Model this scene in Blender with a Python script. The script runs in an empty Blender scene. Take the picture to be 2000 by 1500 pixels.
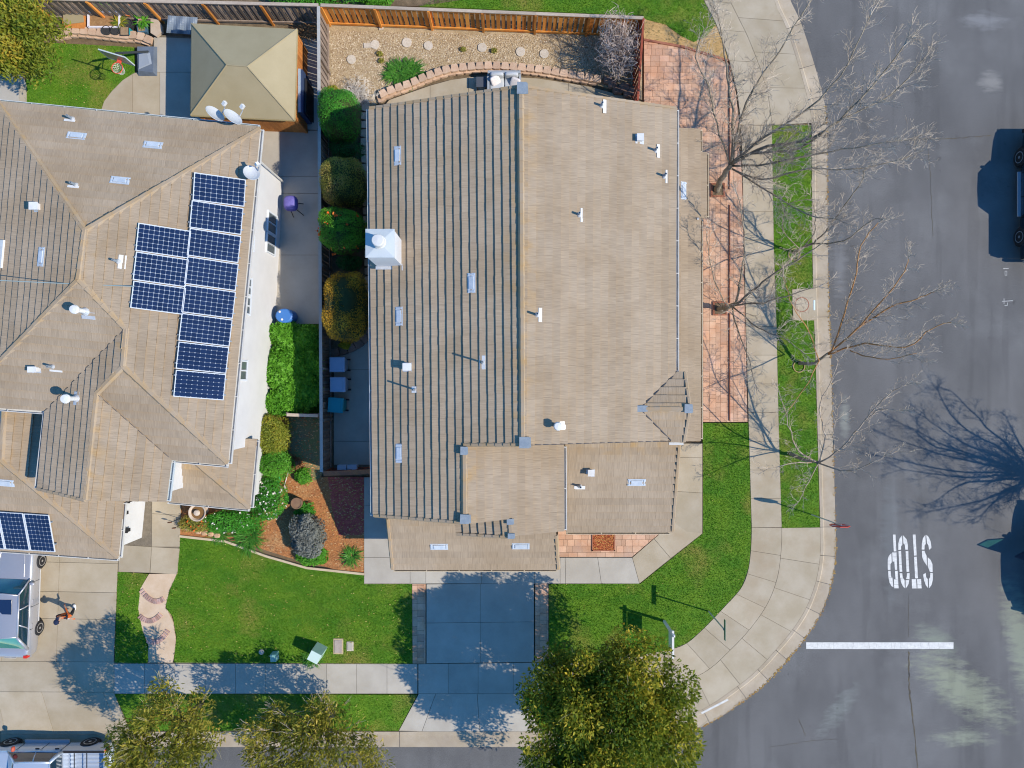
import bpy, bmesh, math, random
import numpy as np
from mathutils import Vector, Matrix

# ------------------------------------------------------------------ camera, sky, sun, exposure
scene = bpy.context.scene
C = scene.collection
S, H = 43.0, 32.0            # photo pixels per metre on the ground, flying height of the drone in metres
cam_d = bpy.data.cameras.new("drone_camera")
cam = bpy.data.objects.new("drone_camera", cam_d)
C.objects.link(cam)
cam.location = (0, 0, H)
cam.rotation_euler = (0, 0, 0)
cam_d.sensor_width = 36.0
cam_d.lens = 36.0 * H / (2000.0 / S)
cam_d.clip_end = 2000
scene.camera = cam

SUN_EL = math.radians(43)
SUN_H = Vector((0.957, -0.290, 0)).normalized()
SUN_DIR = Vector((SUN_H.x * math.cos(SUN_EL), SUN_H.y * math.cos(SUN_EL), math.sin(SUN_EL)))
world = bpy.data.worlds.new("World")
scene.world = world
world.use_nodes = True
wn = world.node_tree.nodes
wl = world.node_tree.links
sky = wn.new("ShaderNodeTexSky")
sky.sky_type = 'NISHITA'
sky.sun_disc = False
sky.sun_elevation = SUN_EL
sky.sun_rotation = math.atan2(SUN_H.x, SUN_H.y)
sky.air_density = 1.0
sky.dust_density = 0.1
sky.ozone_density = 4.0
hs = wn.new("ShaderNodeHueSaturation")
hs.inputs["Saturation"].default_value = 1.3
wl.new(sky.outputs[0], hs.inputs["Color"])
wl.new(hs.outputs[0], wn["Background"].inputs[0])
wn["Background"].inputs[1].default_value = 0.15
sd = bpy.data.lights.new("sun", 'SUN')
sd.energy = 3.5
sd.angle = math.radians(0.5)
sd.color = (1.0, 0.91, 0.77)
sun = bpy.data.objects.new("sun", sd)
C.objects.link(sun)
sun.location = SUN_DIR * 60
sun.rotation_euler = SUN_DIR.to_track_quat('Z', 'Y').to_euler()
scene.view_settings.view_transform = 'Standard'
scene.view_settings.look = 'None'
scene.view_settings.exposure = 0.62
scene.view_settings.gamma = 1.0
scene.view_settings.use_curve_mapping = False
scene.cycles.max_bounces = 6
scene.cycles.filter_width = 1.1
scene.cycles.transparent_max_bounces = 8

# ------------------------------------------------------------------ helpers
random.seed(7)
rng = np.random.default_rng(7)
G = 0.14                      # height of the yards above the street

def W(px, py, z=0.0):
    f = (H - z) / H
    return Vector(((px - 1000) / S * f, (750 - py) / S * f, z))

def Y(px, py, z=G):
    return W(px, py, z)

WL = {}
def wloc(o):
    return WL.get(o.name, Vector((0, 0, 0)))

def link(o, parent=None, loc=None):
    C.objects.link(o)
    if parent is not None:
        o.parent = parent
    base = wloc(parent) if parent is not None else Vector((0, 0, 0))
    l = Vector(loc) if loc is not None else Vector((0, 0, 0))
    o.location = l - base
    WL[o.name] = l
    return o

def tag(o, label=None, cat=None, group=None, kind=None):
    if label: o['label'] = label
    if cat: o['category'] = cat
    if group: o['group'] = group
    if kind: o['kind'] = kind
    return o

def thing(name, label, cat, loc=(0, 0, 0), group=None, kind=None, rotz=None):
    o = bpy.data.objects.new(name, None)
    o.empty_display_size = 0.3
    link(o, None, loc)
    if rotz is not None:            # its parts are given in its own axes
        o.rotation_euler = (0, 0, rotz)
        WL[o.name] = Vector((0, 0, 0))
    return tag(o, label, cat, group, kind)

def copy_tree(o, parent=None):
    c = o.copy()
    C.objects.link(c)
    c.parent = parent
    WL[c.name] = wloc(o)
    for ch in list(o.children):
        copy_tree(ch, c)
    return c

class MB:
    def __init__(s):
        s.v = []; s.f = []; s.t = []; s.cur = 0.5
    def add(s, vs, fs):
        o = len(s.v)
        s.v.extend(tuple(x) for x in vs)
        s.f.extend([i + o for i in f] for f in fs)
        s.t.extend([s.cur] * len(vs))
        return s
    def box(s, c, d, rz=0.0, M=None):
        c = Vector(c); hx, hy, hz = d[0] / 2, d[1] / 2, d[2] / 2
        R = M if M is not None else Matrix.Rotation(rz, 3, 'Z')
        vs = [c + R @ Vector((x * hx, y * hy, z * hz)) for z in (-1, 1) for x, y in ((-1, -1), (1, -1), (1, 1), (-1, 1))]
        return s.add(vs, [(3, 2, 1, 0), (4, 5, 6, 7), (0, 1, 5, 4), (1, 2, 6, 5), (2, 3, 7, 6), (3, 0, 4, 7)])
    def hexa(s, b, t):              # 4 bottom corners, 4 top corners
        return s.add(list(b) + list(t), [(3, 2, 1, 0), (4, 5, 6, 7), (0, 1, 5, 4), (1, 2, 6, 5), (2, 3, 7, 6), (3, 0, 4, 7)])
    def prism(s, pts, z0):          # top outline (3-D points, counter-clockwise or not), straight sides to z0
        pts = [Vector(p) for p in pts]
        ar = sum(a.x * b.y - b.x * a.y for a, b in zip(pts, pts[1:] + pts[:1]))
        if ar < 0: pts.reverse()
        n = len(pts)
        vs = pts + [Vector((p.x, p.y, z0)) for p in pts]
        fs = [list(range(n))] + [(i, n + i, n + (i + 1) % n, (i + 1) % n) for i in range(n)]
        return s.add(vs, fs)
    def slab(s, pts, th):           # tilted outline extruded down
        pts = [Vector(p) for p in pts]
        ar = sum(a.x * b.y - b.x * a.y for a, b in zip(pts, pts[1:] + pts[:1]))
        if ar < 0: pts.reverse()
        n = len(pts)
        vs = pts + [p - Vector((0, 0, th)) for p in pts]
        fs = [list(range(n)), list(range(2 * n - 1, n - 1, -1))] + [(i, n + i, n + (i + 1) % n, (i + 1) % n) for i in range(n)]
        return s.add(vs, fs)
    def tube(s, pts, rad, n=6, cap=True):
        pts = [Vector(p) for p in pts]
        if not hasattr(rad, '__len__'): rad = [rad] * len(pts)
        vs = []; fs = []
        up = Vector((0, 0, 1))
        for i, p in enumerate(pts):
            d = (pts[min(i + 1, len(pts) - 1)] - pts[max(i - 1, 0)])
            if d.length < 1e-6: d = Vector((0, 0, 1))
            d.normalize()
            a = d.cross(up)
            if a.length < 0.05: a = d.cross(Vector((1, 0, 0)))
            a.normalize(); b = a.cross(d)
            for k in range(n):
                t = 2 * math.pi * k / n
                vs.append(p + (a * math.cos(t) + b * math.sin(t)) * rad[i])
        for i in range(len(pts) - 1):
            for k in range(n):
                k2 = (k + 1) % n
                fs.append((i * n + k, i * n + k2, (i + 1) * n + k2, (i + 1) * n + k))
        if cap:
            fs.append(tuple(range(n))[::-1]); fs.append(tuple((len(pts) - 1) * n + k for k in range(n)))
        return s.add(vs, fs)
    def lathe(s, prof, c=(0, 0, 0), n=16, M=None):   # profile (r, z)
        c = Vector(c); R = M if M is not None else Matrix.Identity(3)
        vs = [c + R @ Vector((r * math.cos(2 * math.pi * k / n), r * math.sin(2 * math.pi * k / n), z)) for r, z in prof for k in range(n)]
        fs = []
        for i in range(len(prof) - 1):
            for k in range(n):
                k2 = (k + 1) % n
                fs.append((i * n + k, i * n + k2, (i + 1) * n + k2, (i + 1) * n + k))
        if tuple(prof[0]) != tuple(prof[-1]):       # a closed profile is a ring
            fs.append(tuple(range(n))[::-1]); m = len(prof) - 1
            fs.append(tuple(m * n + k for k in range(n)))
        return s.add(vs, fs)
    def ball(s, c, r, nu=10, nv=7, jit=0.0, e=1.0):
        c = Vector(c); vs = []; fs = []
        def sg(x): return math.copysign(abs(x) ** e, x)
        for j in range(nv + 1):
            ph = -math.pi / 2 + math.pi * j / nv
            for k in range(nu):
                th = 2 * math.pi * k / nu
                q = 1 + jit * (random.random() - .5)
                vs.append(c + Vector((r[0] * sg(math.cos(ph)) * sg(math.cos(th)) * q, r[1] * sg(math.cos(ph)) * sg(math.sin(th)) * q, r[2] * sg(math.sin(ph)) * q)))
        for j in range(nv):
            for k in range(nu):
                k2 = (k + 1) % nu
                fs.append((j * nu + k, j * nu + k2, (j + 1) * nu + k2, (j + 1) * nu + k))
        return s.add(vs, fs)
    def mesh(s, name, m, smooth=False):
        me = bpy.data.meshes.new(name)
        me.from_pydata(s.v, [], s.f)
        me.materials.append(m)
        if smooth:
            me.polygons.foreach_set("use_smooth", [True] * len(me.polygons))
        a = me.attributes.new("tint", 'FLOAT', 'POINT')
        a.data.foreach_set("value", s.t)
        me.update()
        return me
    def build(s, name, m, parent=None, smooth=False, kind=None):
        o = bpy.data.objects.new(name, s.mesh(name, m, smooth))
        link(o, parent)
        if kind: o['kind'] = kind
        return o

def piece(name, me, loc, parent=None, rot=None, M=None, scale=None):
    """one of many alike pieces sharing mesh data; given in world axes (parents are not rotated)"""
    o = bpy.data.objects.new(name, me)
    link(o, parent, loc)
    if M is not None: o.rotation_euler = M.to_euler()
    elif rot is not None: o.rotation_euler = rot
    if scale is not None: o.scale = scale
    return o

def np_mesh(name, verts, faces_n, m, tint=None, parent=None, kind=None, smooth=False):
    """verts (N,3) in runs of faces_n vertices: one polygon per run"""
    me = bpy.data.meshes.new(name)
    n = len(verts); nf = n // faces_n
    me.vertices.add(n); me.vertices.foreach_set("co", np.ascontiguousarray(verts, dtype=np.float32).ravel())
    me.loops.add(n); me.loops.foreach_set("vertex_index", np.arange(n, dtype=np.int32))
    me.polygons.add(nf)
    me.polygons.foreach_set("loop_start", np.arange(0, n, faces_n, dtype=np.int32))
    try: me.polygons.foreach_set("loop_total", np.full(nf, faces_n, dtype=np.int32))
    except Exception: pass
    me.materials.append(m)
    if tint is not None:
        a = me.attributes.new("tint", 'FLOAT', 'POINT'); a.data.foreach_set("value", np.repeat(tint, faces_n).astype(np.float32))
    me.update(calc_edges=True); me.validate()
    o = bpy.data.objects.new(name, me)
    link(o, parent)
    if kind: o['kind'] = kind
    return o

# ------------------------------------------------------------------ materials
MATS = {}
def nn(nt, t, **kw):
    n = nt.nodes.new(t)
    for k, v in kw.items(): setattr(n, k, v)
    return n

def mat(name, c1, c2=None, scale=1.5, rough=.85, fine=.25, fscale=45., ov=0., tint=0., bump=0., bscale=60., metal=0., stretch=(1, 1, 1), spec=.3,
        c3=None, c3scale=.35, c3amt=.6, coat=0., trans=0., rot=0., wear=None):
    if name in MATS: return MATS[name]
    m = bpy.data.materials.new(name); m.use_nodes = True
    nt = m.node_tree; L = nt.links; P = nt.nodes["Principled BSDF"]
    c2 = c2 or c1
    geo = nn(nt, "ShaderNodeNewGeometry"); mp = nn(nt, "ShaderNodeMapping")
    L.new(geo.outputs["Position"], mp.inputs[0]); mp.inputs["Scale"].default_value = stretch; mp.inputs["Rotation"].default_value = (0, 0, rot)
    n1 = nn(nt, "ShaderNodeTexNoise"); n1.inputs["Scale"].default_value = scale; n1.inputs["Detail"].default_value = 7; n1.inputs["Roughness"].default_value = .62
    L.new(mp.outputs[0], n1.inputs[0])
    r1 = nn(nt, "ShaderNodeMapRange"); r1.inputs[1].default_value = .36; r1.inputs[2].default_value = .64
    L.new(n1.outputs[0], r1.inputs[0])
    mx = nn(nt, "ShaderNodeMix", data_type='RGBA'); mx.inputs[6].default_value = (*c1, 1); mx.inputs[7].default_value = (*c2, 1)
    L.new(r1.outputs[0], mx.inputs[0])
    col = mx.outputs[2]
    if c3:
        n3 = nn(nt, "ShaderNodeTexNoise"); n3.inputs["Scale"].default_value = c3scale; n3.inputs["Detail"].default_value = 6; n3.inputs["Roughness"].default_value = .6
        L.new(geo.outputs["Position"], n3.inputs[0])
        r3 = nn(nt, "ShaderNodeMapRange"); r3.inputs[1].default_value = .52; r3.inputs[2].default_value = .70; r3.inputs[4].default_value = c3amt
        L.new(n3.outputs[0], r3.inputs[0])
        m3 = nn(nt, "ShaderNodeMix", data_type='RGBA'); m3.inputs[7].default_value = (*c3, 1)
        L.new(r3.outputs[0], m3.inputs[0]); L.new(col, m3.inputs[6]); col = m3.outputs[2]
    fac = None
    def mulin(x):
        nonlocal fac
        if fac is None: fac = x
        else:
            q = nn(nt, "ShaderNodeMath", operation='MULTIPLY'); L.new(fac, q.inputs[0]); L.new(x, q.inputs[1]); fac = q.outputs[0]
    if fine:
        n2 = nn(nt, "ShaderNodeTexNoise"); n2.inputs["Scale"].default_value = fscale; n2.inputs["Detail"].default_value = 4
        L.new(mp.outputs[0], n2.inputs[0])
        r2 = nn(nt, "ShaderNodeMapRange"); r2.inputs[1].default_value = .25; r2.inputs[2].default_value = .75; r2.inputs[3].default_value = 1 - fine; r2.inputs[4].default_value = 1 + fine
        L.new(n2.outputs[0], r2.inputs[0]); mulin(r2.outputs[0])
    if ov:
        oi = nn(nt, "ShaderNodeObjectInfo"); r4 = nn(nt, "ShaderNodeMapRange"); r4.inputs[3].default_value = 1 - ov; r4.inputs[4].default_value = 1 + ov
        L.new(oi.outputs["Random"], r4.inputs[0]); mulin(r4.outputs[0])
    if tint:
        at = nn(nt, "ShaderNodeAttribute", attribute_name="tint"); r5 = nn(nt, "ShaderNodeMapRange"); r5.inputs[3].default_value = 1 - tint; r5.inputs[4].default_value = 1 + tint
        L.new(at.outputs["Fac"], r5.inputs[0]); mulin(r5.outputs[0])
    if fac is not None:
        vm = nn(nt, "ShaderNodeVectorMath", operation='SCALE'); L.new(col, vm.inputs[0]); L.new(fac, vm.inputs["Scale"]); col = vm.outputs[0]
    L.new(col, P.inputs["Base Color"])
    P.inputs["Roughness"].default_value = rough; P.inputs["Metallic"].default_value = metal
    P.inputs["Specular IOR Level"].default_value = spec
    if coat: P.inputs["Coat Weight"].default_value = coat; P.inputs["Coat Roughness"].default_value = .05
    if trans: P.inputs["Transmission Weight"].default_value = trans
    if bump:
        nb = nn(nt, "ShaderNodeTexNoise"); nb.inputs["Scale"].default_value = bscale; nb.inputs["Detail"].default_value = 5
        L.new(mp.outputs[0], nb.inputs[0])
        b = nn(nt, "ShaderNodeBump"); b.inputs["Strength"].default_value = bump; b.inputs["Distance"].default_value = .02
        L.new(nb.outputs[0], b.inputs["Height"]); L.new(b.outputs[0], P.inputs["Normal"])
    MATS[name] = m
    return m

def leafmat(name, c1, c2, trans=.25, rough=.55, c3=None):
    """leaf colour runs c1 -> c2 (-> c3) with the per-leaf 'tint' attribute; some light passes through"""
    if name in MATS: return MATS[name]
    m = bpy.data.materials.new(name); m.use_nodes = True
    nt = m.node_tree; L = nt.links; P = nt.nodes["Principled BSDF"]
    at = nn(nt, "ShaderNodeAttribute", attribute_name="tint")
    cr = nn(nt, "ShaderNodeValToRGB"); e = cr.color_ramp.elements
    e[0].color = (*c1, 1); e[1].color = (*c2, 1)
    if c3:
        e[1].position = .6; k = e.new(1.0); k.color = (*c3, 1)
    L.new(at.outputs["Fac"], cr.inputs[0]); L.new(cr.outputs[0], P.inputs["Base Color"])
    P.inputs["Roughness"].default_value = rough; P.inputs["Specular IOR Level"].default_value = .25
    tr = nn(nt, "ShaderNodeBsdfTranslucent"); L.new(cr.outputs[0], tr.inputs[0])
    ms = nn(nt, "ShaderNodeMixShader"); ms.inputs[0].default_value = trans
    L.new(P.outputs[0], ms.inputs[1]); L.new(tr.outputs[0], ms.inputs[2]); L.new(ms.outputs[0], nt.nodes["Material Output"].inputs[0])
    MATS[name] = m
    return m

def roofmat():
    """flat concrete roof tile: broom streaks run down the slope, per-tile tint, ochre lichen towards the ridges"""
    m = bpy.data.materials.new("concrete_roof_tile"); m.use_nodes = True
    nt = m.node_tree; L = nt.links; P = nt.nodes["Principled BSDF"]
    uv = nn(nt, "ShaderNodeUVMap", uv_map="tile_uv"); mp = nn(nt, "ShaderNodeMapping"); mp.inputs["Scale"].default_value = (34, 2.2, 1)
    L.new(uv.outputs[0], mp.inputs[0])
    n1 = nn(nt, "ShaderNodeTexNoise"); n1.inputs["Scale"].default_value = 1.; n1.inputs["Detail"].default_value = 5; L.new(mp.outputs[0], n1.inputs[0])
    geo = nn(nt, "ShaderNodeNewGeometry")
    n2 = nn(nt, "ShaderNodeTexNoise"); n2.inputs["Scale"].default_value = .7; n2.inputs["Detail"].default_value = 6; L.new(geo.outputs["Position"], n2.inputs[0])
    r2 = nn(nt, "ShaderNodeMapRange"); r2.inputs[1].default_value = .38; r2.inputs[2].default_value = .62; L.new(n2.outputs[0], r2.inputs[0])
    mx = nn(nt, "ShaderNodeMix", data_type='RGBA'); mx.inputs[6].default_value = (.318, .242, .162, 1); mx.inputs[7].default_value = (.352, .277, .196, 1); L.new(r2.outputs[0], mx.inputs[0])
    st = nn(nt, "ShaderNodeAttribute", attribute_name="stain")
    n3 = nn(nt, "ShaderNodeTexNoise"); n3.inputs["Scale"].default_value = 2.2; n3.inputs["Detail"].default_value = 6; L.new(geo.outputs["Position"], n3.inputs[0])
    r3 = nn(nt, "ShaderNodeMapRange"); r3.inputs[1].default_value = .42; r3.inputs[2].default_value = .7; L.new(n3.outputs[0], r3.inputs[0])
    q = nn(nt, "ShaderNodeMath", operation='MULTIPLY'); L.new(st.outputs["Fac"], q.inputs[0]); L.new(r3.outputs[0], q.inputs[1])
    m3 = nn(nt, "ShaderNodeMix", data_type='RGBA'); m3.inputs[7].default_value = (.40, .245, .09, 1); L.new(q.outputs[0], m3.inputs[0]); L.new(mx.outputs[2], m3.inputs[6])
    r1 = nn(nt, "ShaderNodeMapRange"); r1.inputs[1].default_value = .3; r1.inputs[2].default_value = .7; r1.inputs[3].default_value = .86; r1.inputs[4].default_value = 1.14; L.new(n1.outputs[0], r1.inputs[0])
    at = nn(nt, "ShaderNodeAttribute", attribute_name="tint"); r5 = nn(nt, "ShaderNodeMapRange"); r5.inputs[3].default_value = .90; r5.inputs[4].default_value = 1.10; L.new(at.outputs["Fac"], r5.inputs[0])
    q2 = nn(nt, "ShaderNodeMath", operation='MULTIPLY'); L.new(r1.outputs[0], q2.inputs[0]); L.new(r5.outputs[0], q2.inputs[1])
    vm = nn(nt, "ShaderNodeVectorMath", operation='SCALE'); L.new(m3.outputs[2], vm.inputs[0]); L.new(q2.outputs[0], vm.inputs["Scale"]); L.new(vm.outputs[0], P.inputs["Base Color"])
    P.inputs["Roughness"].default_value = .85; P.inputs["Specular IOR Level"].default_value = .2
    b = nn(nt, "ShaderNodeBump"); b.inputs["Strength"].default_value = .35; b.inputs["Distance"].default_value = .01; L.new(n1.outputs[0], b.inputs["Height"]); L.new(b.outputs[0], P.inputs["Normal"])
    MATS["roof"] = m
    return m
ROOF = roofmat()

def asphaltmat():
    m = mat("asphalt", (.104, .102, .100), (.138, .135, .132), scale=.5, rough=.9, fine=.26, fscale=38, bump=.4, bscale=90, stretch=(1.0, .45, 1), c3=(.168, .167, .163), c3scale=.3, c3amt=.7)
    nt = m.node_tree; L = nt.links; P = nt.nodes["Principled BSDF"]
    src = P.inputs["Base Color"].links[0].from_socket
    geo = nn(nt, "ShaderNodeNewGeometry")
    # worn pale olive patches on the crossing, dusty stains near the gutter and by the top of the side street
    for (px, py, rx, ry, rot, colr, amt, lo) in ((1880, 1345, 150, 55, -.60, (.27, .29, .20), .75, .44), (1880, 1440, 90, 30, 0, (.27, .29, .21), .7, .5), (1830, 1250, 70, 35, -.5, (.24, .27, .2), .6, .5),
                                                 (1640, 1385, 90, 30, .9, (.22, .24, .22), .5, .5), (1995, 1255, 40, 160, .2, (.24, .26, .19), .8, .42), (1920, 40, 60, 25, 0, (.22, .22, .22), .7, .46), (1935, 160, 35, 30, 0, (.25, .24, .22), .7, .47), (1650, 820, 14, 60, 0, (.27, .28, .24), .6, .44),
                                                 (1640, 520, 22, 90, 0, (.2, .2, .2), .6, .45), (1740, 1050, 25, 150, 0, (.17, .18, .18), .5, .4)):
        c = W(px, py)
        mp = nn(nt, "ShaderNodeMapping"); mp.vector_type = 'TEXTURE'
        mp.inputs["Location"].default_value = c; mp.inputs["Rotation"].default_value = (0, 0, rot); mp.inputs["Scale"].default_value = (rx / S, ry / S, 1)
        L.new(geo.outputs["Position"], mp.inputs[0])
        gr = nn(nt, "ShaderNodeTexGradient", gradient_type='SPHERICAL'); L.new(mp.outputs[0], gr.inputs[0])
        ns = nn(nt, "ShaderNodeTexNoise"); ns.inputs["Scale"].default_value = 2.4; ns.inputs["Detail"].default_value = 9; ns.inputs["Roughness"].default_value = .7
        m2 = nn(nt, "ShaderNodeMapping"); m2.inputs["Scale"].default_value = (.45, 1.6, 1); m2.inputs["Rotation"].default_value = (0, 0, -rot); L.new(geo.outputs["Position"], m2.inputs[0]); L.new(m2.outputs[0], ns.inputs[0])
        a = nn(nt, "ShaderNodeMath", operation='MULTIPLY_ADD'); a.inputs[1].default_value = .45; L.new(gr.outputs["Fac"], a.inputs[0]); L.new(ns.outputs[0], a.inputs[2])
        r = nn(nt, "ShaderNodeMapRange"); r.inputs[1].default_value = lo + .12; r.inputs[2].default_value = lo + .42; r.inputs[4].default_value = amt; L.new(a.outputs[0], r.inputs[0])
        g2 = nn(nt, "ShaderNodeMapRange"); g2.inputs[1].default_value = 0; g2.inputs[2].default_value = .18; L.new(gr.outputs["Fac"], g2.inputs[0])
        q = nn(nt, "ShaderNodeMath", operation='MULTIPLY'); L.new(r.outputs[0], q.inputs[0]); L.new(g2.outputs[0], q.inputs[1])
        mx = nn(nt, "ShaderNodeMix", data_type='RGBA'); mx.inputs[7].default_value = (*colr, 1); L.new(q.outputs[0], mx.inputs[0]); L.new(src, mx.inputs[6]); src = mx.outputs[2]
    # oil drips and tyre scuffs
    for sc, lo, st_, k in ((2.6, .70, (1, 1, 1), .72), (.8, .55, (1.6, .12, 1), .90)):
        mp = nn(nt, "ShaderNodeMapping"); mp.inputs["Scale"].default_value = st_; L.new(geo.outputs["Position"], mp.inputs[0])
        ns = nn(nt, "ShaderNodeTexNoise"); ns.inputs["Scale"].default_value = sc; ns.inputs["Detail"].default_value = 3; L.new(mp.outputs[0], ns.inputs[0])
        r = nn(nt, "ShaderNodeMapRange"); r.inputs[1].default_value = lo; r.inputs[2].default_value = lo + .06; r.inputs[3].default_value = 1; r.inputs[4].default_value = k; L.new(ns.outputs[0], r.inputs[0])
        vm = nn(nt, "ShaderNodeVectorMath", operation='SCALE'); L.new(src, vm.inputs[0]); L.new(r.outputs[0], vm.inputs["Scale"]); src = vm.outputs[0]
    L.new(src, P.inputs["Base Color"])
    return m
ASPH = asphaltmat()
CONC = mat("concrete", (.355, .292, .198), (.42, .356, .262), scale=.9, fine=.07, fscale=60, ov=.06, bump=.12, bscale=90, c3=(.33, .25, .16), c3scale=.5, c3amt=.6)
CONCG = mat("grey_concrete", (.37, .335, .28), (.435, .40, .34), scale=.9, fine=.06, fscale=60, ov=.05, bump=.12, bscale=90)
CURB = mat("curb_concrete", (.36, .29, .20), (.43, .36, .27), scale=1.2, fine=.1, fscale=50, ov=.07, c3=(.30, .24, .18), c3scale=.9, c3amt=.5, bump=.15)
JOINT = mat("joint_dirt", (.15, .125, .09), (.20, .165, .12), scale=6)
SOIL = mat("yard_soil", (.12, .085, .05), (.19, .135, .08), scale=3, fine=.4, fscale=40, bump=.6, bscale=30)
DRYSOIL = mat("dry_soil", (.42, .26, .10), (.52, .34, .14), scale=2, fine=.3, fscale=35, bump=.5, bscale=30)
BARK = mat("bark_mulch", (.42, .17, .055), (.30, .13, .05), scale=5, fine=.45, fscale=30, bump=1., bscale=35, c3=(.45, .27, .12), c3scale=.8, c3amt=.7)
SHADEBARK = mat("shade_tinted_mulch", (.34, .060, .050), (.46, .10, .08), scale=5, fine=.4, fscale=30, bump=1., bscale=35)  # the same bark mulch, its look in shade put into the colour
GRAVELBED = mat("gravel_bed", (.34, .25, .14), (.44, .34, .21), scale=3, fine=.45, fscale=32, bump=.8, bscale=32)
PEBBLE = mat("pebbles", (.52, .36, .19), (.60, .46, .29), scale=9, fine=.2, tint=.45)
GRASSBED = mat("grass_base", (.060, .17, .008), (.115, .22, .012), scale=.8, fine=.45, fscale=26, bump=.8, bscale=40, stretch=(1, 1.6, 1), c3=(.24, .20, .045), c3scale=.45, c3amt=.8)
BLADE = leafmat("grass_blades", (.072, .235, .009), (.165, .34, .018), .4, .6, (.48, .45, .07))
PAVER = mat("clay_paver", (.50, .275, .165), (.57, .37, .25), scale=1.6, fine=.12, ov=.17, bump=.2, c3=(.46, .30, .235), c3scale=1.4, c3amt=.6)
WHITE = mat("white_paint", (.68, .68, .67), (.60, .59, .56), scale=3, fine=.05, rough=.5)
STUCCO = mat("white_stucco", (.58, .58, .58), (.63, .63, .63), scale=.8, fine=.03, fscale=60, bump=.2, bscale=120, rough=.9)
BEIGE = mat("beige_stucco", (.50, .42, .32), (.55, .47, .36), scale=.8, fine=.04, bump=.2, bscale=120)
FASCIA = mat("painted_fascia", (.34, .27, .20), fine=.05)
GUTTER = mat("white_gutter", (.60, .59, .56), (.52, .51, .48), scale=2, fine=.04, rough=.45)
GALV = mat("galvanized", (.46, .48, .50), (.56, .57, .58), scale=6, fine=.06, rough=.4, metal=.25)
GALVB = mat("vent_metal", (.42, .48, .54), (.52, .56, .60), scale=5, fine=.08, rough=.45, ov=.08)
LEAD = mat("lead_flashing", (.19, .23, .27), (.24, .28, .31), scale=7, fine=.1, rough=.6)
DARK = mat("black_rubber", (.018, .018, .02), fine=.1, rough=.7)
FENCE_RED = mat("redwood_fence", (.56, .18, .030), (.64, .29, .06), scale=1.2, fine=.14, fscale=14, stretch=(3, 3, .5), ov=.32, rough=.8)
FENCE_GREY = mat("weathered_fence", (.20, .155, .125), (.29, .225, .18), scale=1.5, fine=.25, fscale=14, stretch=(3, 3, .5), ov=.35)
FENCE_DARK = mat("dark_red_fence", (.26, .055, .030), (.33, .08, .04), scale=1.5, fine=.2, fscale=14, stretch=(3, 3, .5), ov=.25)
RAIL = mat("fence_rail", (.36, .29, .225), (.43, .36, .285), scale=1.8, fine=.2, fscale=20, stretch=(.6, 3, 1), ov=.1)
BLOCK = mat("tan_block", (.50, .33, .22), (.56, .40, .28), scale=4, fine=.22, fscale=35, ov=.14, bump=.5)
BLOCKDARK = mat("brown_block", (.20, .13, .10), (.28, .18, .14), scale=4, fine=.25, ov=.2, bump=.6)
STEPSTONE = mat("stepping_stone", (.50, .43, .34), (.58, .52, .44), scale=9, fine=.2, fscale=40, ov=.1, bump=.5)
EDGING = mat("red_edging", (.28, .10, .055), (.34, .14, .08), scale=3, fine=.2)
TAN = mat("tan_panel", (.315, .262, .155), (.345, .288, .175), scale=1., fine=.04, fscale=40, ov=.04, rough=.6, stretch=(1, 1, 1))
WOODORANGE = mat("orange_stained_wood", (.42, .15, .035), (.50, .20, .05), scale=2, fine=.2, fscale=16, stretch=(3, 3, .6), ov=.2)
PAINT = mat("road_paint", (.66, .65, .61), (.52, .51, .48), scale=6, fine=.1, fscale=18, rough=.7)
SILVER = mat("silver_paint", (.42, .42, .44), (.45, .44, .46), scale=.6, fine=.0, rough=.32, metal=.45, coat=.8, spec=.5)
BLACKCAR = mat("black_paint", (.012, .014, .02), fine=0, rough=.25, coat=1., spec=.5)
BLUECAR = mat("dark_blue_paint", (.02, .03, .06), fine=0, rough=.25, coat=1., spec=.5)
PALEBLUE = mat("pale_silver_blue_paint", (.48, .54, .62), fine=0, rough=.3, metal=.35, coat=.8, spec=.5)
GLASS = mat("dark_car_glass", (.012, .03, .045), fine=0, rough=.04, spec=.8, coat=1.)
TEAL = mat("green_car_glass", (.05, .25, .17), (.02, .16, .14), scale=1.5, fine=0, rough=.06, spec=.7, coat=1.)
RIM = mat("alloy_rim", (.62, .63, .65), fine=0, rough=.3, metal=.8)
REDLAMP = mat("red_lamp", (.55, .03, .02), fine=0, rough=.2)
CLEARLAMP = mat("clear_lamp", (.75, .76, .78), fine=0, rough=.1)
# ------------------------------------------------------------------ street, kerb and yard base
def chain(pts, step=None):
    """smooth a polyline of 2-D points (Catmull-Rom), n samples per span"""
    out = []
    n = len(pts)
    for i in range(n - 1):
        p0 = pts[max(i - 1, 0)]; p1 = pts[i]; p2 = pts[i + 1]; p3 = pts[min(i + 2, n - 1)]
        for k in range(4):
            t = k / 4
            out.append(tuple(.5 * (2 * b + (c - a) * t + (2 * a - 5 * b + 4 * c - d) * t * t + (3 * b - a - 3 * c + d) * t ** 3) for a, b, c, d in zip(p0, p1, p2, p3)))
    out.append(tuple(pts[-1]))
    return out

def resample(pts, n):
    P = [Vector((p[0], p[1], 0)) for p in pts]
    d = [0]
    for a, b in zip(P, P[1:]): d.append(d[-1] + (b - a).length)
    out = []
    for i in range(n + 1):
        t = d[-1] * i / n
        k = 0
        while k < len(d) - 2 and d[k + 1] < t: k += 1
        u = (t - d[k]) / max(1e-9, d[k + 1] - d[k])
        q = P[k].lerp(P[k + 1], u); out.append((q.x, q.y))
    return out

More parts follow.
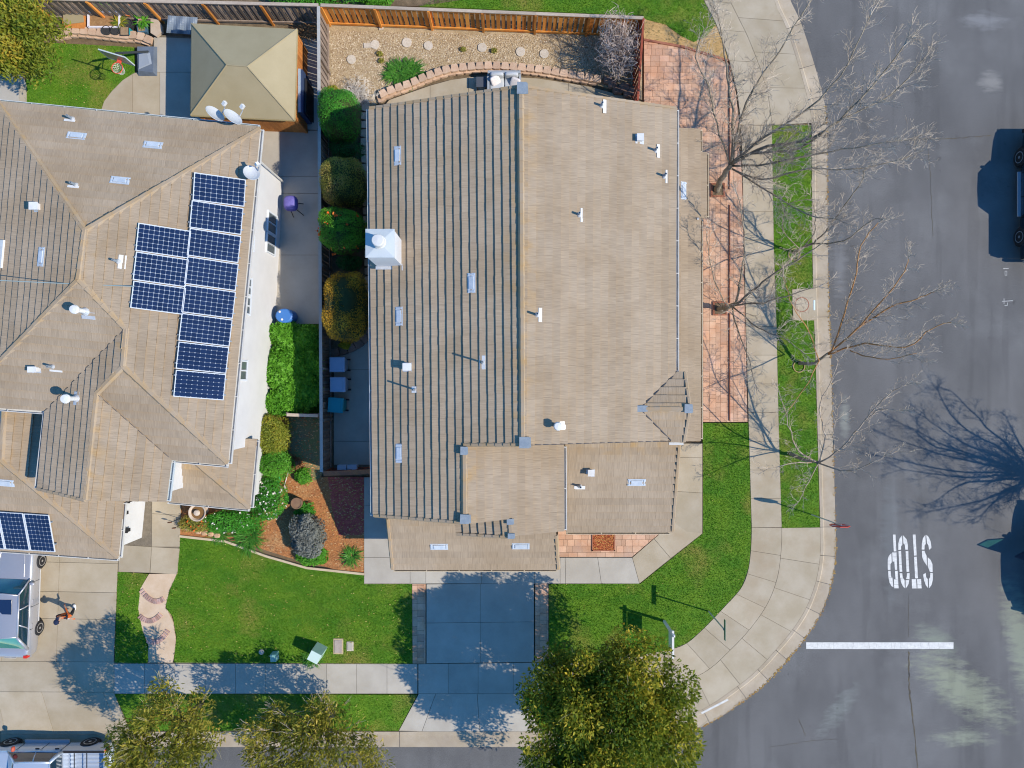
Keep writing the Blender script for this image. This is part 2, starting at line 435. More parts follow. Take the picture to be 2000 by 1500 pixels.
ground = MB().prism([(-220, -220, -.06), (220, -220, -.06), (220, 220, -.06), (-220, 220, -.06)], -.3).build("ground", SOIL); tag(ground, kind="structure")
road = MB().prism([(-150, -150, 0), (150, -150, 0), (150, 150, 0), (-150, 150, 0)], -.05).build("road", ASPH); tag(road, kind="structure")

CI = [(1466, -900), (1472, -500), (1480, -250), (1493, -90), (1512, 0), (1537, 57), (1562, 135), (1578, 195), (1585, 240), (1586, 375), (1587, 500), (1590, 620), (1593, 700), (1597, 850), (1602, 1030), (1602, 1085), (1594, 1135),
      (1575, 1187), (1548, 1230), (1515, 1270), (1480, 1308), (1440, 1341), (1372, 1386), (1300, 1411), (1200, 1424), (1100, 1428), (980, 1429), (780, 1429), (500, 1429), (255, 1429), (0, 1427), (-900, 1424)]
CIs = chain(CI)
def offset(pts, d):                # to the street side (left of travel is the yard)
    out = []
    for i, p in enumerate(pts):
        a = pts[max(i - 1, 0)]; b = pts[min(i + 1, len(pts) - 1)]
        tx, ty = b[0] - a[0], b[1] - a[1]; l = math.hypot(tx, ty) or 1
        out.append((p[0] + ty / l * d, p[1] - tx / l * d))
    return out
# going down the right side, +x is the street: normal (ty,-tx) with ty>0 gives +x
CT = offset(CIs, 6.0); CG = offset(CIs, 30.0)
yard = MB().prism([W(p[0], p[1], .03) for p in CIs] + [W(-900, -900, .03)], -.05).build("yard_ground", SOIL); tag(yard, kind="structure")

curbroot = thing("curb", None, None, kind="structure")
def low_curb(px, py):              # driveway aprons
    if py > 1380:
        if px < 262: return max(.035, G - .105 * min(1, (262 - px) / 25))
        if 770 < px < 1062: return max(.035, G - .105 * min(1, (px - 770) / 25, (1062 - px) / 25))
    return G
seg = 4
i = 0
while i < len(CIs) - 1:
    j = min(i + seg, len(CIs) - 1)
    if max(CIs[i][1], CIs[j][1]) < -260 or max(CIs[i][0], CIs[j][0]) < -250:
        i = j; continue
    mb = MB()
    for k in range(i, j):
        a0, a1, b0, b1, c0, c1 = CIs[k], CIs[k + 1], CT[k], CT[k + 1], CG[k], CG[k + 1]
        if k == j - 1:            # a joint at the end of every segment
            f = 1 - .9 / max(1, math.hypot(a1[0] - a0[0], a1[1] - a0[1]))
            L2 = lambda p, q: (p[0] + (q[0] - p[0]) * f, p[1] + (q[1] - p[1]) * f)
            a1, b1, c1 = L2(a0, a1), L2(b0, b1), L2(c0, c1)
        z0, z1 = low_curb(*a0) + .006, low_curb(*a1) + .006
        A0, A1 = W(*a0, z0), W(*a1, z1); B0, B1 = W(*b0, z0), W(*b1, z1)
        g0, g1 = B0.copy(), B1.copy(); g0.z = g1.z = .012
        # foot of the face a little into the street
        F0 = W(*offset([b0, b1], 1.2)[0], .012); F1 = W(*offset([b0, b1], 1.2)[1], .012)
        E0, E1 = W(*c0, .022), W(*c1, .022); D0, D1 = W(*c0, -.03), W(*c1, -.03); I0, I1 = W(*a0, -.03), W(*a1, -.03)
        mb.add([I0, A0, B0, F0, E0, D0, I1, A1, B1, F1, E1, D1], [(0, 1, 7, 6), (1, 2, 8, 7), (2, 3, 9, 8), (3, 4, 10, 9), (4, 5, 11, 10), (0, 5, 4, 3, 2, 1), (6, 7, 8, 9, 10, 11)])
    mb.build("curb_segment", CURB, curbroot)
    i = j

# ------------------------------------------------------------------ flat ground covers
def sheet(name, pts, z, m, kind="structure", parent=None, z0=-.02):
    o = MB().prism([W(p[0], p[1], z) for p in pts], z0).build(name, m, parent)
    if kind: o['kind'] = kind
    return o

def inset_quad(q, g):
    c = sum(q, Vector()) / len(q)
    out = []
    n = len(q)
    for i in range(n):
        a, p, b = q[i - 1], q[i], q[(i + 1) % n]
        e1 = (p - a); e1.z = 0; e2 = (b - p); e2.z = 0
        if e1.length < 1e-6 or e2.length < 1e-6: out.append(p); continue
        e1.normalize(); e2.normalize()
        n1 = Vector((-e1.y, e1.x, 0)); n2 = Vector((-e2.y, e2.x, 0))
        if n1.dot(c - p) < 0: n1 = -n1
        if n2.dot(c - p) < 0: n2 = -n2
        d = n1 + n2
        if d.length < .3: out.append(p + n1 * g); continue
        out.append(p + d / max(.5, 1 + n1.dot(n2)) * g)
    return out

def slab(pts, parent, m=CONC, z=.15, gap=.008, name="slab", zf=None):
    q = [W(p[0], p[1], zf(*p) if zf else z) for p in pts]
    q = inset_quad(q, gap)
    for v in q: v.z += random.uniform(-.002, .002)
    return MB().prism(q, .02).build(name, m, parent)

def strip_slabs(left, right, n, parent, m=CONC, z=.15, zf=None):
    L, R = resample(left, n * 4), resample(right, n * 4)
    for i in range(0, n * 4, 4):
        slab(L[i:i + 5] + R[i:i + 5][::-1], parent, m, z, zf=zf)

def grid_slabs(c, nx, ny, parent, m=CONC, z=.15, zf=None):     # c: tl, tr, br, bl
    def at(u, v):
        return tuple((1 - u) * (1 - v) * c[0][k] + u * (1 - v) * c[1][k] + u * v * c[2][k] + (1 - u) * v * c[3][k] for k in (0, 1))
    xs = nx if hasattr(nx, '__len__') else [i / nx for i in range(nx + 1)]
    ys = ny if hasattr(ny, '__len__') else [i / ny for i in range(ny + 1)]
    for a, b in zip(xs, xs[1:]):
        for d, e in zip(ys, ys[1:]):
            slab([at(a, d), at(b, d), at(b, e), at(a, e)], parent, m, z, zf=zf)

# --- public sidewalk
sw = sheet("sidewalk", [(p[0], p[1]) for p in [(1300, -200), (1375, 0), (1398, 45), (1412, 80), (1425, 120), (1440, 180), (1448, 245), (1451, 375), (1454, 500), (1457, 640), (1462, 825), (1468, 1030), (1467, 1065), (1462, 1110),
             (1448, 1148), (1416, 1184), (1380, 1222), (1342, 1256), (1310, 1268), (1270, 1276), (1225, 1283), (1150, 1291), (1072, 1296), (-300, 1289), (-300, 1352), (225, 1352), (815, 1355), (1150, 1355), (1235, 1352), (1290, 1345), (1340, 1405)]] +
            [p for p in CIs[::-1] if 1300 < p[0] and p[1] < 1399 and p[1] > -200 and (p[1] > 1030 or p[1] < 245)][:0] + [(1372, 1386), (1440, 1341), (1480, 1308), (1515, 1270), (1548, 1230), (1575, 1187), (1594, 1135), (1602, 1085), (1602, 1032), (1527, 1031), (1521, 825), (1517, 640), (1512, 500), (1510, 375), (1508, 245), (1585, 240), (1578, 195), (1562, 135), (1537, 57), (1512, 0), (1478, -200)], .125, JOINT)
strip_slabs([(1448, 245), (1451, 375), (1454, 500), (1457, 640), (1462, 825), (1468, 1030)], [(1508, 245), (1510, 375), (1512, 500), (1517, 640), (1521, 825), (1527, 1030)], 14, sw)
IN = chain([(1468, 1030), (1467, 1065), (1462, 1110), (1448, 1148), (1416, 1184), (1380, 1222), (1342, 1256), (1310, 1268), (1270, 1276), (1225, 1283), (1150, 1291), (1072, 1296)])
OU = chain([(1527, 1031), (1526, 1072), (1518, 1130), (1497, 1183), (1462, 1232), (1424, 1272), (1384, 1308), (1340, 1330), (1290, 1345), (1235, 1352), (1150, 1355), (1072, 1356)])
CC = [p for p in CIs if p[1] >= 1030 and p[0] >= 1318]
strip_slabs(IN, OU, 12, sw, m=CONC)
strip_slabs(OU[:32], CC, 7, sw, m=CONC)
strip_slabs([(1448, 244), (1440, 180), (1425, 120), (1412, 80), (1398, 45), (1375, 0), (1310, -180)], [(1508, 244), (1500, 180), (1480, 120), (1460, 70), (1440, 30), (1425, 0), (1390, -180)], 7, sw)
strip_slabs([(1508, 244), (1500, 180), (1480, 120), (1460, 70), (1440, 30), (1425, 0), (1390, -180)], [p for p in CIs if -185 <= p[1] <= 241][::-1], 6, sw)
grid_slabs([(-290, 1290), (223, 1293), (223, 1352), (-290, 1350)], [0, .18, .36, .56, .79, 1], 1, sw)
grid_slabs([(223, 1296), (815, 1297), (815, 1355), (223, 1355)], 10, 1, sw, m=CONCG)
grid_slabs([(817, 1297), (1071, 1294), (1071, 1355), (817, 1355)], [0, .23, .46, .73, 1], 1, sw, m=CONCG)

# --- driveways
def apron(px, py): return .15 - .105 * max(0, min(1, (py - 1356) / 72))
dw = sheet("driveway", [(832, 1112), (1043, 1112), (1043, 1295), (832, 1295)], .125, JOINT)
grid_slabs([(833, 1141), (1043, 1139), (1043, 1293), (833, 1296)], [0, .50, 1], [0, .49, 1], dw, m=CONCG)
ap = sheet("driveway_apron", [(818, 1357), (1020, 1357), (1058, 1428), (778, 1428)], .02, JOINT)
grid_slabs([(818, 1355), (1018, 1355), (1057, 1429), (778, 1429)], [0, .165, .57, 1], 1, ap, m=CONCG, zf=apron)
ld = sheet("driveway", [(-300, 1030), (231, 1060), (229, 1118), (222, 1291), (-300, 1288)], .125, JOINT)
grid_slabs([(-300, 1060), (231, 1075), (222, 1293), (-300, 1290)], [0, .18, .36, .58, .785, 1], [0, .12, .38, .62, 1], ld)
la = sheet("driveway_apron", [(-300, 1354), (222, 1354), (253, 1427), (-300, 1425)], .02, JOINT)
grid_slabs([(-300, 1350), (222, 1352), (254, 1429), (-300, 1427)], [0, .2, .38, .56, .73, .96, 1], 1, la, zf=apron)

# --- paths round the main house
fp = sheet("front_path", [(711, 932), (790, 932), (790, 1090), (1092, 1090), (1236, 1089), (1318, 1042), (1318, 866), (1372, 866), (1372, 1042), (1250, 1139), (711, 1141)], .125, JOINT)
grid_slabs([(711, 932), (790, 932), (790, 1089), (711, 1089)], 1, [0, .35, 1], fp, m=CONCG)
grid_slabs([(711, 1089), (1094, 1089), (1094, 1140), (711, 1140)], [0, .235, .315, .6, .87, 1], 1, fp, m=CONCG)
grid_slabs([(1094, 1089), (1235, 1089), (1249, 1140), (1094, 1140)], [0, .07, .52, 1], 1, fp, m=CONCG)
strip_slabs([(1235, 1089), (1287, 1044), (1322, 1018)], [(1249, 1140), (1309, 1091), (1372, 1042)], 2, fp, m=CONC)
grid_slabs([(1300, 866), (1372, 866), (1372, 1042), (1300, 1034)], 1, [0, .16, .55, 1], fp, m=CONC)
# --- back patio, side path, neighbour paths
bp = sheet("back_patio", [(735, 225), (760, 195), (800, 181), (840, 167), (880, 156), (950, 149), (1050, 153), (1150, 169), (1248, 195), (1248, 300), (735, 300)], .125, JOINT)
for q in ([(735, 225), (760, 195), (800, 181), (840, 167), (840, 300), (735, 300)], [(840, 167), (880, 156), (915, 151), (915, 300), (840, 300)], [(915, 151), (950, 149), (1000, 150), (1000, 300), (915, 300)], [(1000, 150), (1050, 153), (1110, 162), (1110, 300), (1000, 300)], [(1110, 162), (1150, 169), (1248, 195), (1248, 300), (1110, 300)]):
    slab(q, bp, m=CONC)
sp = sheet("side_path", [(652, 690), (690, 680), (725, 655), (800, 650), (800, 925), (652, 925)], .125, JOINT)
for q in ([(652, 690), (690, 680), (725, 655), (800, 650), (800, 722), (652, 722)], [(652, 722), (800, 722), (800, 862), (652, 862)], [(652, 862), (800, 862), (800, 908), (652, 908)]):
    slab(q, sp, m=CONCG)
npath = sheet("neighbour_side_path", [(478, 255), (626, 255), (626, 633), (500, 633), (500, 352), (478, 352)], .125, JOINT)
for q in ([(478, 255), (626, 255), (626, 345), (478, 345)], [(505, 345), (626, 345), (626, 378), (505, 378)], [(505, 378), (626, 378), (626, 498), (505, 498)], [(505, 498), (626, 498), (626, 633), (505, 633)]):
    slab(q, npath, m=CONCG)
nw = sheet("neighbour_front_walk", [(225, 975), (352, 985), (350, 1120), (230, 1117)], .125, JOINT)
grid_slabs([(297, 960), (354, 965), (351, 1068), (296, 1068)], 1, [0, .40, 1], nw)
grid_slabs([(232, 1064), (296, 1068), (292, 1119), (231, 1117)], 1, 1, nw); grid_slabs([(296, 1068), (351, 1071), (346, 1122), (293, 1119)], 1, 1, nw)
pt = sheet("neighbour_patio", [(195, 225), (203, 198), (218, 178), (240, 156), (262, 142), (298, 140), (302, 68), (372, 72), (620, 250), (620, 260), (440, 262)], .125, JOINT)
slab([(193, 228), (203, 198), (218, 178), (240, 156), (259, 144), (259, 232)], pt); slab([(259, 144), (268, 141), (312, 141), (312, 232), (259, 232)], pt)
slab([(300, 72), (380, 75), (380, 141), (300, 141)], pt, m=CONCG); slab([(312, 141), (380, 141), (380, 240), (312, 236)], pt, m=CONCG); slab([(380, 75), (620, 75), (620, 254), (380, 240)], pt, m=CONCG)
cp = sheet("corner_paving", [(-200, 130), (40, 145), (52, 165), (52, 206), (-200, 190)], .13, CONCG); 
slab([(38, 165), (52, 165), (52, 204), (38, 203)], cp, z=.15); slab([(-60, 140), (37, 160), (37, 203), (-60, 196)], cp, z=.15, m=CONCG)

# --- planting areas
gravel = sheet("gravel_bed", [(640, 46), (1254, 60), (1254, 195), (1180, 170), (1100, 153), (1050, 145), (1000, 139), (950, 137), (900, 141), (860, 149), (825, 162), (790, 178), (750, 194), (722, 210), (640, 215)], .118, GRAVELBED)
bed1 = sheet("hedge_bed", [(642, 215), (722, 210), (735, 300), (735, 652), (700, 672), (645, 688), (642, 925), (652, 925), (652, 690), (642, 690)], .112, SOIL)
mulch = sheet("mulch_bed", [(490, 806), (628, 812), (628, 932), (640, 1108), (560, 1088), (480, 1062), (440, 1052), (350, 1047), (351, 960), (470, 960)], .118, BARK)
mulch2 = sheet("shade_tinted_bed", [(640, 932), (711, 932), (711, 1044), (662, 1046), (650, 1000)], .124, SHADEBARK)  # painted shade: maroon sheet whose left edge follows the roof shadow
mulch3 = sheet("mulch_bed", [(628, 932), (640, 932), (650, 1000), (662, 1046), (711, 1044), (711, 1119), (660, 1115), (640, 1108)], .122, BARK)
wbed = sheet("side_soil_bed", [(565, 814), (628, 814), (628, 932), (612, 940), (590, 900), (560, 880)], .128, mat("olive_brown_soil", (.17, .14, .08), (.15, .17, .06), scale=1.5, fine=.35, fscale=30, bump=.5))  # one olive-brown soil tone, set apart from the bark beside it
weedbed = sheet("weed_bed", [(500, 633), (628, 633), (628, 812), (500, 806)], .118, GRASSBED)
backlawn = sheet("back_lawn", [(52, 84), (110, 84), (262, 92), (262, 142), (240, 156), (218, 178), (203, 198), (195, 226), (50, 210)], .13, GRASSBED)
lawnL = [(352, 1046), (440, 1057), (520, 1086), (600, 1109), (660, 1118), (711, 1122), (711, 1141), (804, 1141), (806, 1296), (338, 1294), (345, 1245), (338, 1205), (323, 1187), (331, 1152), (347, 1118)]
lawn1 = sheet("front_lawn", lawnL, .13, GRASSBED)
lawnS = [(230, 1117), (289, 1121), (274, 1150), (270, 1190), (278, 1230), (290, 1262), (288, 1295), (224, 1294)]
lawn2 = sheet("front_lawn", lawnS, .13, GRASSBED)
lawnR = [(1373, 826), (1462, 826), (1468, 1030), (1467, 1065), (1462, 1110), (1448, 1148), (1416, 1184), (1380, 1222), (1342, 1256), (1310, 1268), (1270, 1276), (1225, 1283), (1150, 1291), (1072, 1295), (1072, 1141), (1251, 1140), (1373, 1042)]
lawn3 = sheet("corner_lawn", lawnR, .13, GRASSBED)
pkA = [(1508, 245), (1584, 244), (1585, 375), (1586, 500), (1588, 563), (1546, 564), (1548, 625), (1590, 625), (1593, 700), (1596, 850), (1601, 1031), (1527, 1031), (1521, 825), (1517, 640), (1512, 500), (1510, 375)]
pk1 = sheet("parkway_lawn", pkA, .13, GRASSBED)
pkB = [(225, 1356), (815, 1357), (778, 1427), (255, 1427)]
pk2 = sheet("parkway_lawn", pkB, .13, GRASSBED)
pkC = [(1072, 1357), (1150, 1357), (1235, 1354), (1290, 1347), (1330, 1336), (1345, 1392), (1300, 1408), (1200, 1421), (1060, 1426), (1022, 1357)]
pk3 = sheet("parkway_lawn", pkC, .13, GRASSBED)
topL = [(900, -120), (900, 0), (820, 12), (1255, 30), (1262, 38), (1300, 48), (1330, 70), (1355, 82), (1378, 72), (1398, 48), (1374, 0), (1330, -120)]
toplawn = sheet("neighbour_lawn", topL, .13, GRASSBED)
tdirt = sheet("dry_soil_patch", [(1255, 32), (1262, 38), (1300, 48), (1330, 70), (1355, 82), (1378, 72), (1398, 48), (1412, 80), (1424, 118), (1335, 92), (1258, 78)], .115, DRYSOIL)
sheet("neighbour_bed", [(560, -120), (900, -120), (900, 0), (820, 12), (560, 8)], .115, SOIL)
meter = slab([(1547, 565), (1594, 563), (1596, 626), (1549, 626)], None, m=CONC, z=.155, name="manhole_slab"); tag(meter, kind="structure")
ring = MB(); c = W(1566, 595, .157); ring.lathe([(.30, -.01), (.335, -.01), (.335, .006), (.30, .006), (.30, -.01)], c, 28); ring.build("manhole_ring", EDGING, meter)
MB().lathe([(.29, 0), (.29, .004), (0.01, .006)], c, 28).build("manhole_lid", CONC, meter)
MB().box(W(1590.5, 596, .160), (.07, .45, .012)).build("inlay_strip", mat("pale_blue_enamel", (.62, .75, .82)), meter)

# --- clay pavers: every paver its own piece
def clip_poly(poly, x0, x1, y0, y1):
    def cut(ps, ax, v, keep_less):
        out = []
        for i in range(len(ps)):
            a, b = ps[i - 1], ps[i]
            ia = (a[ax] <= v) if keep_less else (a[ax] >= v); ib = (b[ax] <= v) if keep_less else (b[ax] >= v)
            if ia != ib:
                t = (v - a[ax]) / (b[ax] - a[ax]); out.append((a[0] + (b[0] - a[0]) * t, a[1] + (b[1] - a[1]) * t))
            if ib: out.append(b)
        return out
    ps = cut(list(poly), 0, x0, False)
    for ax, v, k in ((0, x1, True), (1, y0, False), (1, y1, True)):
        if len(ps) < 3: return []
        ps = cut(ps, ax, v, k)
    out = []
    for p in ps:
        if not out or abs(p[0] - out[-1][0]) + abs(p[1] - out[-1][1]) > 1e-4: out.append(p)
    if len(out) > 1 and abs(out[0][0] - out[-1][0]) + abs(out[0][1] - out[-1][1]) < 1e-4: out.pop()
    return out if len(out) >= 3 else []
def area2(ps): return abs(sum(a[0] * b[1] - b[0] * a[1] for a, b in zip(ps, ps[1:] + ps[:1]))) / 2

def pavers(name, pts, along='y', row=.29, limit=300, z=.152):
    base = sheet(name, pts, .128, JOINT)
    poly = [tuple(W(p[0], p[1], z)[:2]) for p in pts]
    xs = [p[0] for p in poly]; ys = [p[1] for p in poly]
    a0, a1, b0, b1 = (min(xs), max(xs), min(ys), max(ys)) if along == 'y' else (min(ys), max(ys), min(xs), max(xs))
    out = []; r = a0; k = 0
    while r < a1:
        h = row * (1 if k % 3 else .72); t = b0 - random.uniform(0, .4)
        while t < b1:
            w = random.choice((.20, .30, .30, .42, .42)); g = .005
            q = (r + g, r + h - g, t + g, t + w - g)
            cp_ = clip_poly(poly, *q) if along == 'y' else clip_poly(poly, q[2], q[3], q[0], q[1])
            if cp_ and area2(cp_) > .004: out.append(cp_)
            t += w
        r += h; k += 1
    out.sort(key=lambda c: -area2(c))
    rest = MB()
    for i, c in enumerate(out):
        zz = z + random.uniform(-.004, .004)
        if i < limit: MB().prism([(x, y_, zz) for x, y_ in c], .05).build("paver", PAVER, base)
        else:
            rest.cur = random.random(); rest.prism([(x, y_, zz) for x, y_ in c], .05)
    if rest.v: rest.build("paver_offcut", PAVER, base, kind="stuff")
    return base
pavers("paver_side_yard", [(1258, 80), (1335, 94), (1422, 122), (1437, 180), (1444, 245), (1444, 300), (1258, 300), (1258, 200)], 'x')
pavers("paver_side_walk", [(1330, 300), (1447, 300), (1450, 375), (1453, 500), (1456, 640), (1460, 824), (1368, 824), (1368, 430), (1330, 430)], 'y')
pavers("paver_front_patio", [(1088, 1020), (1320, 1020), (1287, 1043), (1234, 1088), (1093, 1088)], 'x')
pavers("paver_driveway_border", [(805, 1141), (831, 1141), (831, 1296), (806, 1296)], 'y', row=.31)
pavers("paver_driveway_border", [(1045, 1139), (1071, 1139), (1071, 1293), (1045, 1293)], 'y', row=.31)
redm = sheet("red_mulch_square", [(1158, 1030), (1199, 1030), (1199, 1074), (1158, 1074)], .168, mat("red_leaf_mulch", (.30, .06, .025), (.40, .13, .05), scale=7, fine=.5, fscale=26, bump=1, bscale=30))
fr = MB()
for a, b in (((1157, 1028), (1157, 1075)), ((1157, 1075), (1200, 1075)), ((1200, 1075), (1200, 1028))):
    A, B = W(*a, .16), W(*b, .16); fr.box((A + B) / 2, (abs(B.x - A.x) + .05, abs(B.y - A.y) + .05, .07))
fr.build("mulch_edging", EDGING, redm)
edge = MB()
ed = [(1258, 78), (1335, 92), (1422, 119)]
for a, b in zip(ed, ed[1:]):
    A, B = W(*a, .16), W(*b, .16); d = B - A; edge.box((A + B) / 2, (d.length, .10, .10), math.atan2(d.y, d.x))
tag(edge.build("timber_edging", EDGING), "reddish timber edging between the side yard pavers and dry soil patch", "garden edging")
edge = MB()
for (y0, y1) in ((128, 370), (400, 592), (612, 822)):
    A, B = W(1425, y0, .165), W(1425, y1, .165); edge.box((A + B) / 2, (.03, (A - B).length, .11))
tag(edge.build("metal_edging", EDGING), "long rusty brown edging strip running through the pink paver walk", "garden edging")
for px, py in ((1401, 372), (1405, 603)):
    t = MB(); c = W(px, py, .10)
    t.box(c + Vector((0, 0, .075)), (.50, .50, .02)); w = t.build("tree_well_soil", SOIL); tag(w, kind="structure")
    f = MB()
    for dx, dy, sx, sy in ((-.28, 0, .07, .62), (.28, 0, .07, .62), (0, .28, .5, .07), (0, -.28, .5, .07)): f.box(c + Vector((dx, dy, .09)), (sx, sy, .06))
    f.build("tree_well_frame", EDGING, w)

# --- curved garden path with brick arcs
gp = sheet("garden_path", [(291, 1121), (345, 1121), (333, 1150), (324, 1180), (328, 1195), (338, 1215), (343, 1250), (340, 1294), (290, 1294), (288, 1262), (278, 1230), (270, 1190), (274, 1150)], .13, mat("pink_concrete", (.52, .38, .25), (.60, .46, .33), scale=1.5, fine=.08, bump=.2))
BRICK = mat("path_brick", (.46, .27, .21), (.36, .26, .24), scale=9, fine=.2, ov=.3)
for (x0, y0, x1, y1, sag) in ((275, 1151, 321, 1169, 13), (272, 1202, 315, 1199, 12), (288, 1250, 329, 1230, 12)):
    for k in range(13):
        u = (k + .5) / 13
        px = x0 + (x1 - x0) * u; py = y0 + (y1 - y0) * u + sag * 4 * u * (1 - u)
        dydu = (y1 - y0) + sag * 4 * (1 - 2 * u); ang = math.atan2(-dydu, (x1 - x0))
        q = MB().box(W(px, py, .14), (.072, .23, .05), ang); q.build("brick", BRICK, gp)
    q = None
# --- painted markings
def flat_marks(name, polys, zoomed=None, m=PAINT, parent=None, z=.006):
    mb = MB()
    for ps in polys:
        q = [W(1700 + x / 10.71, 1020 + y_ / 10.71, z) for x, y_ in ps] if zoomed else [W(x, y_, z) for x, y_ in ps]
        ar = sum(a.x * b.y - b.x * a.y for a, b in zip(q, q[1:] + q[:1]))
        if ar < 0: q.reverse()
        mb.add(q, [list(range(len(q)))])
    return mb.build(name, m, parent)
LET = {
 'P': [[(470, 258), (526, 258), (530, 372), (476, 372)], [(476, 375), (530, 375), (543, 608), (489, 610)], [(456, 633), (545, 631), (549, 720), (460, 722)], [(460, 725), (549, 723), (560, 995), (513, 995), (500, 822), (464, 822)],
       [(513, 1016), (570, 1016), (580, 1205), (525, 1195)], [(490, 1192), (525, 1198), (580, 1208), (585, 1300), (493, 1300)], [(493, 1304), (585, 1304), (592, 1382), (497, 1382)],
       [(438, 645), (447, 838), (420, 873), (361, 873), (363, 770), (385, 705)], [(361, 878), (419, 876), (420, 995), (364, 995)], [(370, 1015), (423, 1015), (428, 1095), (440, 1155), (378, 1158)], [(380, 1163), (460, 1158), (482, 1362), (440, 1335), (400, 1260)]],
 'O': [[(665, 272), (668, 470), (640, 510), (642, 575), (582, 577), (584, 440), (610, 340)], [(683, 272), (760, 360), (785, 480), (786, 572), (732, 575), (718, 470), (690, 440)], [(587, 604), (642, 600), (655, 880), (602, 882)], [(602, 886), (656, 884), (668, 1038), (610, 1038)],
       [(736, 602), (793, 600), (797, 785), (744, 785)], [(745, 790), (799, 790), (805, 910), (750, 912)], [(750, 917), (806, 914), (814, 1038), (757, 1038)], [(611, 1066), (667, 1066), (672, 1130), (684, 1165), (624, 1172)], [(628, 1176), (684, 1170), (714, 1210), (722, 1382), (680, 1340), (640, 1255)],
       [(765, 1066), (820, 1062), (818, 1195), (745, 1185), (760, 1140)], [(735, 1212), (812, 1206), (800, 1290), (765, 1350), (738, 1384)]],
 'T': [[(886, 258), (944, 258), (950, 345), (892, 348)], [(892, 352), (950, 349), (968, 695), (913, 698)], [(913, 722), (970, 720), (995, 1172), (934, 1174)], [(864, 1190), (955, 1188), (968, 1384), (870, 1384)], [(973, 1190), (1060, 1188), (1066, 1300), (980, 1300)], [(981, 1304), (1066, 1303), (1074, 1382), (985, 1384)]],
 'S': [[(1150, 262), (1158, 455), (1135, 480), (1130, 572), (1072, 572), (1076, 440), (1100, 330)], [(1168, 262), (1220, 310), (1262, 410), (1278, 535), (1228, 578), (1212, 480), (1182, 435)], [(1076, 596), (1135, 598), (1145, 640), (1175, 700), (1186, 915), (1120, 820), (1085, 735)],
       [(1198, 730), (1260, 790), (1298, 880), (1302, 1040), (1245, 1040), (1200, 920)], [(1252, 1062), (1306, 1062), (1306, 1200), (1280, 1310), (1228, 1382), (1222, 1190), (1250, 1150)], [(1100, 1095), (1158, 1060), (1166, 1150), (1200, 1190), (1206, 1378), (1160, 1320), (1125, 1220)]],
}
stopw = thing("stop_word_marking", "white STOP lettering painted on the asphalt lane", "road marking", W(1778, 1096), kind="structure")
for ch in "STOP":
    flat_marks("letter", LET[ch], True, parent=stopw)
bars = []
x = 1574.5
while x < 1861:
    w = random.uniform(5, 42); x2 = min(1862.5, x + w)
    e0, e1 = random.uniform(-.5, .5), random.uniform(-.5, .5); sk = random.uniform(-5, 5) if x2 < 1862 else 0
    bars.append([(x, 1254.5 + e0 * .3), (x2 - .22, 1254.5 + e1 * .3), (x2 - .22 + sk, 1267.6 + e1 * .4), (x + (bars[-1][2][0] + .22 - x if bars else 0), 1267.6 + e0 * .4)]); x = x2
tag(flat_marks("stop_bar_marking", bars), "wide white stop bar painted across the lane below STOP", "road marking", kind="structure")
um = mat("chalk_mark", (.42, .42, .40), fine=.3)
tag(flat_marks("utility_marking", [[(1959, 524), (1970, 523.4), (1970, 524.6), (1959, 525.4)], [(1963, 529), (1966.5, 529), (1966.5, 530), (1963, 530)], [(1963, 537), (1966.5, 537), (1966.5, 538), (1963, 538)], [(1962.4, 529), (1963.4, 529), (1963.4, 538), (1962.4, 538)], [(1966, 529), (1967, 529), (1967, 538), (1966, 538)]], m=um), "faint white 10 sprayed on the asphalt beside the pickup shadow", "road marking", kind="structure")
tag(flat_marks("utility_marking", [[(1957, 588), (1978, 586.6), (1978, 588), (1957, 589.4)], [(1960.4, 583), (1961.6, 583), (1961.6, 594), (1960.4, 594)], [(1962, 596), (1968, 596), (1968, 597.2), (1962, 597.2)], [(1967, 591), (1968.2, 591), (1968.2, 597), (1967, 597)]], m=um), "faint white 15 sprayed on the asphalt below the other mark", "road marking", kind="structure")
tag(flat_marks("kerb_paint_marking", [[(1369, 1391.5), (1421, 1364.5), (1423, 1368), (1371, 1395)]], z=.152), "white painted stripe on the curb by the large tree", "road marking", kind="structure")
CRK = mat("crack_sealer", (.055, .05, .045), (.12, .10, .06), scale=3)
def crack(pts, w):
    mb = MB(); q = []
    for a, b in zip(pts, pts[1:]):
        n = 14
        for k in range(n): q.append((a[0] + (b[0] - a[0]) * k / n + random.uniform(-1, 1), a[1] + (b[1] - a[1]) * k / n + random.uniform(-1, 1)))
    for a, b in zip(q, q[1:]):
        A, B = W(*a, .004), W(*b, .004); d = (B - A); d.z = 0; nrm = Vector((-d.y, d.x, 0)).normalized() * w * random.uniform(.4, 1.1) / 2
        mb.add([A - nrm, B - nrm, B + nrm, A + nrm], [(0, 1, 2, 3)])
    mb.build("crack", CRK, road)
crack([(1775, 1272), (1776, 1345), (1786, 1430), (1797, 1560)], .07); crack([(1775, 1160), (1774, 1250)], .02); crack([(1755, 274), (1870, 270), (1940, 264)], .035)
crack([(1812, 290), (1818, 345), (1822, 470)], .02); crack([(1560, 1405), (1575, 1440)], .03); crack([(1500, 1460), (1600, 1445), (1640, 1443)], .018)
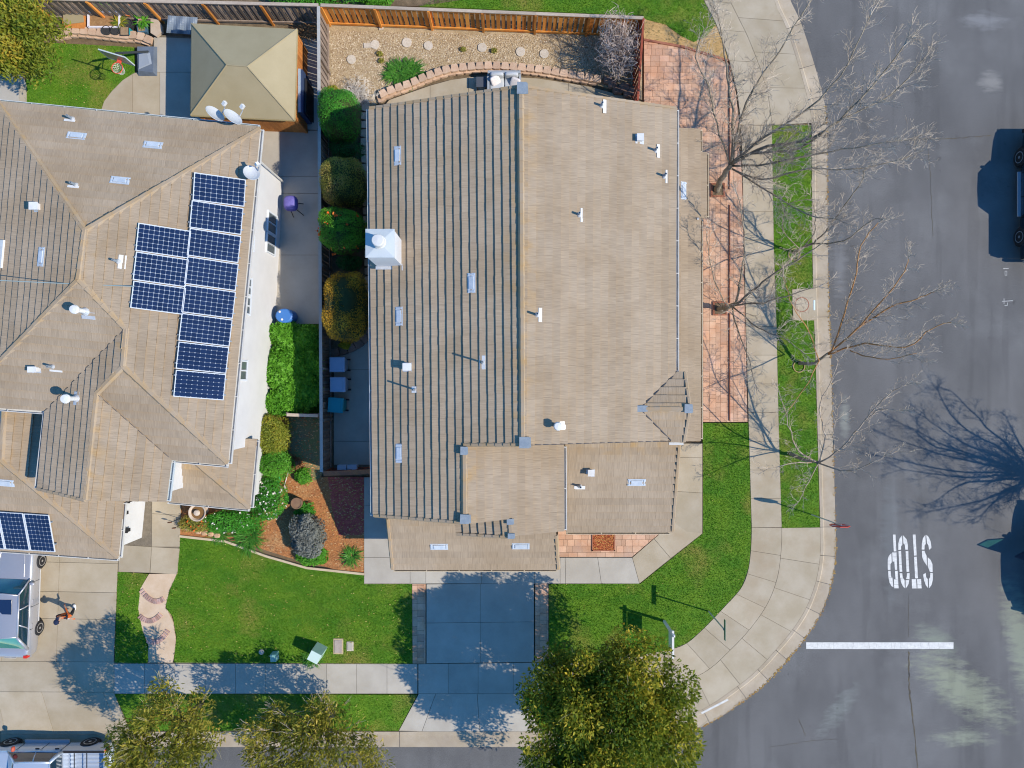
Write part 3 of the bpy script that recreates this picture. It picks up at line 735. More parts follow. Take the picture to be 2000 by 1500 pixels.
# dry leaf litter along the gutter
lv = []
for k in range(700):
    i = random.randrange(30, 90); u = random.random()
    a, b = CG[i], CG[i + 1]
    p = W(a[0] + (b[0] - a[0]) * u + random.gauss(0, 1.2), a[1] + (b[1] - a[1]) * u + random.gauss(0, 1.2), .03)
    r = random.uniform(.02, .05); t = random.random() * 6.28
    for q in range(4): lv.append((p.x + r * math.cos(t + q * 1.57), p.y + r * math.sin(t + q * 1.57) * .6, p.z + random.uniform(0, .01)))
LITTER = leafmat("dry_leaf", (.22, .11, .03), (.42, .27, .07), .1, .8)
tag(np_mesh("leaf_litter", np.array(lv), 4, LITTER, rng.random(len(lv) // 4)), kind="stuff")
# ------------------------------------------------------------------ roofs
class Plane:
    def __init__(s, A, n, k, ze):     # through A at height ze, rising with slope k along the horizontal unit vector n
        s.A = Vector((A.x, A.y, ze)); s.n = Vector((n.x, n.y, 0)).normalized(); s.k = k; s.ze = ze
        s.e = Vector((s.n.y, -s.n.x, 0))
        s.u = (s.n + Vector((0, 0, k))).normalized()
        s.N = s.e.cross(s.u).normalized()
        if s.N.z < 0: s.N = -s.N; 
    @staticmethod
    def eave(a, b, ze, k, inside):
        A, B, I = W(*a, ze), W(*b, ze), W(*inside, ze)
        d = (B - A).normalized(); n = Vector((-d.y, d.x, 0))
        if n.dot(I - A) < 0: n = -n
        return Plane(A, n, k, ze)
    def pt(s, px, py):
        g = W(px, py, 0)
        t = (H - s.ze + s.k * s.A.to_2d().dot(s.n.to_2d())) / (H + s.k * g.to_2d().dot(s.n.to_2d()))
        return Vector((g.x * t, g.y * t, H * (1 - t)))
    def st(s, P):
        d = P - s.A
        return (d.dot(s.e), d.dot(s.u))
    def w(s, a, t, h=0.0):
        return s.A + s.e * a + s.u * t + s.N * h
    def frame(s):
        return Matrix((s.e, s.u, s.N)).transposed()

def to_px(P):
    f = H / (H - P.z)
    return (1000 + P.x * f * S, 750 - P.y * f * S)

def tile_list(pl, poly_px, c=.318, wt=.30, lift=.064, t_off=0.0, eave_over=.03):
    poly = [pl.st(pl.pt(*p)) for p in poly_px]
    ss = [p[0] for p in poly]; ts = [p[1] for p in poly]
    tmax = max(ts); out = []
    t = math.floor((min(ts) - t_off) / c) * c + t_off; r = 0
    while t < tmax:
        s0 = min(ss) - random.uniform(0, wt) if r % 2 else min(ss) - wt * .5
        lj = lift * random.uniform(.9, 1.1); ct = random.random()
        while s0 < max(ss):
            q = clip_poly(poly, s0 + .0015, s0 + wt - .0015, t, t + c)
            if q and area2(q) > .003:
                tj = lj * random.uniform(.93, 1.07); sk = random.uniform(-.004, .004)
                n = len(q)
                top = [pl.w(a, b - .006 + sk, .014 + tj * (1 - (b - t) / c)) for a, b in q]
                bot = [pl.w(a, b, -.01) for a, b in q]
                px = [to_px(P) for P in top]
                inframe = any(0 <= x <= 2000 and 0 <= y_ <= 1500 for x, y_ in px)
                st = max(0, 1 - (tmax - t) / 1.1) * random.uniform(.3, 1) if random.random() < .9 else 0
                out.append(dict(v=top + bot, n=n, uv=q, pa=area2(px) if inframe else 0, tint=.6 * ct + .4 * random.random(), st=st))
            s0 += wt
        t += c; r += 1
    return out

def tile_mesh(name, tiles, parent, kind=None):
    vs = []; fs = []; tint = []; st = []; uv = []
    for T in tiles:
        o = len(vs); n = T['n']
        vs += [tuple(v) for v in T['v']]; uv += list(T['uv']) * 2
        ring = list(range(n))
        # orientation: make the top face point up
        a, b, c_ = T['v'][0], T['v'][1], T['v'][2]
        if (b - a).cross(c_ - a).z < 0: ring.reverse()
        fs.append([o + i for i in ring])
        for i in range(n):
            fs.append([o + ring[i], o + n + ring[i], o + n + ring[(i + 1) % n], o + ring[(i + 1) % n]])
        tint += [T['tint']] * (2 * n); st += [T['st']] * (2 * n)
    me = bpy.data.meshes.new(name); me.from_pydata(vs, [], fs); me.materials.append(ROOF)
    for nm, dat in (("tint", tint), ("stain", st)):
        at = me.attributes.new(nm, 'FLOAT', 'POINT'); at.data.foreach_set("value", dat)
    l = me.uv_layers.new(name="tile_uv")
    vi = np.zeros(len(me.loops), dtype=np.int32); me.loops.foreach_get("vertex_index", vi)
    l.data.foreach_set("uv", np.array(uv, dtype=np.float32)[vi].ravel())
    me.update()
    ob = bpy.data.objects.new(name, me); link(ob, parent)
    if kind: ob['kind'] = kind
    return ob

def build_roof(house, planes, limit):
    """planes: list of (Plane, px outline); a deck slab each, tiles clipped to the outline"""
    deck = MB()
    tl = []
    for pl, poly in planes:
        deck.slab([pl.pt(*p) - Vector((0, 0, .012)) for p in poly], .17)
        tl += tile_list(pl, poly)
    roof = deck.build("roof", FASCIA, house)
    tl.sort(key=lambda T: -T['pa'])
    for T in tl[:limit]: tile_mesh("roof_tile", [T], roof)
    tile_mesh("roof_tile_field", tl[limit:], roof, kind="stuff")
    return roof

# ridge, hip and verge tiles: one mesh each, shared by all its copies
def cap_mesh(name, w, L, peak, side, rise):
    mb = MB()
    pr = [(-w, -side), (-w * .45, peak), (w * .45, peak), (w, -side)]
    vs = [(x, 0, z + rise) for x, z in pr] + [(x, L + .035, z) for x, z in pr]
    mb.add(vs, [(0, 1, 5, 4), (1, 2, 6, 5), (2, 3, 7, 6), (3, 2, 1, 0), (4, 5, 6, 7)])
    me = mb.mesh(name, ROOF)
    me.attributes.new("stain", 'FLOAT', 'POINT').data.foreach_set("value", [.55] * len(me.vertices))
    return me
CAP = cap_mesh("ridge_tile", .125, .37, .03, .05, .022)
VERGE = cap_mesh("verge_tile", .095, .31, .03, .09, .03)

def caps(p, q, parent, me=CAP, L=.37, name="ridge_tile", up=None, lift=.03):
    p, q = Vector(p), Vector(q); d = (q - p); n = max(1, round(d.length / L)); d.normalize()
    u = Vector((0, 0, 1)) if up is None else up
    x = d.cross(u).normalized(); z = x.cross(d).normalized()
    M = Matrix((x, d, z)).transposed()
    for i in range(n):
        o = piece(name, me, p + (q - p) * (i / n) + z * (lift + random.uniform(-.004, .004)), parent, M=M)
        o.rotation_euler.rotate_axis('Z', random.uniform(-.02, .02))
        o.scale = (random.uniform(.96, 1.04), (q - p).length / n / L, 1)

def gutter(pts, parent, m=GUTTER, w=.115, dep=.10, out=None):
    """U-shaped trough along an eave; pts world points of the eave edge, out: outward horizontal direction"""
    mb = MB()
    for a, b in zip(pts, pts[1:]):
        a, b = Vector(a), Vector(b); d = (b - a); L = d.length; d.normalize()
        o = out.normalized() if out is not None else Vector((d.y, -d.x, 0))
        th = .016
        M = Matrix((d, o, Vector((0, 0, 1)))).transposed()
        mid = (a + b) / 2 - Vector((0, 0, .02))
        mb.box(mid + o * (w * .5) - Vector((0, 0, dep)), (L, w, th), M=M)
        mb.box(mid + o * w - Vector((0, 0, dep * .5 - .004)), (L, th * 1.6, dep), M=M)
        mb.box(mid + o * .006 - Vector((0, 0, dep * .5)), (L, th, dep * .8), M=M)
        n = max(2, int(L / 1.2))
        for k in range(n + 1):
            t = (k / n - .5) * (L - .06)
            mb.box(mid + d * t + o * (w * .5) + Vector((0, 0, .004)), (.035, w, .012), M=M)
    return mb.build("gutter", m, parent)

def flat_vent(pl, px, py, parent, horiz=True, sz=(.72, .30)):
    """low tile vent: a tray with a raised hood, lying on the tiles"""
    P = pl.pt(px, py); M = pl.frame(); mb = MB()
    mb.box(P + pl.N * .058, (sz[0], sz[1], .02), M=M)
    v = mb.build("roof_vent", GALVB, parent)
    h = MB(); h.box(P + pl.N * .085, (sz[0] * .62, sz[1] * .6, .035), M=M); h.build("vent_hood", GALVB, v)
    for sg in (-1, 1): MB().box(P + pl.N * .076 + pl.e * sz[0] * .42 * sg, (.05, sz[1] * .8, .018), M=M).build("vent_rib", GALVB, v)

def pipe_vent(pl, px, py, parent, h=.45, r=.045, fl=(.28, .62), fdir=None, cap=False, shift=(0, 0), tall=False):
    """a flashing sheet on the tiles with a plumbing pipe through it"""
    P = pl.pt(px, py); M = pl.frame(); mb = MB()
    mb.box(P + pl.N * .052 + pl.e * shift[0] + pl.u * shift[1], (fl[0], fl[1], .016), M=M)
    v = mb.build("roof_pipe", GALV if cap else WHITE, parent)
    q = MB(); q.lathe([(r * 2.2, .03), (r * 1.2, .14), (r * 1.2, .15)], P, 12); q.build("flashing_cone", GALV, v)
    q = MB(); q.lathe([(r, .04), (r, h), (r * .72, h), (r * .72, h - .05)], P, 12); q.build("pipe", WHITE if cap else LEAD, v)
    if cap:
        q = MB(); q.lathe([(r * 1.9, h - .10), (r * 2.1, h - .02), (r * 1.7, h + .06), (.01, h + .075)], P, 14); q.build("pipe_cap", WHITE, v)

def box_vent(pl, px, py, parent, sz=(.26, .22, .24)):
    P = pl.pt(px, py); M = pl.frame(); mb = MB()
    mb.box(P + pl.N * .05 + pl.e * 0, (.34, .36, .016), M=M)
    v = mb.build("roof_vent", GALV, parent)
    q = MB(); q.box(P + Vector((0, 0, .17)), (sz[0], sz[1], sz[2])); q.box(P + Vector((0, 0, .31)), (sz[0] + .06, sz[1] + .06, .03)); q.build("vent_hood", WHITE, v)

# ------------------------------------------------------------------ the house on the corner
K = .342
house = thing("house", "big tan tiled house on the street corner with stepped gables and chimney", "house", (0.3, 3.5, 0))
M1 = Plane.eave((722, 212), (730, 1008), 5.0, K, (900, 600))
M2 = Plane.eave((1320, 213), (1316, 862), 5.0, K, (1100, 600))
M3 = Plane.eave((1100, 868), (1101, 1037), 5.0, K, (950, 950))
M4 = Plane.eave((890, 1018), (892, 1043), 4.95, K, (960, 1030))
M5 = Plane.eave((1105, 1038), (1313, 1038), 3.0, K, (1200, 900))
M6 = Plane.eave((767, 1111), (1090, 1111), 2.8, .47, (900, 1050))
M7 = Plane.eave((1367, 252), (1367, 862), 3.0, K, (1300, 600))
M8 = Plane.eave((1320, 727), (1338, 727), 5.0, K, (1330, 790))
M9 = Plane.eave((1312, 863), (1336, 863), 5.0, K, (1330, 800))
HP = [(M1, [(722, 211), (1017, 168), (1021, 869), (906, 868), (906, 1023), (730, 1008)]),
      (M2, [(1017, 168), (1320, 213), (1320, 728), (1249, 797), (1310, 861), (1021, 869)]),
      (M3, [(907, 873), (1100, 868), (1101, 1037), (998, 1047), (996, 1013), (908, 1024)]),
      (M4, [(889, 1021), (996, 1014), (998, 1049), (892, 1043)]),
      (M5, [(1104, 862), (1327, 862), (1313, 1038), (1105, 1038)]),
      (M6, [(757, 1000), (1084, 1000), (1090, 1111), (767, 1111)]),
      (M7, [(1290, 249), (1366, 252), (1367, 297), (1379, 298), (1379, 425), (1367, 427), (1367, 861), (1290, 863)]),
      (M8, [(1322, 727), (1337, 727), (1346, 798), (1249, 798)]),
      (M9, [(1249, 798), (1346, 798), (1335, 863), (1311, 862)])]
mroof = build_roof(house, HP, 300)
# walls (world metres)
wl_ = MB()
def block(mb, pts, z1): mb.prism([(x, y_, z1) for x, y_ in pts], 0)
block(wl_, [(-4.95, 10.1), (.33, 10.1), (5.85, 10.1), (5.85, -1.9), (-.3, -1.9), (-4.95, -1.9)], 4.78)
block(wl_, [(-4.95, -1.85), (1.6, -1.85), (1.6, -5.3), (-.2, -5.3), (-.2, -4.85), (-4.95, -4.85)], 4.75)
block(wl_, [(1.65, -1.95), (5.75, -1.95), (5.75, -5.75), (1.65, -5.75)], 2.80)
block(wl_, [(-4.7, -4.9), (1.5, -4.9), (1.5, -7.2), (-4.7, -7.2)], 2.6)
block(wl_, [(5.9, 10.0), (7.25, 10.0), (7.25, -2.0), (5.9, -2.0)], 2.7)
# gable triangles
def gable(mb, a, apex, b, th):
    a, apex, b = Vector(a), Vector(apex), Vector(b); t = Vector(th)
    mb.add([a, apex, b, a + t, apex + t, b + t], [(0, 1, 2), (5, 4, 3), (0, 3, 4, 1), (1, 4, 5, 2), (2, 5, 3, 0)])
gable(wl_, (-4.95, 10.1, 4.77), (.33, 10.1, 6.6), (5.85, 10.1, 4.77), (0, -.2, 0)); gable(wl_, (-4.95, -1.9, 4.77), (.33, -1.9, 6.6), (5.85, -1.9, 4.77), (0, .2, 0))
gable(wl_, (-4.95, -4.85, 4.74), (-1.8, -4.85, 5.85), (1.6, -4.85, 4.74), (0, .2, 0)); gable(wl_, (-4.7, -5.1, 2.59), (-4.7, -5.1, 3.7), (-4.7, -7.2, 2.59), (.15, 0, 0))
gable(wl_, (5.75, -1.95, 2.79), (5.75, -1.95, 3.9), (5.75, -5.75, 2.79), (-.15, 0, 0))
gable(wl_, (6.3, .3, 4.75), (6.3, -.93, 5.2), (6.3, -2.1, 4.75), (-.15, 0, 0))
wl_.build("wall", BEIGE, house)
gd = MB().box((-1.6, -7.22, 1.15), (4.9, .05, 2.2)).build("garage_door", WHITE, house)
def front_window(x, y_, z, w, h):
    mb = MB()
    for dx, dz, sx, sz in ((0, h / 2, w + .12, .07), (0, -h / 2, w + .12, .07), (-w / 2, 0, .07, h - .07), (w / 2, 0, .07, h - .07), (0, 0, .05, h - .07)): mb.box((x + dx, y_ - .03, z + dz), (sx, .08, sz))
    f = mb.build("window", WHITE, house)
    for s in (-1, 1): MB().box((x + s * w / 4, y_ - .015, z), (w / 2 - .09, .025, h - .09)).build("pane", mat("house_glass", (.08, .10, .12), fine=0, rough=.08, spec=.6), f)
front_window(.7, -5.3, 3.95, 1.2, .9); front_window(-3.0, -4.85, 4.1, 1.3, .8); front_window(4.4, -5.75, 1.5, 1.5, 1.2)
MB().box((2.5, -5.78, 1.15), (.95, .06, 2.0)).build("front_door", mat("door_brown", (.16, .07, .04)), house)
# ridges and verges
rd = Vector((0, 0, 0))
caps(M2.pt(1021, 866), M2.pt(1017, 172), mroof)
caps(M3.pt(908, 1022), M3.pt(907, 874), mroof)
caps(M4.pt(997, 1048), M4.pt(996, 1015), mroof)
caps(M8.pt(1346, 798), M8.pt(1250, 798), mroof)
def verge(pl, a, b, lift=.04): caps(pl.pt(*a), pl.pt(*b), mroof, VERGE, .31, "verge_tile", up=pl.N, lift=lift)
verge(M1, (723, 212), (1012, 170)); verge(M1, (731, 1006), (904, 1020)); verge(M1, (907, 868), (1016, 868)); verge(M2, (1319, 212), (1022, 170))
verge(M4, (892, 1042), (993, 1048)); verge(M5, (1313, 1036), (1326, 866)); verge(M6, (1090, 1110), (1086, 1046)); verge(M6, (767, 1110), (758, 1014)); verge(M8, (1337, 728), (1346, 794)); verge(M9, (1335, 862), (1346, 802))
# verges on lit slopes, lead saddles where ridges end
sad = MB()
for P, sx, sy in ((M2.pt(1019, 174), .34, .42), (M2.pt(1024, 864), .36, .40), (M3.pt(908, 1013), .34, .34), (M4.pt(996, 1018), .24, .22), (M4.pt(998, 1046), .24, .2), (M8.pt(1252, 798), .36, .24), (M8.pt(1343, 798), .28, .34), (M3.pt(906, 880), .24, .3)):
    sad.box(P + Vector((0, 0, .10)), (sx, sy, .03), random.uniform(-.05, .05)); sad.box(P + Vector((sx * .45, 0, .06)), (sx * .4, sy * .9, .03), .05)
sad.build("lead_saddle", LEAD, mroof)
def valley(pl, a, b, par, r=.028):
    MB().tube([pl.pt(*a) + Vector((0, 0, .055)), pl.pt(*b) + Vector((0, 0, .055))], r, 5).build("valley_flashing", DARKFL, par)
DARKFL = mat("dark_valley", (.07, .07, .075), fine=.1, rough=.7)
valley(M2, (1250, 797), (1320, 729), mroof); valley(M2, (1250, 799), (1310, 860), mroof); valley(M2, (1030, 869), (1308, 861), mroof, .014)
X_ = Vector((1, 0, 0)); Yn = Vector((0, -1, 0))
gutter([M2.pt(1320, 214), M2.pt(1320, 726)], house, out=X_)
gutter([M1.pt(722, 213), M1.pt(730, 1008)], house, out=-X_)
gutter([M3.pt(1100, 872), M3.pt(1101, 1036)], house, out=X_)
gutter([M5.pt(1106, 1038), M5.pt(1310, 1038)], house, out=Yn, m=mat("tan_gutter", (.50, .42, .30)))
gutter([M6.pt(768, 1111), M6.pt(1089, 1111)], house, out=Yn, m=MATS["tan_gutter"])
gutter([M7.pt(1367, 428), M7.pt(1367, 858)], house, out=X_, m=MATS["tan_gutter"]); gutter([M7.pt(1366, 253), M7.pt(1366, 297)], house, out=X_, m=MATS["tan_gutter"]); gutter([M7.pt(1379, 299), M7.pt(1379, 424)], house, out=X_, m=MATS["tan_gutter"])
MB().box(M9.pt(1321, 864) + Vector((0, -.05, -.05)), (.55, .10, .10)).build("gutter", GUTTER, house)
MB().tube([M7.pt(1362, 421) + Vector((0, -.15, .1)), M7.pt(1362, 421) + Vector((0, -.2, -.5)), M7.pt(1362, 424) + Vector((0, -.2, -2.2))], .05).build("downspout", GUTTER, house)
for px, py in ((778, 305), (922, 553), (781, 618), (781, 885)): flat_vent(M1, px, py, mroof)
for px, py in ((858, 1066), (1017, 1065)): flat_vent(M6, px, py, mroof)
flat_vent(M5, 1243, 941, mroof); flat_vent(M7, 1334, 373, mroof)
for px, py, h in ((1174, 208, .4), (1279, 295, .4), (1296, 345, .4), (1130, 420, .35), (1048, 615, .5)): pipe_vent(M2, px, py, mroof, h, fl=(.50, .13), shift=(0, -.12)) ; 
pipe_vent(M2, 1088, 831, mroof, .55, .075, fl=(.28, .30), cap=True, shift=(0, -.15))
box_vent(M2, 1248, 273, mroof, (.2, .2, .2)); box_vent(M1, 797, 717, mroof)
pipe_vent(M1, 943, 708, mroof, .75, .035, fl=(.50, .24)); pipe_vent(M1, 811, 761, mroof, .75, .035, fl=(.24, .24))
pipe_vent(M5, 1132, 949, mroof, .4, fl=(.44, .22), shift=(0, -.08)); box_vent(M5, 1153, 922, mroof, (.2, .2, .2))
# chimney
ch = MB(); ch.hexa([(-5.12, 4.47, 4.6), (-4.16, 4.47, 4.6), (-4.16, 5.42, 4.6), (-5.12, 5.42, 4.6)], [(-5.12, 4.47, 7.2), (-4.16, 4.47, 7.2), (-4.16, 5.42, 7.2), (-5.12, 5.42, 7.2)])
chim = ch.build("chimney", STUCCO, house)
c4 = [(-5.15, 4.44), (-4.13, 4.44), (-4.13, 5.45), (-5.15, 5.45)]; cc = (-4.64, 4.945)
cb = MB()
cb.add([(x, y_, 7.2) for x, y_ in c4] + [(x, y_, 7.25) for x, y_ in c4] + [(cc[0] + (x - cc[0]) * .3, cc[1] + (y_ - cc[1]) * .3, 7.33) for x, y_ in c4], [(0, 1, 5, 4), (1, 2, 6, 5), (2, 3, 7, 6), (3, 0, 4, 7), (4, 5, 9, 8), (5, 6, 10, 9), (6, 7, 11, 10), (7, 4, 8, 11), (8, 9, 10, 11), (3, 2, 1, 0)])
cb.build("chimney_cap", mat("chimney_sheet", (.42, .47, .50), (.48, .52, .54), scale=2, fine=.05, rough=.5), chim)
MB().lathe([(.13, 7.3), (.13, 7.52), (.215, 7.52), (.215, 7.78), (.19, 7.82), (.01, 7.84)], (cc[0] + .02, cc[1], 0), 20).build("flue", mat("flue_metal", (.58, .575, .56), rough=.5, fine=.04), chim, smooth=False)
MB().lathe([(.16, 7.42), (.235, 7.44), (.235, 7.50), (.16, 7.52)], (cc[0] + .02, cc[1], 0), 20).build("flue_collar", WHITE, chim)
fl = MB(); fl.box((-4.1, 4.4, 5.47), (.1, .25, .05), 0); fl.box((-4.64, 4.4, 5.3), (1.05, .12, .04)); fl.build("flashing", GALV, chim)

# ------------------------------------------------------------------ the neighbour's house
nh = thing("house", "tan hip-roofed house with white walls and solar panels, beside the corner house", "house", (-16, 2, 0))
def pdown(P0, ndown, k=K):             # plane falling along ndown through P0
    return Plane(P0, -ndown, k, P0.z)
L1 = Plane.eave((0, 200), (508, 250), 5.0, K, (165, 400))
L2 = Plane.eave((508, 250), (445, 907), 5.0, K, (250, 600))
dn = -L1.n; de = -L2.n
south = L1.n.copy(); west = L2.n.copy()
L3 = pdown(L2.pt(159, 498), west)
L4 = pdown(L2.pt(152, 546), south)
L5 = pdown(L2.pt(240, 680), west)
L6 = Plane.eave((335, 897), (445, 907), 5.0, K, (240, 760))
L7 = Plane.eave((335, 897), (325, 980), 5.0, K, (200, 880))
L8 = Plane.eave((327, 978), (488, 993), 2.8, K, (400, 900))
L9 = Plane.eave((500, 860), (488, 993), 2.8, K, (400, 900))
L10 = Plane.eave((242, 980), (231, 1090), 2.8, K, (100, 950))
L11 = Plane.eave((0, 1073), (231, 1090), 2.8, K, (100, 950))
NP = [(L1, [(-4, 199), (508, 250), (165, 450)]),
      (L2, [(508, 250), (445, 907), (240, 715), (245, 642), (153, 546), (165, 450)]),
      (L3, [(165, 450), (153, 546), (0, 706), (-70, 775), (-4, 199)]),
      (L4, [(152, 546), (245, 642), (92, 802), (0, 796), (-70, 790), (-70, 777), (0, 706)]),
      (L5, [(245, 642), (236, 714), (189, 767), (167, 977), (73, 955), (90, 804)]),
      (L6, [(240, 715), (445, 907), (335, 897), (189, 767)]),
      (L7, [(189, 767), (335, 897), (325, 980), (167, 977)]),
      (L8, [(327, 978), (488, 993), (383, 903), (320, 898)]),
      (L9, [(501, 858), (488, 993), (383, 903), (383, 850)]),
      (L10, [(245, 940), (231, 1090), (2, 898), (8, 770), (252, 770)]),
      (L11, [(-70, 1068), (231, 1090), (2, 898), (-70, 893)])]
nroof = build_roof(nh, NP, 300)
nw_ = MB()
block(nw_, [(-10.36, 9.2), (-11.0, -2.6), (-13.3, -2.45), (-17.4, -.9), (-20.3, -.6), (-19.4, 10.1)], 4.78)
block(nw_, [(-13.32, -2.3), (-13.5, -4.25), (-17.5, -3.85), (-17.3, -1.0)], 4.72)
block(nw_, [(-11.05, -2.7), (-11.2, -4.85), (-13.4, -4.65), (-13.35, -2.5)], 2.6)
block(nw_, [(-16.45, -3.9), (-16.75, -6.95), (-22.4, -6.4), (-22.2, -.7), (-17.5, -.95)], 2.6)
nwall = nw_.build("wall", STUCCO, nh)
Pr1, Pr2, Pr3 = L2.pt(165, 450), L2.pt(153, 546), L2.pt(245, 642)
Pr4 = L2.pt(240, 715); Pr5 = L7.pt(189, 767); Pr6 = L7.pt(167, 976)
for a, b in ((L2.pt(507, 252), Pr1), (L1.pt(-4, 200), Pr1), (Pr2, Pr1), (L4.pt(-60, 768), Pr2), (Pr2, Pr3), (Pr4, Pr3), (Pr5, Pr4), (L2.pt(444, 904), Pr4), (Pr6, Pr5), (L9.pt(487, 991), L9.pt(385, 905)), (L10.pt(230, 1088), L10.pt(2, 899)), (L10.pt(3, 897), L10.pt(8, 800))):
    caps(a, b, nroof)
caps(L5.pt(74, 954), L5.pt(165, 976), nroof, VERGE, .31, "verge_tile", up=L5.N)
valley(L4, (244, 644), (92, 802), nroof, .022); valley(L7, (189, 768), (335, 896), nroof, .012)
NE = Vector((L2.n.x, L2.n.y, 0)) * -1; NN = L1.n * -1
gutter([L1.pt(-4, 200), L1.pt(506, 250)], nh, out=NN, m=mat("grey_gutter", (.45, .50, .52)))
gutter([L2.pt(508, 252), L2.pt(445, 906)], nh, out=NE)
gutter([L6.pt(336, 897), L6.pt(445, 907)], nh, out=-NN)
gutter([L7.pt(335, 898), L7.pt(325, 979)], nh, out=NE, m=MATS["grey_gutter"]); gutter([L8.pt(327, 978), L8.pt(487, 993)], nh, out=-NN); gutter([L9.pt(500, 860), L9.pt(488, 992)], nh, out=NE)
gutter([L10.pt(240, 982), L10.pt(231, 1089)], nh, out=NE); gutter([L11.pt(-60, 1069), L11.pt(231, 1090)], nh, out=-NN)
gutter([L4.pt(-60, 792), L4.pt(90, 803)], nh, out=-NN); gutter([L5.pt(90, 804), L5.pt(73, 954)], nh, out=-NE)
for pl, px, py in ((L1, 151, 267), (L1, 300, 285), (L1, 236, 354), (L3, 83, 502), (L11, 12, 942)): flat_vent(pl, px, py, nroof)
for pl, px, py in ((L1, 143, 233), (L1, 150, 362)): pipe_vent(pl, px, py, nroof, .4, fl=(.42, .10), shift=(.08, .1))
pipe_vent(L2, 232, 511, nroof, .4, fl=(.50, .26), shift=(0, -.12))
box_vent(L3, 76, 406, nroof); box_vent(L4, 73, 722, nroof, (.26, .16, .2)); pipe_vent(L4, 105, 716, nroof, .4, fl=(.48, .16), shift=(.1, -.1)); pipe_vent(L4, 168, 608, nroof, .7, .08, fl=(.5, .26), cap=True, shift=(.1, -.14)); pipe_vent(L5, 152, 778, nroof, .75, .085, fl=(.5, .26), cap=True)
sk = MB(); P = L3.pt(4, 497); sk.box(P + L3.N * .09, (1.05, .42, .12), M=L3.frame()); sk.build("skylight", WHITE, nroof)
# windows of the white east wall; a few high ones under the eave, one low pair
WINGL = mat("window_glass", (.10, .12, .13), fine=0, rough=.08, spec=.6)
WTRIM = mat("window_frame", (.62, .66, .70), fine=.02)
ed0, ed1 = Vector((-10.36, 9.2, 0)), Vector((-11.0, -2.6, 0)); wd = (ed1 - ed0).normalized(); wo = Vector((-wd.y, wd.x, 0))
if wo.x < 0: wo = -wo
WM = Matrix((wd, wo, Vector((0, 0, 1)))).transposed()
def wall_window(y0, y1, z0, z1, screen=False):
    ym = (y0 + y1) / 2; t = (ed0.y - ym) / -wd.y; P = ed0 + wd * t; P.z = (z0 + z1) / 2
    w, h = abs(y1 - y0), z1 - z0
    mb = MB()
    for dx, dz, sx, sz in ((0, h / 2, w + .1, .06), (0, -h / 2, w + .1, .06), (-w / 2, 0, .06, h - .06), (w / 2, 0, .06, h - .06), (0, 0, .04, h - .06)):
        mb.box(P + wd * dx + Vector((0, 0, dz)) + wo * .03, (sx, .07, sz), M=WM)
    f = mb.build("window", WTRIM, nh)
    for sx in (-1, 1):
        MB().box(P + wd * (sx * w / 4) + wo * .018, (w / 2 - .08, .02, h - .08), M=WM).build("pane", WINGL, f)
def wy(py, z): return (750 - py) / S * (H - z) / H
for a, b in ((460, 486), (543, 575), (580, 613), (705, 742)): wall_window(wy(a, 3.7), wy(b, 3.7), 3.3, 4.2)
wall_window(wy(417, 1.4), wy(455, 1.4), .75, 1.85); wall_window(wy(458, 1.4), wy(494, 1.4), .75, 1.85)
MB().tube([(-10.2, 9.0, 4.7), (-10.25, 9.05, 3.8), (-10.27, 9.08, .4)], .045).build("downspout", GUTTER, nh)
# small entry lean-to post and cap by the lower roof corner
MB().box((-11.3, -2.35, 1.7), (.35, .45, 3.4)).build("wall_pier", STUCCO, nh)
WDS = MB()
for (x, y_, z) in ((-16.45, -5.0, 1.7), (-16.52, -5.5, 1.9), (-16.6, -6.3, 1.6)):
    WDS.box((x, y_, z), (.14, .14, .26)); WDS.box((x, y_, z + .16), (.2, .2, .05))
WDS.build("wall_lantern", DARK, nh)
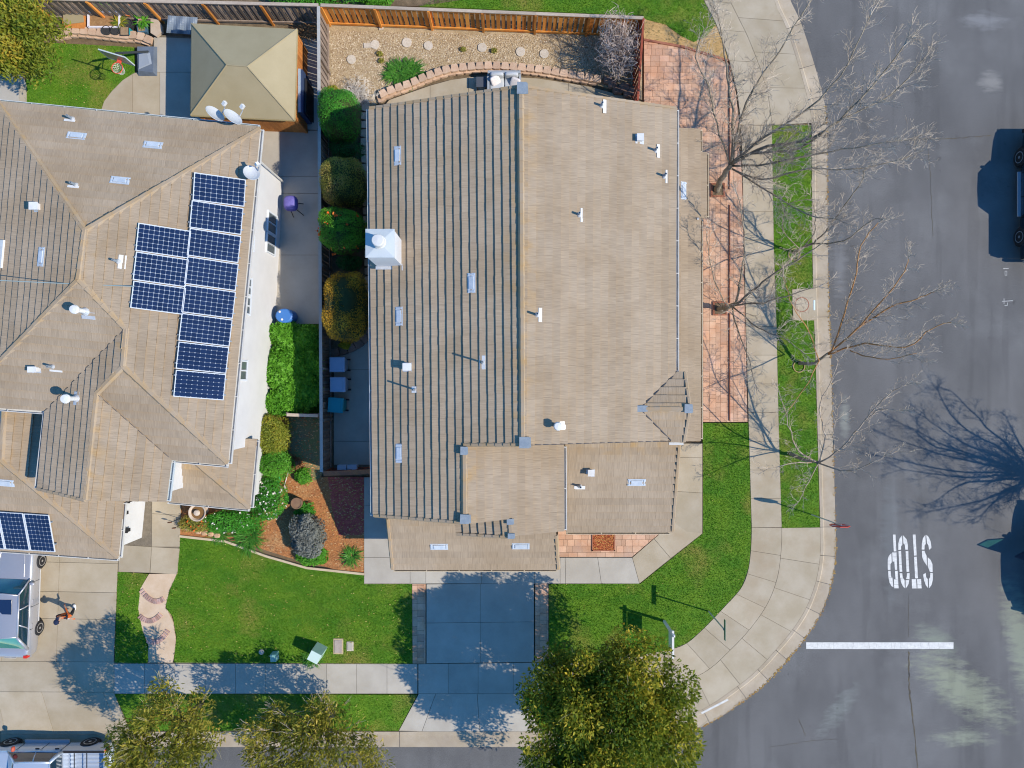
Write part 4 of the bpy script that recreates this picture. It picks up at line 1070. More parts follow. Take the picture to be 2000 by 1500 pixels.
# ------------------------------------------------------------------ solar panels
CELL = mat("solar_cell", (.009, .019, .055), (.012, .025, .07), scale=.6, fine=0, rough=.18, ov=.12, spec=.5)
BACK = mat("panel_backsheet", (.33, .39, .46), fine=.03, rough=.3)
PFR = mat("panel_frame", (.60, .64, .68), fine=.02, rough=.4)
PCACHE = {}
def solar(quad_px, pl, nx, ny, label):
    q = [pl.pt(*p) for p in quad_px]; c = sum(q, Vector()) / 4
    ex = ((q[1] + q[2]) - (q[0] + q[3])) / 2; ey = ((q[0] + q[1]) - (q[3] + q[2])) / 2
    w, h = ex.length, ey.length; ex.normalize(); z = ex.cross(ey).normalized(); ey = z.cross(ex)
    if z.z < 0: z = -z
    M = Matrix((ex, ey, z)).transposed(); c = c + pl.N * .17
    t = thing("solar_panel", label, "solar panel", c, "solar panels on the neighbour's roof")
    b = MB().box(c, (w - .02, h - .02, .03), M=M).build("backsheet", BACK, t)
    f = MB()
    for dx, dy, sx, sy in ((0, h / 2 - .01, w, .022), (0, -h / 2 + .01, w, .022), (-w / 2 + .01, 0, .022, h - .044), (w / 2 - .01, 0, .022, h - .044)):
        f.box(c + ex * dx + ey * dy + z * .008, (sx, sy, .05), M=M)
    f.build("frame", PFR, t)
    r = MB()
    for dy in (-.3, .3): r.box(c + ey * dy * h - z * .06, (w + .12, .05, .08), M=M)
    r.build("mounting_rail", LEAD, t)
    cw, chh = (w - .06) / nx, (h - .06) / ny
    key = (round(cw, 2), round(chh, 2))
    if key not in PCACHE:
        mb = MB(); k = .022; a, d = cw / 2 - .0045, chh / 2 - .0045
        ring = [(-a + k, -d), (a - k, -d), (a, -d + k), (a, d - k), (a - k, d), (-a + k, d), (-a, d - k), (-a, -d + k)]
        mb.prism([(x, y_, .003) for x, y_ in ring], -.004); PCACHE[key] = mb.mesh("cell", CELL)
    for i in range(nx):
        for j in range(ny):
            piece("cell", PCACHE[key], c + ex * ((i + .5 - nx / 2) * cw) + ey * ((j + .5 - ny / 2) * chh) + z * .0175, t, M=M)
colR = [(382, 340, 482, 353), (376, 394, 476, 408), (371, 447, 471, 463), (367, 502, 466, 517), (361, 557, 461, 571), (356, 612, 455, 625), (350, 667, 448, 679), (345, 722, 442, 731), (340, 776, 437, 783)]
ordw = ["topmost", "second from top", "third from top", "fourth from top", "fifth from top", "sixth from top", "seventh from top", "lowest"]
for i in range(8):
    a, b = colR[i], colR[i + 1]
    solar([(a[0], a[1]), (a[2], a[3]), (b[2] , b[3] - 2), (b[0], b[1] - 2)], L2, 9, 5 if i in () else 6, "dark blue solar panel, " + ordw[i] + " of the long column along the eave")
colL = [(272, 437, 374, 453), (267, 493, 369, 508), (262, 549, 364, 564), (257, 604, 359, 617)]
for i in range(3):
    a, b = colL[i], colL[i + 1]
    solar([(a[0], a[1]), (a[2], a[3]), (b[2], b[3] - 2), (b[0], b[1] - 2)], L2, 10, 6, "dark blue solar panel, " + ["uppermost", "middle", "lowest"][i] + " of the short column of three nearer the ridge")
for i, (x0, x1, d) in enumerate(((53, 101, "the last before the hip"), (4, 51, "middle one of the row"), (-45, 2, "cut by the picture edge"))):
    solar([(x0, 995 + (x0 - 2) * .07), (x1, 995 + (x1 - 2) * .07), (x1 + 12, 1068 + (x1 - 12) * .055), (x0 + 12, 1068 + (x0 - 12) * .055)], L11, 6, 9, "dark blue solar panel on the low garage roof, " + d)
# ------------------------------------------------------------------ satellite dishes and the overhead wire
def dish(loc, aim, r, label, arm=1):
    t = thing("satellite_dish", label, "satellite dish", loc, "satellite dishes on the neighbour's eave")
    loc = Vector(loc); aim = Vector(aim).normalized()
    x = aim.cross(Vector((0, 0, 1))).normalized(); y_ = x.cross(aim).normalized()
    M = Matrix((x, y_, aim)).transposed(); c = loc + Vector((0, 0, .62))
    mb = MB(); vs = []; prof = [(0.01, 0), (.35 * r, .012), (.7 * r, .05), (r, .11), (r * 1.03, .10), (.7 * r, .03), (.01, -.02)]
    mb.lathe(prof, c, 20, M); mb.build("dish", mat("dish_grey", (.44, .46, .48), rough=.5, fine=.02), t, smooth=False)
    tip = c + aim * .62 - y_ * r * .35
    MB().tube([c - y_ * r * .95 + aim * .05, c - y_ * r * .8 + aim * .4, tip], .02).build("feed_arm", GALV, t)
    MB().box(tip, (.12, .12, .16), M=M).build("receiver", WHITE, t)
    MB().tube([loc - Vector((0, 0, .1)), loc + Vector((0, 0, .35)), c - aim * .02], .03).build("mast", GALV, t)
aim = (.75, .45, .5)
dish(L1.pt(431, 240) + Vector((0, .05, 0)), (.7, .55, .5), .36, "grey satellite dish on the eave beside the gazebo, farther from the roof corner")
dish(L1.pt(465, 246) + Vector((0, .05, 0)), (.7, .55, .5), .36, "grey satellite dish on the eave beside the gazebo, at the roof corner")
dish(L2.pt(500, 348) - Vector((0, 0, .1)), (.5, .3, .8), .30, "grey satellite dish on the long eave above the white wall")
wire = []
for k in range(15):
    u = k / 14; x = -300 + 562 * u; wire.append(W(x, 530 + (x + 300) * .052 + 2 * math.sin(u * 3.1), 7.5 - 1.05 * u))
tag(MB().tube(wire, .016, 5).build("overhead_cable", mat("cable_grey", (.25, .33, .34), fine=0)), "thin grey overhead cable crossing the neighbour's ridge to the solar panels", "cable")
# ------------------------------------------------------------------ fences
def fence(name, label, p, q, h, bm, rm, side, pitch=.15, bw=.135, alt=None, z0=.12, post_every=2.35, capw=.13, boards=True):
    """boards between two world points; side: unit vector to the face we look at. Each board and post its own part"""
    p, q = Vector((p[0], p[1], 0)), Vector((q[0], q[1], 0)); d = q - p; L = d.length; d.normalize(); sd_ = Vector((-d.y, d.x, 0))
    if sd_.dot(Vector(side)) < 0: sd_ = -sd_
    M = Matrix((d, sd_, Vector((0, 0, 1)))).transposed()
    t = thing(name, label, "fence", (p + q) / 2)
    cap_ = MB()
    n = max(1, round(L / post_every))
    for i in range(n):
        a, b = p + d * (L * i / n + .003), p + d * (L * (i + 1) / n - .003)
        r = MB().box((a + b) / 2 + Vector((0, 0, h)) + Vector((0, 0, random.uniform(-.006, .006))), ((b - a).length, capw, .04), M=M); r.build("cap_rail", rm, t)
    rl = MB().box((p + q) / 2 + sd_ * .035 + Vector((0, 0, z0 + .16)), (L, .05, .14), M=M); rl.build("kickboard", bm, t)
    rl = MB().box((p + q) / 2 + sd_ * .03 + Vector((0, 0, h - .06)), (L, .04, .08), M=M); rl.build("top_rail", bm, t)
    bme = MB().box((0, 0, 0), (bw, .02, h - z0 - .04)).mesh("board", bm)
    m = int(L / pitch)
    for i in range(m):
        x = (i + .5) * L / m; off = .0 if i % 2 else -.028
        o = piece("board", bme, p + d * x + sd_ * off + Vector((0, 0, (h + z0) / 2 - .02)), t, M=M)
        o.rotation_euler.rotate_axis('Z', random.uniform(-.05, .05))
    pme = MB().box((0, 0, 0), (.095, .095, h - .03)).mesh("post", alt or bm)
    for i in range(n + 1):
        piece("post", pme, p + d * (L * i / n) + sd_ * .055 + Vector((0, 0, (h - .03) / 2)), t, M=M)
    return t
ZT = 1.75
def FT(px, py): return W(px, py, ZT)
fence("wooden_fence", "orange red wooden fence along the top of the gravel bed", FT(626, 10), FT(1257, 35), ZT, FENCE_RED, RAIL, (0, -1, 0), pitch=.225, bw=.165)
fence("wooden_fence", "dark red wooden fence between the bare bush and the paver side yard", FT(1257, 36), W(1246, 196, ZT), ZT, FENCE_DARK, FENCE_DARK, (-1, 0, 0), pitch=.17, bw=.15, capw=.09)
fence("wooden_fence", "weathered grey wooden fence behind the neighbour's pots and gazebo", FT(-60, -6), FT(622, 10), ZT, FENCE_GREY, RAIL, (0, -1, 0), pitch=.15, bw=.115, alt=FENCE_RED)
fence("wooden_fence", "long weathered grey fence dividing the two houses", FT(622, 12), FT(628, 922), ZT, FENCE_GREY, mat("silver_rail", (.36, .36, .34), (.42, .41, .38), scale=2, fine=.15, ov=.06), (1, 0, 0), pitch=.15, bw=.13)
fence("wooden_fence", "pale low wooden fence panel between the weed bed and the dark soil", W(560, 810, 1.2), W(622, 812, 1.2), 1.2, FENCE_GREY, RAIL, (0, 1, 0), pitch=.15, bw=.13)
fence("wooden_gate", "reddish brown wooden gate closing the side path beside the bins", W(632, 925, 1.7), W(728, 921, 1.7), 1.7, FENCE_DARK, mat("gate_cap", (.40, .15, .06), (.30, .11, .06), scale=2), (0, 1, 0), pitch=.16, bw=.15, capw=.2)

# ------------------------------------------------------------------ retaining walls of trapezoid blocks
def block_mesh(name, w, d, h, m):
    mb = MB(); k = .72; r = .12
    b = [(-w / 2, -d / 2), (-w / 2 * .55, -d / 2 - .025), (w / 2 * .55, -d / 2 - .025), (w / 2, -d / 2), (w / 2 * k, d / 2), (-w / 2 * k, d / 2)]
    mb.prism([(x, y_, h) for x, y_ in b], 0)
    return mb.mesh(name, m)
BLK = block_mesh("wall_block", .385, .30, .15, BLOCK); BLKD = block_mesh("wall_block", .40, .32, .22, BLOCKDARK)
def block_wall(label, pts, front, n, me=BLK, courses=2, sc=1.0, jit=.05, z=.10, cat="retaining wall"):
    t = thing("retaining_wall", label, cat, W(*pts[len(pts) // 2], .1))
    q = resample(chain(pts), n)
    for c in range(courses):
        for i in range(n):
            a, b = W(*q[i], 0), W(*q[i + 1], 0); u = .5 if c % 2 == 0 else .98
            P = a.lerp(b, u); d = (b - a); ang = math.atan2(d.y, d.x)
            f = Vector((math.sin(ang), -math.cos(ang), 0))
            if f.dot(Vector(front)) < 0: ang += math.pi; f = -f
            top = (c == courses - 1)
            P = P + f * (.0 if top else .075); P.z = z + .152 * c
            piece("wall_block", me, P, t, rot=(0, 0, ang + random.uniform(-jit, jit)), scale=(sc * random.uniform(.96, 1.03), sc, 1))
block_wall("curved wall of tan blocks edging the gravel bed behind the house", [(737, 196), (760, 184), (800, 170), (830, 157), (870, 143), (910, 137), (960, 134), (1010, 137), (1060, 142), (1110, 151), (1165, 160)], (0, -1, 0), 27)
block_wall("row of grey brown blocks between the house wall and the hedges", [(716, 205), (713, 270), (715, 330), (717, 400), (719, 470), (721, 540), (722, 640)], (1, 0, 0), 26, courses=1)
block_wall("curved brown block border below the golden bush", [(650, 690), (685, 682), (712, 665), (726, 640)], (.5, -1, 0), 6, me=BLKD, courses=1)
block_wall("tan block wall in front of the neighbour's pots", [(112, 74), (130, 70), (150, 66), (180, 68), (215, 72), (250, 76), (275, 76), (298, 84)], (0, -1, 0), 12)
for k, (px, py, rx, ry) in enumerate(((1196, 166, .22, .2), (1206, 178, .24, .18), (1219, 173, .27, .22), (1237, 181, .30, .27), (1186, 158, .2, .18), (1226, 186, .2, .14))):
    b = MB(); b.ball(W(px, py, .2), (rx, ry, .2), 9, 6, .14, .6)
    tag(b.build("boulder", BLOCKDARK), ["small brown boulder below the bare bush, beside the block wall's end", "brown boulder touching the roof edge under the bare bush", "flat topped brown boulder in the middle of the cluster", "largest round brown boulder in the fence corner", "smallest brown boulder where the block wall ends", "low brown boulder tucked against the roof verge"][k], "boulder", "boulders in the fence corner")
# stepping stones
ST = [(687, 117, "stepping stone by the grey fence, its own off to the side"), (733, 88, "round stepping stone beside the small square stone"), (795, 84, "round stepping stone above the strap leaf clump, first of the close pair"), (837, 90, "round stepping stone above the strap leaf clump, second of the close pair"), (942, 94, "round stepping stone midway along the gravel bed"), (1017, 102, "round stepping stone at the edge of the branch shadow"), (1063, 106, "round stepping stone crossed by the branch shadow")]
for px, py, lab in ST:
    r = random.uniform(.20, .225); b = MB(); c = W(px, py, .10); pr = []
    n = 16; a0 = random.random()
    ringp = [(c.x + r * (1 + random.uniform(-.04, .04)) * math.cos(a0 + 2 * math.pi * k / n), c.y + r * (1 + random.uniform(-.04, .04)) * math.sin(a0 + 2 * math.pi * k / n)) for k in range(n)]
    b.prism([(x, y_, .165) for x, y_ in ringp], .05)
    tag(b.build("stepping_stone", STEPSTONE), lab, "stepping stone", "round stepping stones in the gravel")
b = MB().box(W(718, 89, .13), (.34, .22, .07), .05); tag(b.build("square_stone", STEPSTONE), "small rectangular stone lying beside a round stepping stone", "stone")
b = MB().box(W(745, 56, .13), (.22, .12, .07), .05); tag(b.build("loose_stone", STEPSTONE), "small pale loose stone at the foot of the orange fence", "stone")

# ------------------------------------------------------------------ gravel pebbles, grass, litter
def pts_in(poly_px, n, z):
    P = np.array([W(p[0], p[1], z)[:2] for p in poly_px]); lo, hi = P.min(0), P.max(0)
    A = (hi - lo).prod(); out = np.zeros((0, 2))
    q = rng.random((int(n), 2)) * (hi - lo) + lo
    inside = np.zeros(len(q), bool); j = len(P) - 1
    for i in range(len(P)):
        yi, yj = P[i, 1], P[j, 1]
        if yi != yj:
            c = ((yi > q[:, 1]) != (yj > q[:, 1])) & (q[:, 0] < (P[j, 0] - P[i, 0]) * (q[:, 1] - yi) / (yj - yi) + P[i, 0]); inside ^= c
        j = i
    return q[inside]
def bbox_area(poly_px):
    P = np.array([W(p[0], p[1])[:2] for p in poly_px]); return (P.max(0) - P.min(0)).prod()
def grass(poly_px, name, dens=900, hmin=.03, hmax=.065, z=.128, w=.012, mtl=None, clip=(-60, 2060, -60, 1560)):
    q = pts_in(poly_px, dens * bbox_area(poly_px), z); n = len(q)
    a = rng.random(n) * 6.283; q = q + rng.normal(size=q.shape) * .022; h = hmin + (hmax - hmin) * rng.random(n); ln = (rng.random((n, 2)) - .5) * 1.1 * h[:, None]
    # patchiness; on the corner lawn the mower's lanes follow the walk
    s = np.sin(q[:, 0] * 1.7 + np.sin(q[:, 1] * 1.1) * 2) * np.sin(q[:, 1] * 1.9 + q[:, 0] * .6)
    s2 = np.sin(q[:, 0] * .9 + 1.3 * np.sin(q[:, 1] * .7 + 2)) * np.sin(q[:, 1] * 1.1 + 1.7 * np.sin(q[:, 0] * .8))
    t = np.clip(.30 + .20 * s + .30 * np.clip(s2 - .25, 0, 1) + (rng.random(n) - .5) * .6, 0, 1)
    if poly_px is lawnR:
        cv = np.array([W(p[0], p[1])[:2] for p in [(1463, 826), (1466, 930)] + IN]); dd_ = np.full(n, 1e9)
        for a_, b_ in zip(cv[:-1], cv[1:]):
            e_ = b_ - a_; u_ = np.clip(((q - a_) @ e_) / (e_ @ e_), 0, 1); dd_ = np.minimum(dd_, np.linalg.norm(q - (a_ + u_[:, None] * e_), axis=1))
        t = np.clip(t + .16 * np.sign(np.sin(dd_ * 6.283 / 1.05)) * (.5 + .5 * rng.random(n)), 0, 1)
    v = np.zeros((n, 3, 3))
    dx = np.cos(a) * w; dy = np.sin(a) * w
    v[:, 0] = np.c_[q[:, 0] - dx, q[:, 1] - dy, np.full(n, z)]; v[:, 1] = np.c_[q[:, 0] + dx, q[:, 1] + dy, np.full(n, z)]
    v[:, 2] = np.c_[q[:, 0] + ln[:, 0], q[:, 1] + ln[:, 1], z + h]
    o = np_mesh(name, v.reshape(-1, 3), 3, mtl or BLADE, t, kind="stuff"); return o
for poly, d in ((lawnL, 1000), (lawnS, 1000), (lawnR, 1000), (pkA, 900), (pkB, 700), (pkC, 500), ([(52, 84), (110, 84), (262, 92), (262, 142), (240, 156), (218, 178), (203, 198), (195, 226), (50, 210)], 800), ([(900, -20), (820, 12), (1255, 30), (1262, 38), (1300, 48), (1330, 70), (1355, 82), (1378, 72), (1398, 48), (1374, 0), (1368, -20)], 900)):
    grass(poly, "grass", d)
def specks(poly_px, n, name, m, z=.17, r0=.015, r1=.04):
    q = pts_in(poly_px, n, z); k = len(q); v = np.zeros((k, 4, 3)); a = rng.random(k) * 6.28; r = r0 + (r1 - r0) * rng.random(k)
    for i in range(4):
        v[:, i, 0] = q[:, 0] + np.cos(a + i * 1.5708) * r; v[:, i, 1] = q[:, 1] + np.sin(a + i * 1.5708) * r * .55; v[:, i, 2] = z + rng.random(k) * .025
    return np_mesh(name, v.reshape(-1, 3), 4, m, rng.random(k), kind="stuff")
YELLOWLEAF = leafmat("yellow_fallen_leaf", (.35, .24, .05), (.58, .47, .16), .15, .7)
specks(lawnL, 420, "fallen_leaves", YELLOWLEAF); specks(lawnR, 260, "fallen_leaves", YELLOWLEAF, r1=.03); specks(lawnS, 90, "fallen_leaves", YELLOWLEAF); specks(pkB, 160, "fallen_leaves", YELLOWLEAF)
specks([(52, 84), (262, 92), (203, 198), (195, 226), (50, 210)], 120, "fallen_leaves", YELLOWLEAF)
specks([(490, 806), (628, 812), (628, 932), (711, 932), (711, 1118), (640, 1108), (560, 1088), (480, 1062), (440, 1052)], 5200, "bark_chips", leafmat("bark_chip", (.26, .085, .03), (.46, .22, .08), .0, .85, (.50, .34, .18)), z=.125, r0=.02, r1=.06)
specks([(628, 932), (711, 932), (711, 1050), (628, 1050)], 120, "fallen_leaves", YELLOWLEAF, z=.15)
specks([(1158, 1040), (1199, 1040), (1199, 1074), (1158, 1074)], 420, "red_leaf_mulch", leafmat("red_leaf", (.18, .03, .012), (.46, .13, .04), .0, .8, (.55, .33, .10)), z=.172, r0=.02, r1=.05)
specks([(1255, 32), (1262, 38), (1300, 48), (1330, 70), (1355, 82), (1378, 72), (1398, 48), (1412, 80), (1424, 118), (1335, 92), (1258, 78)], 900, "dry_leaves", leafmat("dry_tuft", (.20, .16, .04), (.5, .33, .13), .1), z=.13, r0=.015, r1=.04)
# pebbles: little octahedra
gp_poly = [(642, 60), (1250, 72), (1250, 190), (1180, 165), (1100, 148), (1050, 138), (1000, 132), (950, 130), (900, 133), (860, 140), (825, 154), (790, 168), (750, 184), (722, 205), (642, 212)]
q = pts_in(gp_poly, 900 * bbox_area(gp_poly), .12); n = len(q)
r = .014 + .026 * rng.random(n) ** 2; a = rng.random(n) * 6.28
base = np.array([(1, 0, 0), (.2, .8, 0), (-.9, .3, 0), (-.3, -.8, 0), (0, 0, .7)])
tri = [(0, 1, 4), (1, 2, 4), (2, 3, 4), (3, 0, 4)]
vv = np.zeros((n, 4, 3, 3))
for i, t in enumerate(tri):
    for j, k in enumerate(t):
        b = base[k]; vv[:, i, j, 0] = q[:, 0] + (b[0] * np.cos(a) - b[1] * np.sin(a)) * r; vv[:, i, j, 1] = q[:, 1] + (b[0] * np.sin(a) + b[1] * np.cos(a)) * r; vv[:, i, j, 2] = .117 + b[2] * r
np_mesh("gravel_pebbles", vv.reshape(-1, 3), 3, leafmat("pebble_tints", (.22, .14, .08), (.44, .34, .21), 0, .9, (.68, .60, .48)), np.repeat(rng.random(n), 4), kind="stuff")

# ------------------------------------------------------------------ foliage
def leaves(name, centers, radii, n, size, m, parent=None, up=.5, tintv=.35, aspect=.38, seed=0, spread=(.55, 1.0), zmin=.12, kind=None, flat=0.0):
    """n small leaf blades on and in a set of clumps; blades point outward and up, colour by clump and by blade"""
    g = np.random.default_rng(seed + 11)
    Cn = np.array(centers, float); R = np.array(radii, float)
    if R.ndim == 1: R = np.repeat(R[:, None], 3, 1)
    w = R.prod(1) ** .66; w = w / w.sum()
    ci = g.choice(len(Cn), n, p=w)
    d = g.normal(size=(n, 3)); d /= np.linalg.norm(d, axis=1)[:, None]; d[:, 2] = np.where(d[:, 2] < -.25, -d[:, 2], d[:, 2])
    rr = spread[0] + (spread[1] - spread[0]) * g.random(n) ** .6
    p = Cn[ci] + d * R[ci] * rr[:, None]
    p[:, 2] = np.maximum(p[:, 2], zmin)
    ax = d * .8 + g.normal(size=(n, 3)) * .55 + np.array([0, 0, up]); ax /= np.linalg.norm(ax, axis=1)[:, None]
    if flat:
        ax = ax - d * (ax * d).sum(1)[:, None] * flat; ax /= np.linalg.norm(ax, axis=1)[:, None]
    s = np.cross(ax, g.normal(size=(n, 3)) * (1 - flat) + d * flat * 1.3); s /= np.linalg.norm(s, axis=1)[:, None]
    L = size * (.6 + .8 * g.random(n))[:, None]
    v = np.zeros((n, 4, 3))
    v[:, 0] = p; v[:, 1] = p + ax * L * .5 + s * L * aspect * .5; v[:, 2] = p + ax * L; v[:, 3] = p + ax * L * .5 - s * L * aspect * .5
    ct = g.random(len(Cn))
    t = np.clip(.5 + (ct[ci] - .5) * tintv * 1.6 + (g.random(n) - .5) * tintv * 1.5, 0, 1)
    return np_mesh(name, v.reshape(-1, 3), 4, m, t, parent, kind)

def clumps(c, r, n, cr, seed, surf=.45, flat=0.):
    g = np.random.default_rng(seed); out = []; rad = []
    for _ in range(n):
        d = g.normal(size=3); d /= np.linalg.norm(d)
        if d[2] < -.3: d[2] = -d[2]
        q = surf + (1 - surf) * g.random() ** .7
        out.append((c[0] + d[0] * r[0] * q, c[1] + d[1] * r[1] * q, c[2] + d[2] * r[2] * q)); rad.append(cr * (.6 + .8 * g.random()))
    return out, rad

def branch_tubes(mb, base, tips, r0, r1, sag=.15, n=5):
    for t in tips:
        a, b = Vector(base), Vector(t); mid = a.lerp(b, .5) + Vector((random.gauss(0, .1), random.gauss(0, .1), sag))
        pts = [(a * (1 - u) * (1 - u) + mid * 2 * u * (1 - u) + b * u * u) for u in [i / n for i in range(n + 1)]]
        mb.tube(pts, [r0 + (r1 - r0) * i / n for i in range(n + 1)], 5, cap=False)

def leafy_tree(label, base, c, r, nclump, cr, nleaf, size, m, seed, twig=0, twig_m=None, group=None, aspect=.38, up=.5, name="leafy_tree"):
    t = thing(name, label, "tree", base, group)
    base = Vector(base); cs, rs = clumps(c, r, nclump, cr, seed)
    tr = MB(); fork = Vector((base.x + (c[0] - base.x) * .4, base.y + (c[1] - base.y) * .4, base.z + (c[2] - base.z) * .5))
    tr.tube([base - Vector((0, 0, .1)), base + Vector((0, 0, .3)), base.lerp(fork, .6), fork], [.19, .15, .13, .11], 8)
    tr.build("trunk", TRUNK, t, smooth=True)
    br = MB(); random.seed(seed)
    branch_tubes(br, fork, random.sample(cs, min(len(cs), 26)), .06, .012)
    br.build("branches", TRUNK, t)
    leaves("crown", cs, rs, nleaf, size, m, t, seed=seed, aspect=aspect, up=up, flat=.45)
    if twig:
        tw = MB()
        for _ in range(twig):
            i = random.randrange(len(cs)); d = Vector(cs[i]) - Vector(c); d.z = abs(d.z) + .2; d.normalize()
            a = Vector(cs[i]); pts = [a]; dd = d.copy()
            for k in range(4):
                dd = (dd + Vector((random.gauss(0, .22), random.gauss(0, .22), random.gauss(.05, .15)))).normalized(); pts.append(pts[-1] + dd * rs[i] * random.uniform(.3, .5))
            tw.tube(pts, [.013, .011, .009, .007, .004], 4, cap=False)
        tw.build("bare_twigs", twig_m or TWIG, t, kind="stuff")
    return t
TRUNK = mat("tree_bark", (.085, .065, .045), (.14, .11, .075), scale=6, fine=.3, fscale=30, bump=.6, bscale=30, stretch=(2, 2, .5))
TWIG = mat("pale_twig", (.36, .29, .215), (.50, .42, .33), scale=4, fine=.15, tint=.45)
TWIGY = mat("olive_twig", (.34, .29, .14), (.44, .38, .2), scale=4, fine=.15)
BARKG = mat("olive_bark", (.19, .15, .10), (.30, .25, .18), scale=4, fine=.3, fscale=25, bump=.5, bscale=30)
BARKO = mat("orange_bark", (.36, .16, .05), (.45, .24, .10), scale=3, fine=.2)
LF_OLIVE = leafmat("olive_leaves", (.075, .11, .014), (.33, .31, .036), .4, .5, (.62, .46, .09))
LF_TREE = leafmat("dark_tree_leaves", (.040, .105, .014), (.25, .28, .024), .4, .5, (.68, .52, .06))
LF_LIME = leafmat("lime_leaves", (.08, .13, .014), (.28, .31, .035), .3, .5, (.54, .38, .05))
LF_GREEN = leafmat("green_leaves", (.030, .17, .015), (.09, .36, .03), .25, .5)
LF_DEEP = leafmat("deep_green_leaves", (.02, .12, .03), (.05, .22, .045), .2, .5)
LF_MIXED = leafmat("olive_green_hedge", (.15, .17, .026), (.36, .35, .065), .3, .6, (.50, .28, .12))
LF_GOLD = leafmat("golden_leaves", (.38, .20, .02), (.66, .38, .035), .3, .6, (.80, .60, .07))
LF_GREY = leafmat("grey_leaves", (.12, .13, .115), (.27, .28, .24), .2, .6)
LF_BRIGHT = leafmat("bright_green_leaves", (.055, .24, .018), (.17, .44, .04), .3, .5)
LF_STRAP = leafmat("strap_leaves", (.04, .17, .016), (.12, .33, .04), .3, .45)
FLOWER_W = leafmat("pale_petals", (.80, .72, .62), (.86, .82, .78), .2, .6); FLOWER_O = leafmat("orange_petals", (.70, .10, .02), (.80, .22, .03), .2, .6)

def W3(px, py, z): return tuple(W(px, py, z))
leafy_tree("large dense evergreen tree by the driveway with olive and gold leaf clumps", W3(1158, 1368, .12), W3(1180, 1422, 4.2), (3.35, 3.5, 2.4), 150, .72, 70000, .18, LF_TREE, 3, twig=60, twig_m=TWIGY)
leafy_tree("small olive tree near the parked truck with bare twigs in its crown", W3(395, 1372, .12), W3(325, 1440, 3.8), (2.05, 2.1, 1.6), 95, .42, 12500, .19, LF_OLIVE, 4, twig=200, twig_m=TWIGY, aspect=.26)
leafy_tree("sparse olive tree at the parkway beside the driveway apron", W3(650, 1392, .12), W3(618, 1456, 2.6), (3.3, 2.2, 1.35), 120, .42, 13500, .19, LF_OLIVE, 5, twig=330, twig_m=TWIG, aspect=.26)
leafy_tree("yellow green bushy tree in the neighbour's back corner", W3(62, 92, .12), W3(45, 88, 2.6), (1.95, 1.75, 1.4), 75, .48, 22000, .17, LF_LIME, 6, twig=20, twig_m=TWIGY)

def bush(label, px, py, rx, ry, h, m, n, size, seed, name="bush", cat="bush", core=None, e=None, flowers=None, group=None, aspect=.42, nc=40, cr=.22, box=False, coat=True):
    """dense clipped shrub: a dark woody core with leaf blades all over it"""
    c = W(px, py, .12 + h * .5)
    t = thing(name, label, cat, (c.x, c.y, .12), group)
    clipped = e is None and h > 2
    e = (.74 if clipped else 1.0) if e is None else e; lumpy = 1.0 if clipped else 2.3
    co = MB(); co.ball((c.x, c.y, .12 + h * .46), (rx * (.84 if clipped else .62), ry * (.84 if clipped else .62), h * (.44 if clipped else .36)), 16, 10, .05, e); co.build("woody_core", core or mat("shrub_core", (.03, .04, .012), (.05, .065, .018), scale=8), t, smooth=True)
    g = np.random.default_rng(seed)
    def sg(x): return np.sign(x) * np.abs(x) ** e
    d = g.normal(size=(n, 3)); d /= np.linalg.norm(d, axis=1)[:, None]; d[:, 2] = np.where(d[:, 2] < -.35, -d[:, 2], d[:, 2])
    th = g.random(n) * 6.2832; top = g.random(n) < .62
    cz = np.where(top, np.sqrt(g.random(n)) * .97, 0); zz = np.where(top, (1 - np.minimum(cz, .999) ** (2 / e)) ** (e / 2), g.random(n) * 1.25 - .45)
    cz = np.where(top, cz, (1 - np.minimum(np.abs(zz), .999) ** (2 / e)) ** (e / 2))
    P = np.c_[sg(np.cos(th)) * cz, sg(np.sin(th)) * cz, zz]
    k1 = g.normal(size=(6, 3)) * 2.6; ph = g.random(6) * 6.28
    lump = sum(np.sin(P @ k1[q] + ph[q]) for q in range(6)) / 6         # uneven outline: shoots, hollows, clumps
    k2 = g.normal(size=(5, 3)) * 5; lump2 = sum(np.sin(P @ k2[q] + ph[q]) for q in range(5)) / 5
    rr_ = .90 + lumpy * (.13 * lump + .06 * lump2) + .12 * lumpy ** .5 * (g.random(n) - .6)
    pos = np.array([c.x, c.y, .12 + h * .46]) + P * rr_[:, None] * np.array([rx, ry, h * .5]); pos[:, 2] = np.maximum(pos[:, 2], .14)
    nr = P / np.array([rx, ry, h * .5]); nr /= np.linalg.norm(nr, axis=1)[:, None]
    ax = g.normal(size=(n, 3)) * .9 + nr * .45; ax /= np.linalg.norm(ax, axis=1)[:, None]
    sv = np.cross(ax, nr * 1.2 + g.normal(size=(n, 3)) * .45); sv /= np.linalg.norm(sv, axis=1)[:, None]
    Ls = size * (.6 + .8 * g.random(n))[:, None]; v = np.zeros((n, 4, 3))
    v[:, 0] = pos - ax * Ls * .5; v[:, 1] = pos + sv * Ls * aspect * .5; v[:, 2] = pos + ax * Ls * .5; v[:, 3] = pos - sv * Ls * aspect * .5
    tn = np.clip(.5 + .35 * lump + .25 * lump2 + (g.random(n) - .5) * .5, 0, 1)
    np_mesh("foliage", v.reshape(-1, 3), 4, m, tn, t)
    if flowers:
        k, fm, fs = flowers
        ix = g.choice(n, k, replace=False); fp = pos[ix] + nr[ix] * .05
        leaves("flowers", fp, np.full(k, .03), k * 2, fs, fm, t, seed=seed + 3, aspect=.9, spread=(.5, 1.0), kind='stuff')
    return t
bush("round dark green hedge bush in the gravel yard corner against the grey fence", 664, 226, .92, 1.02, 3.4, LF_GREEN, 12000, .055, 21, nc=70)
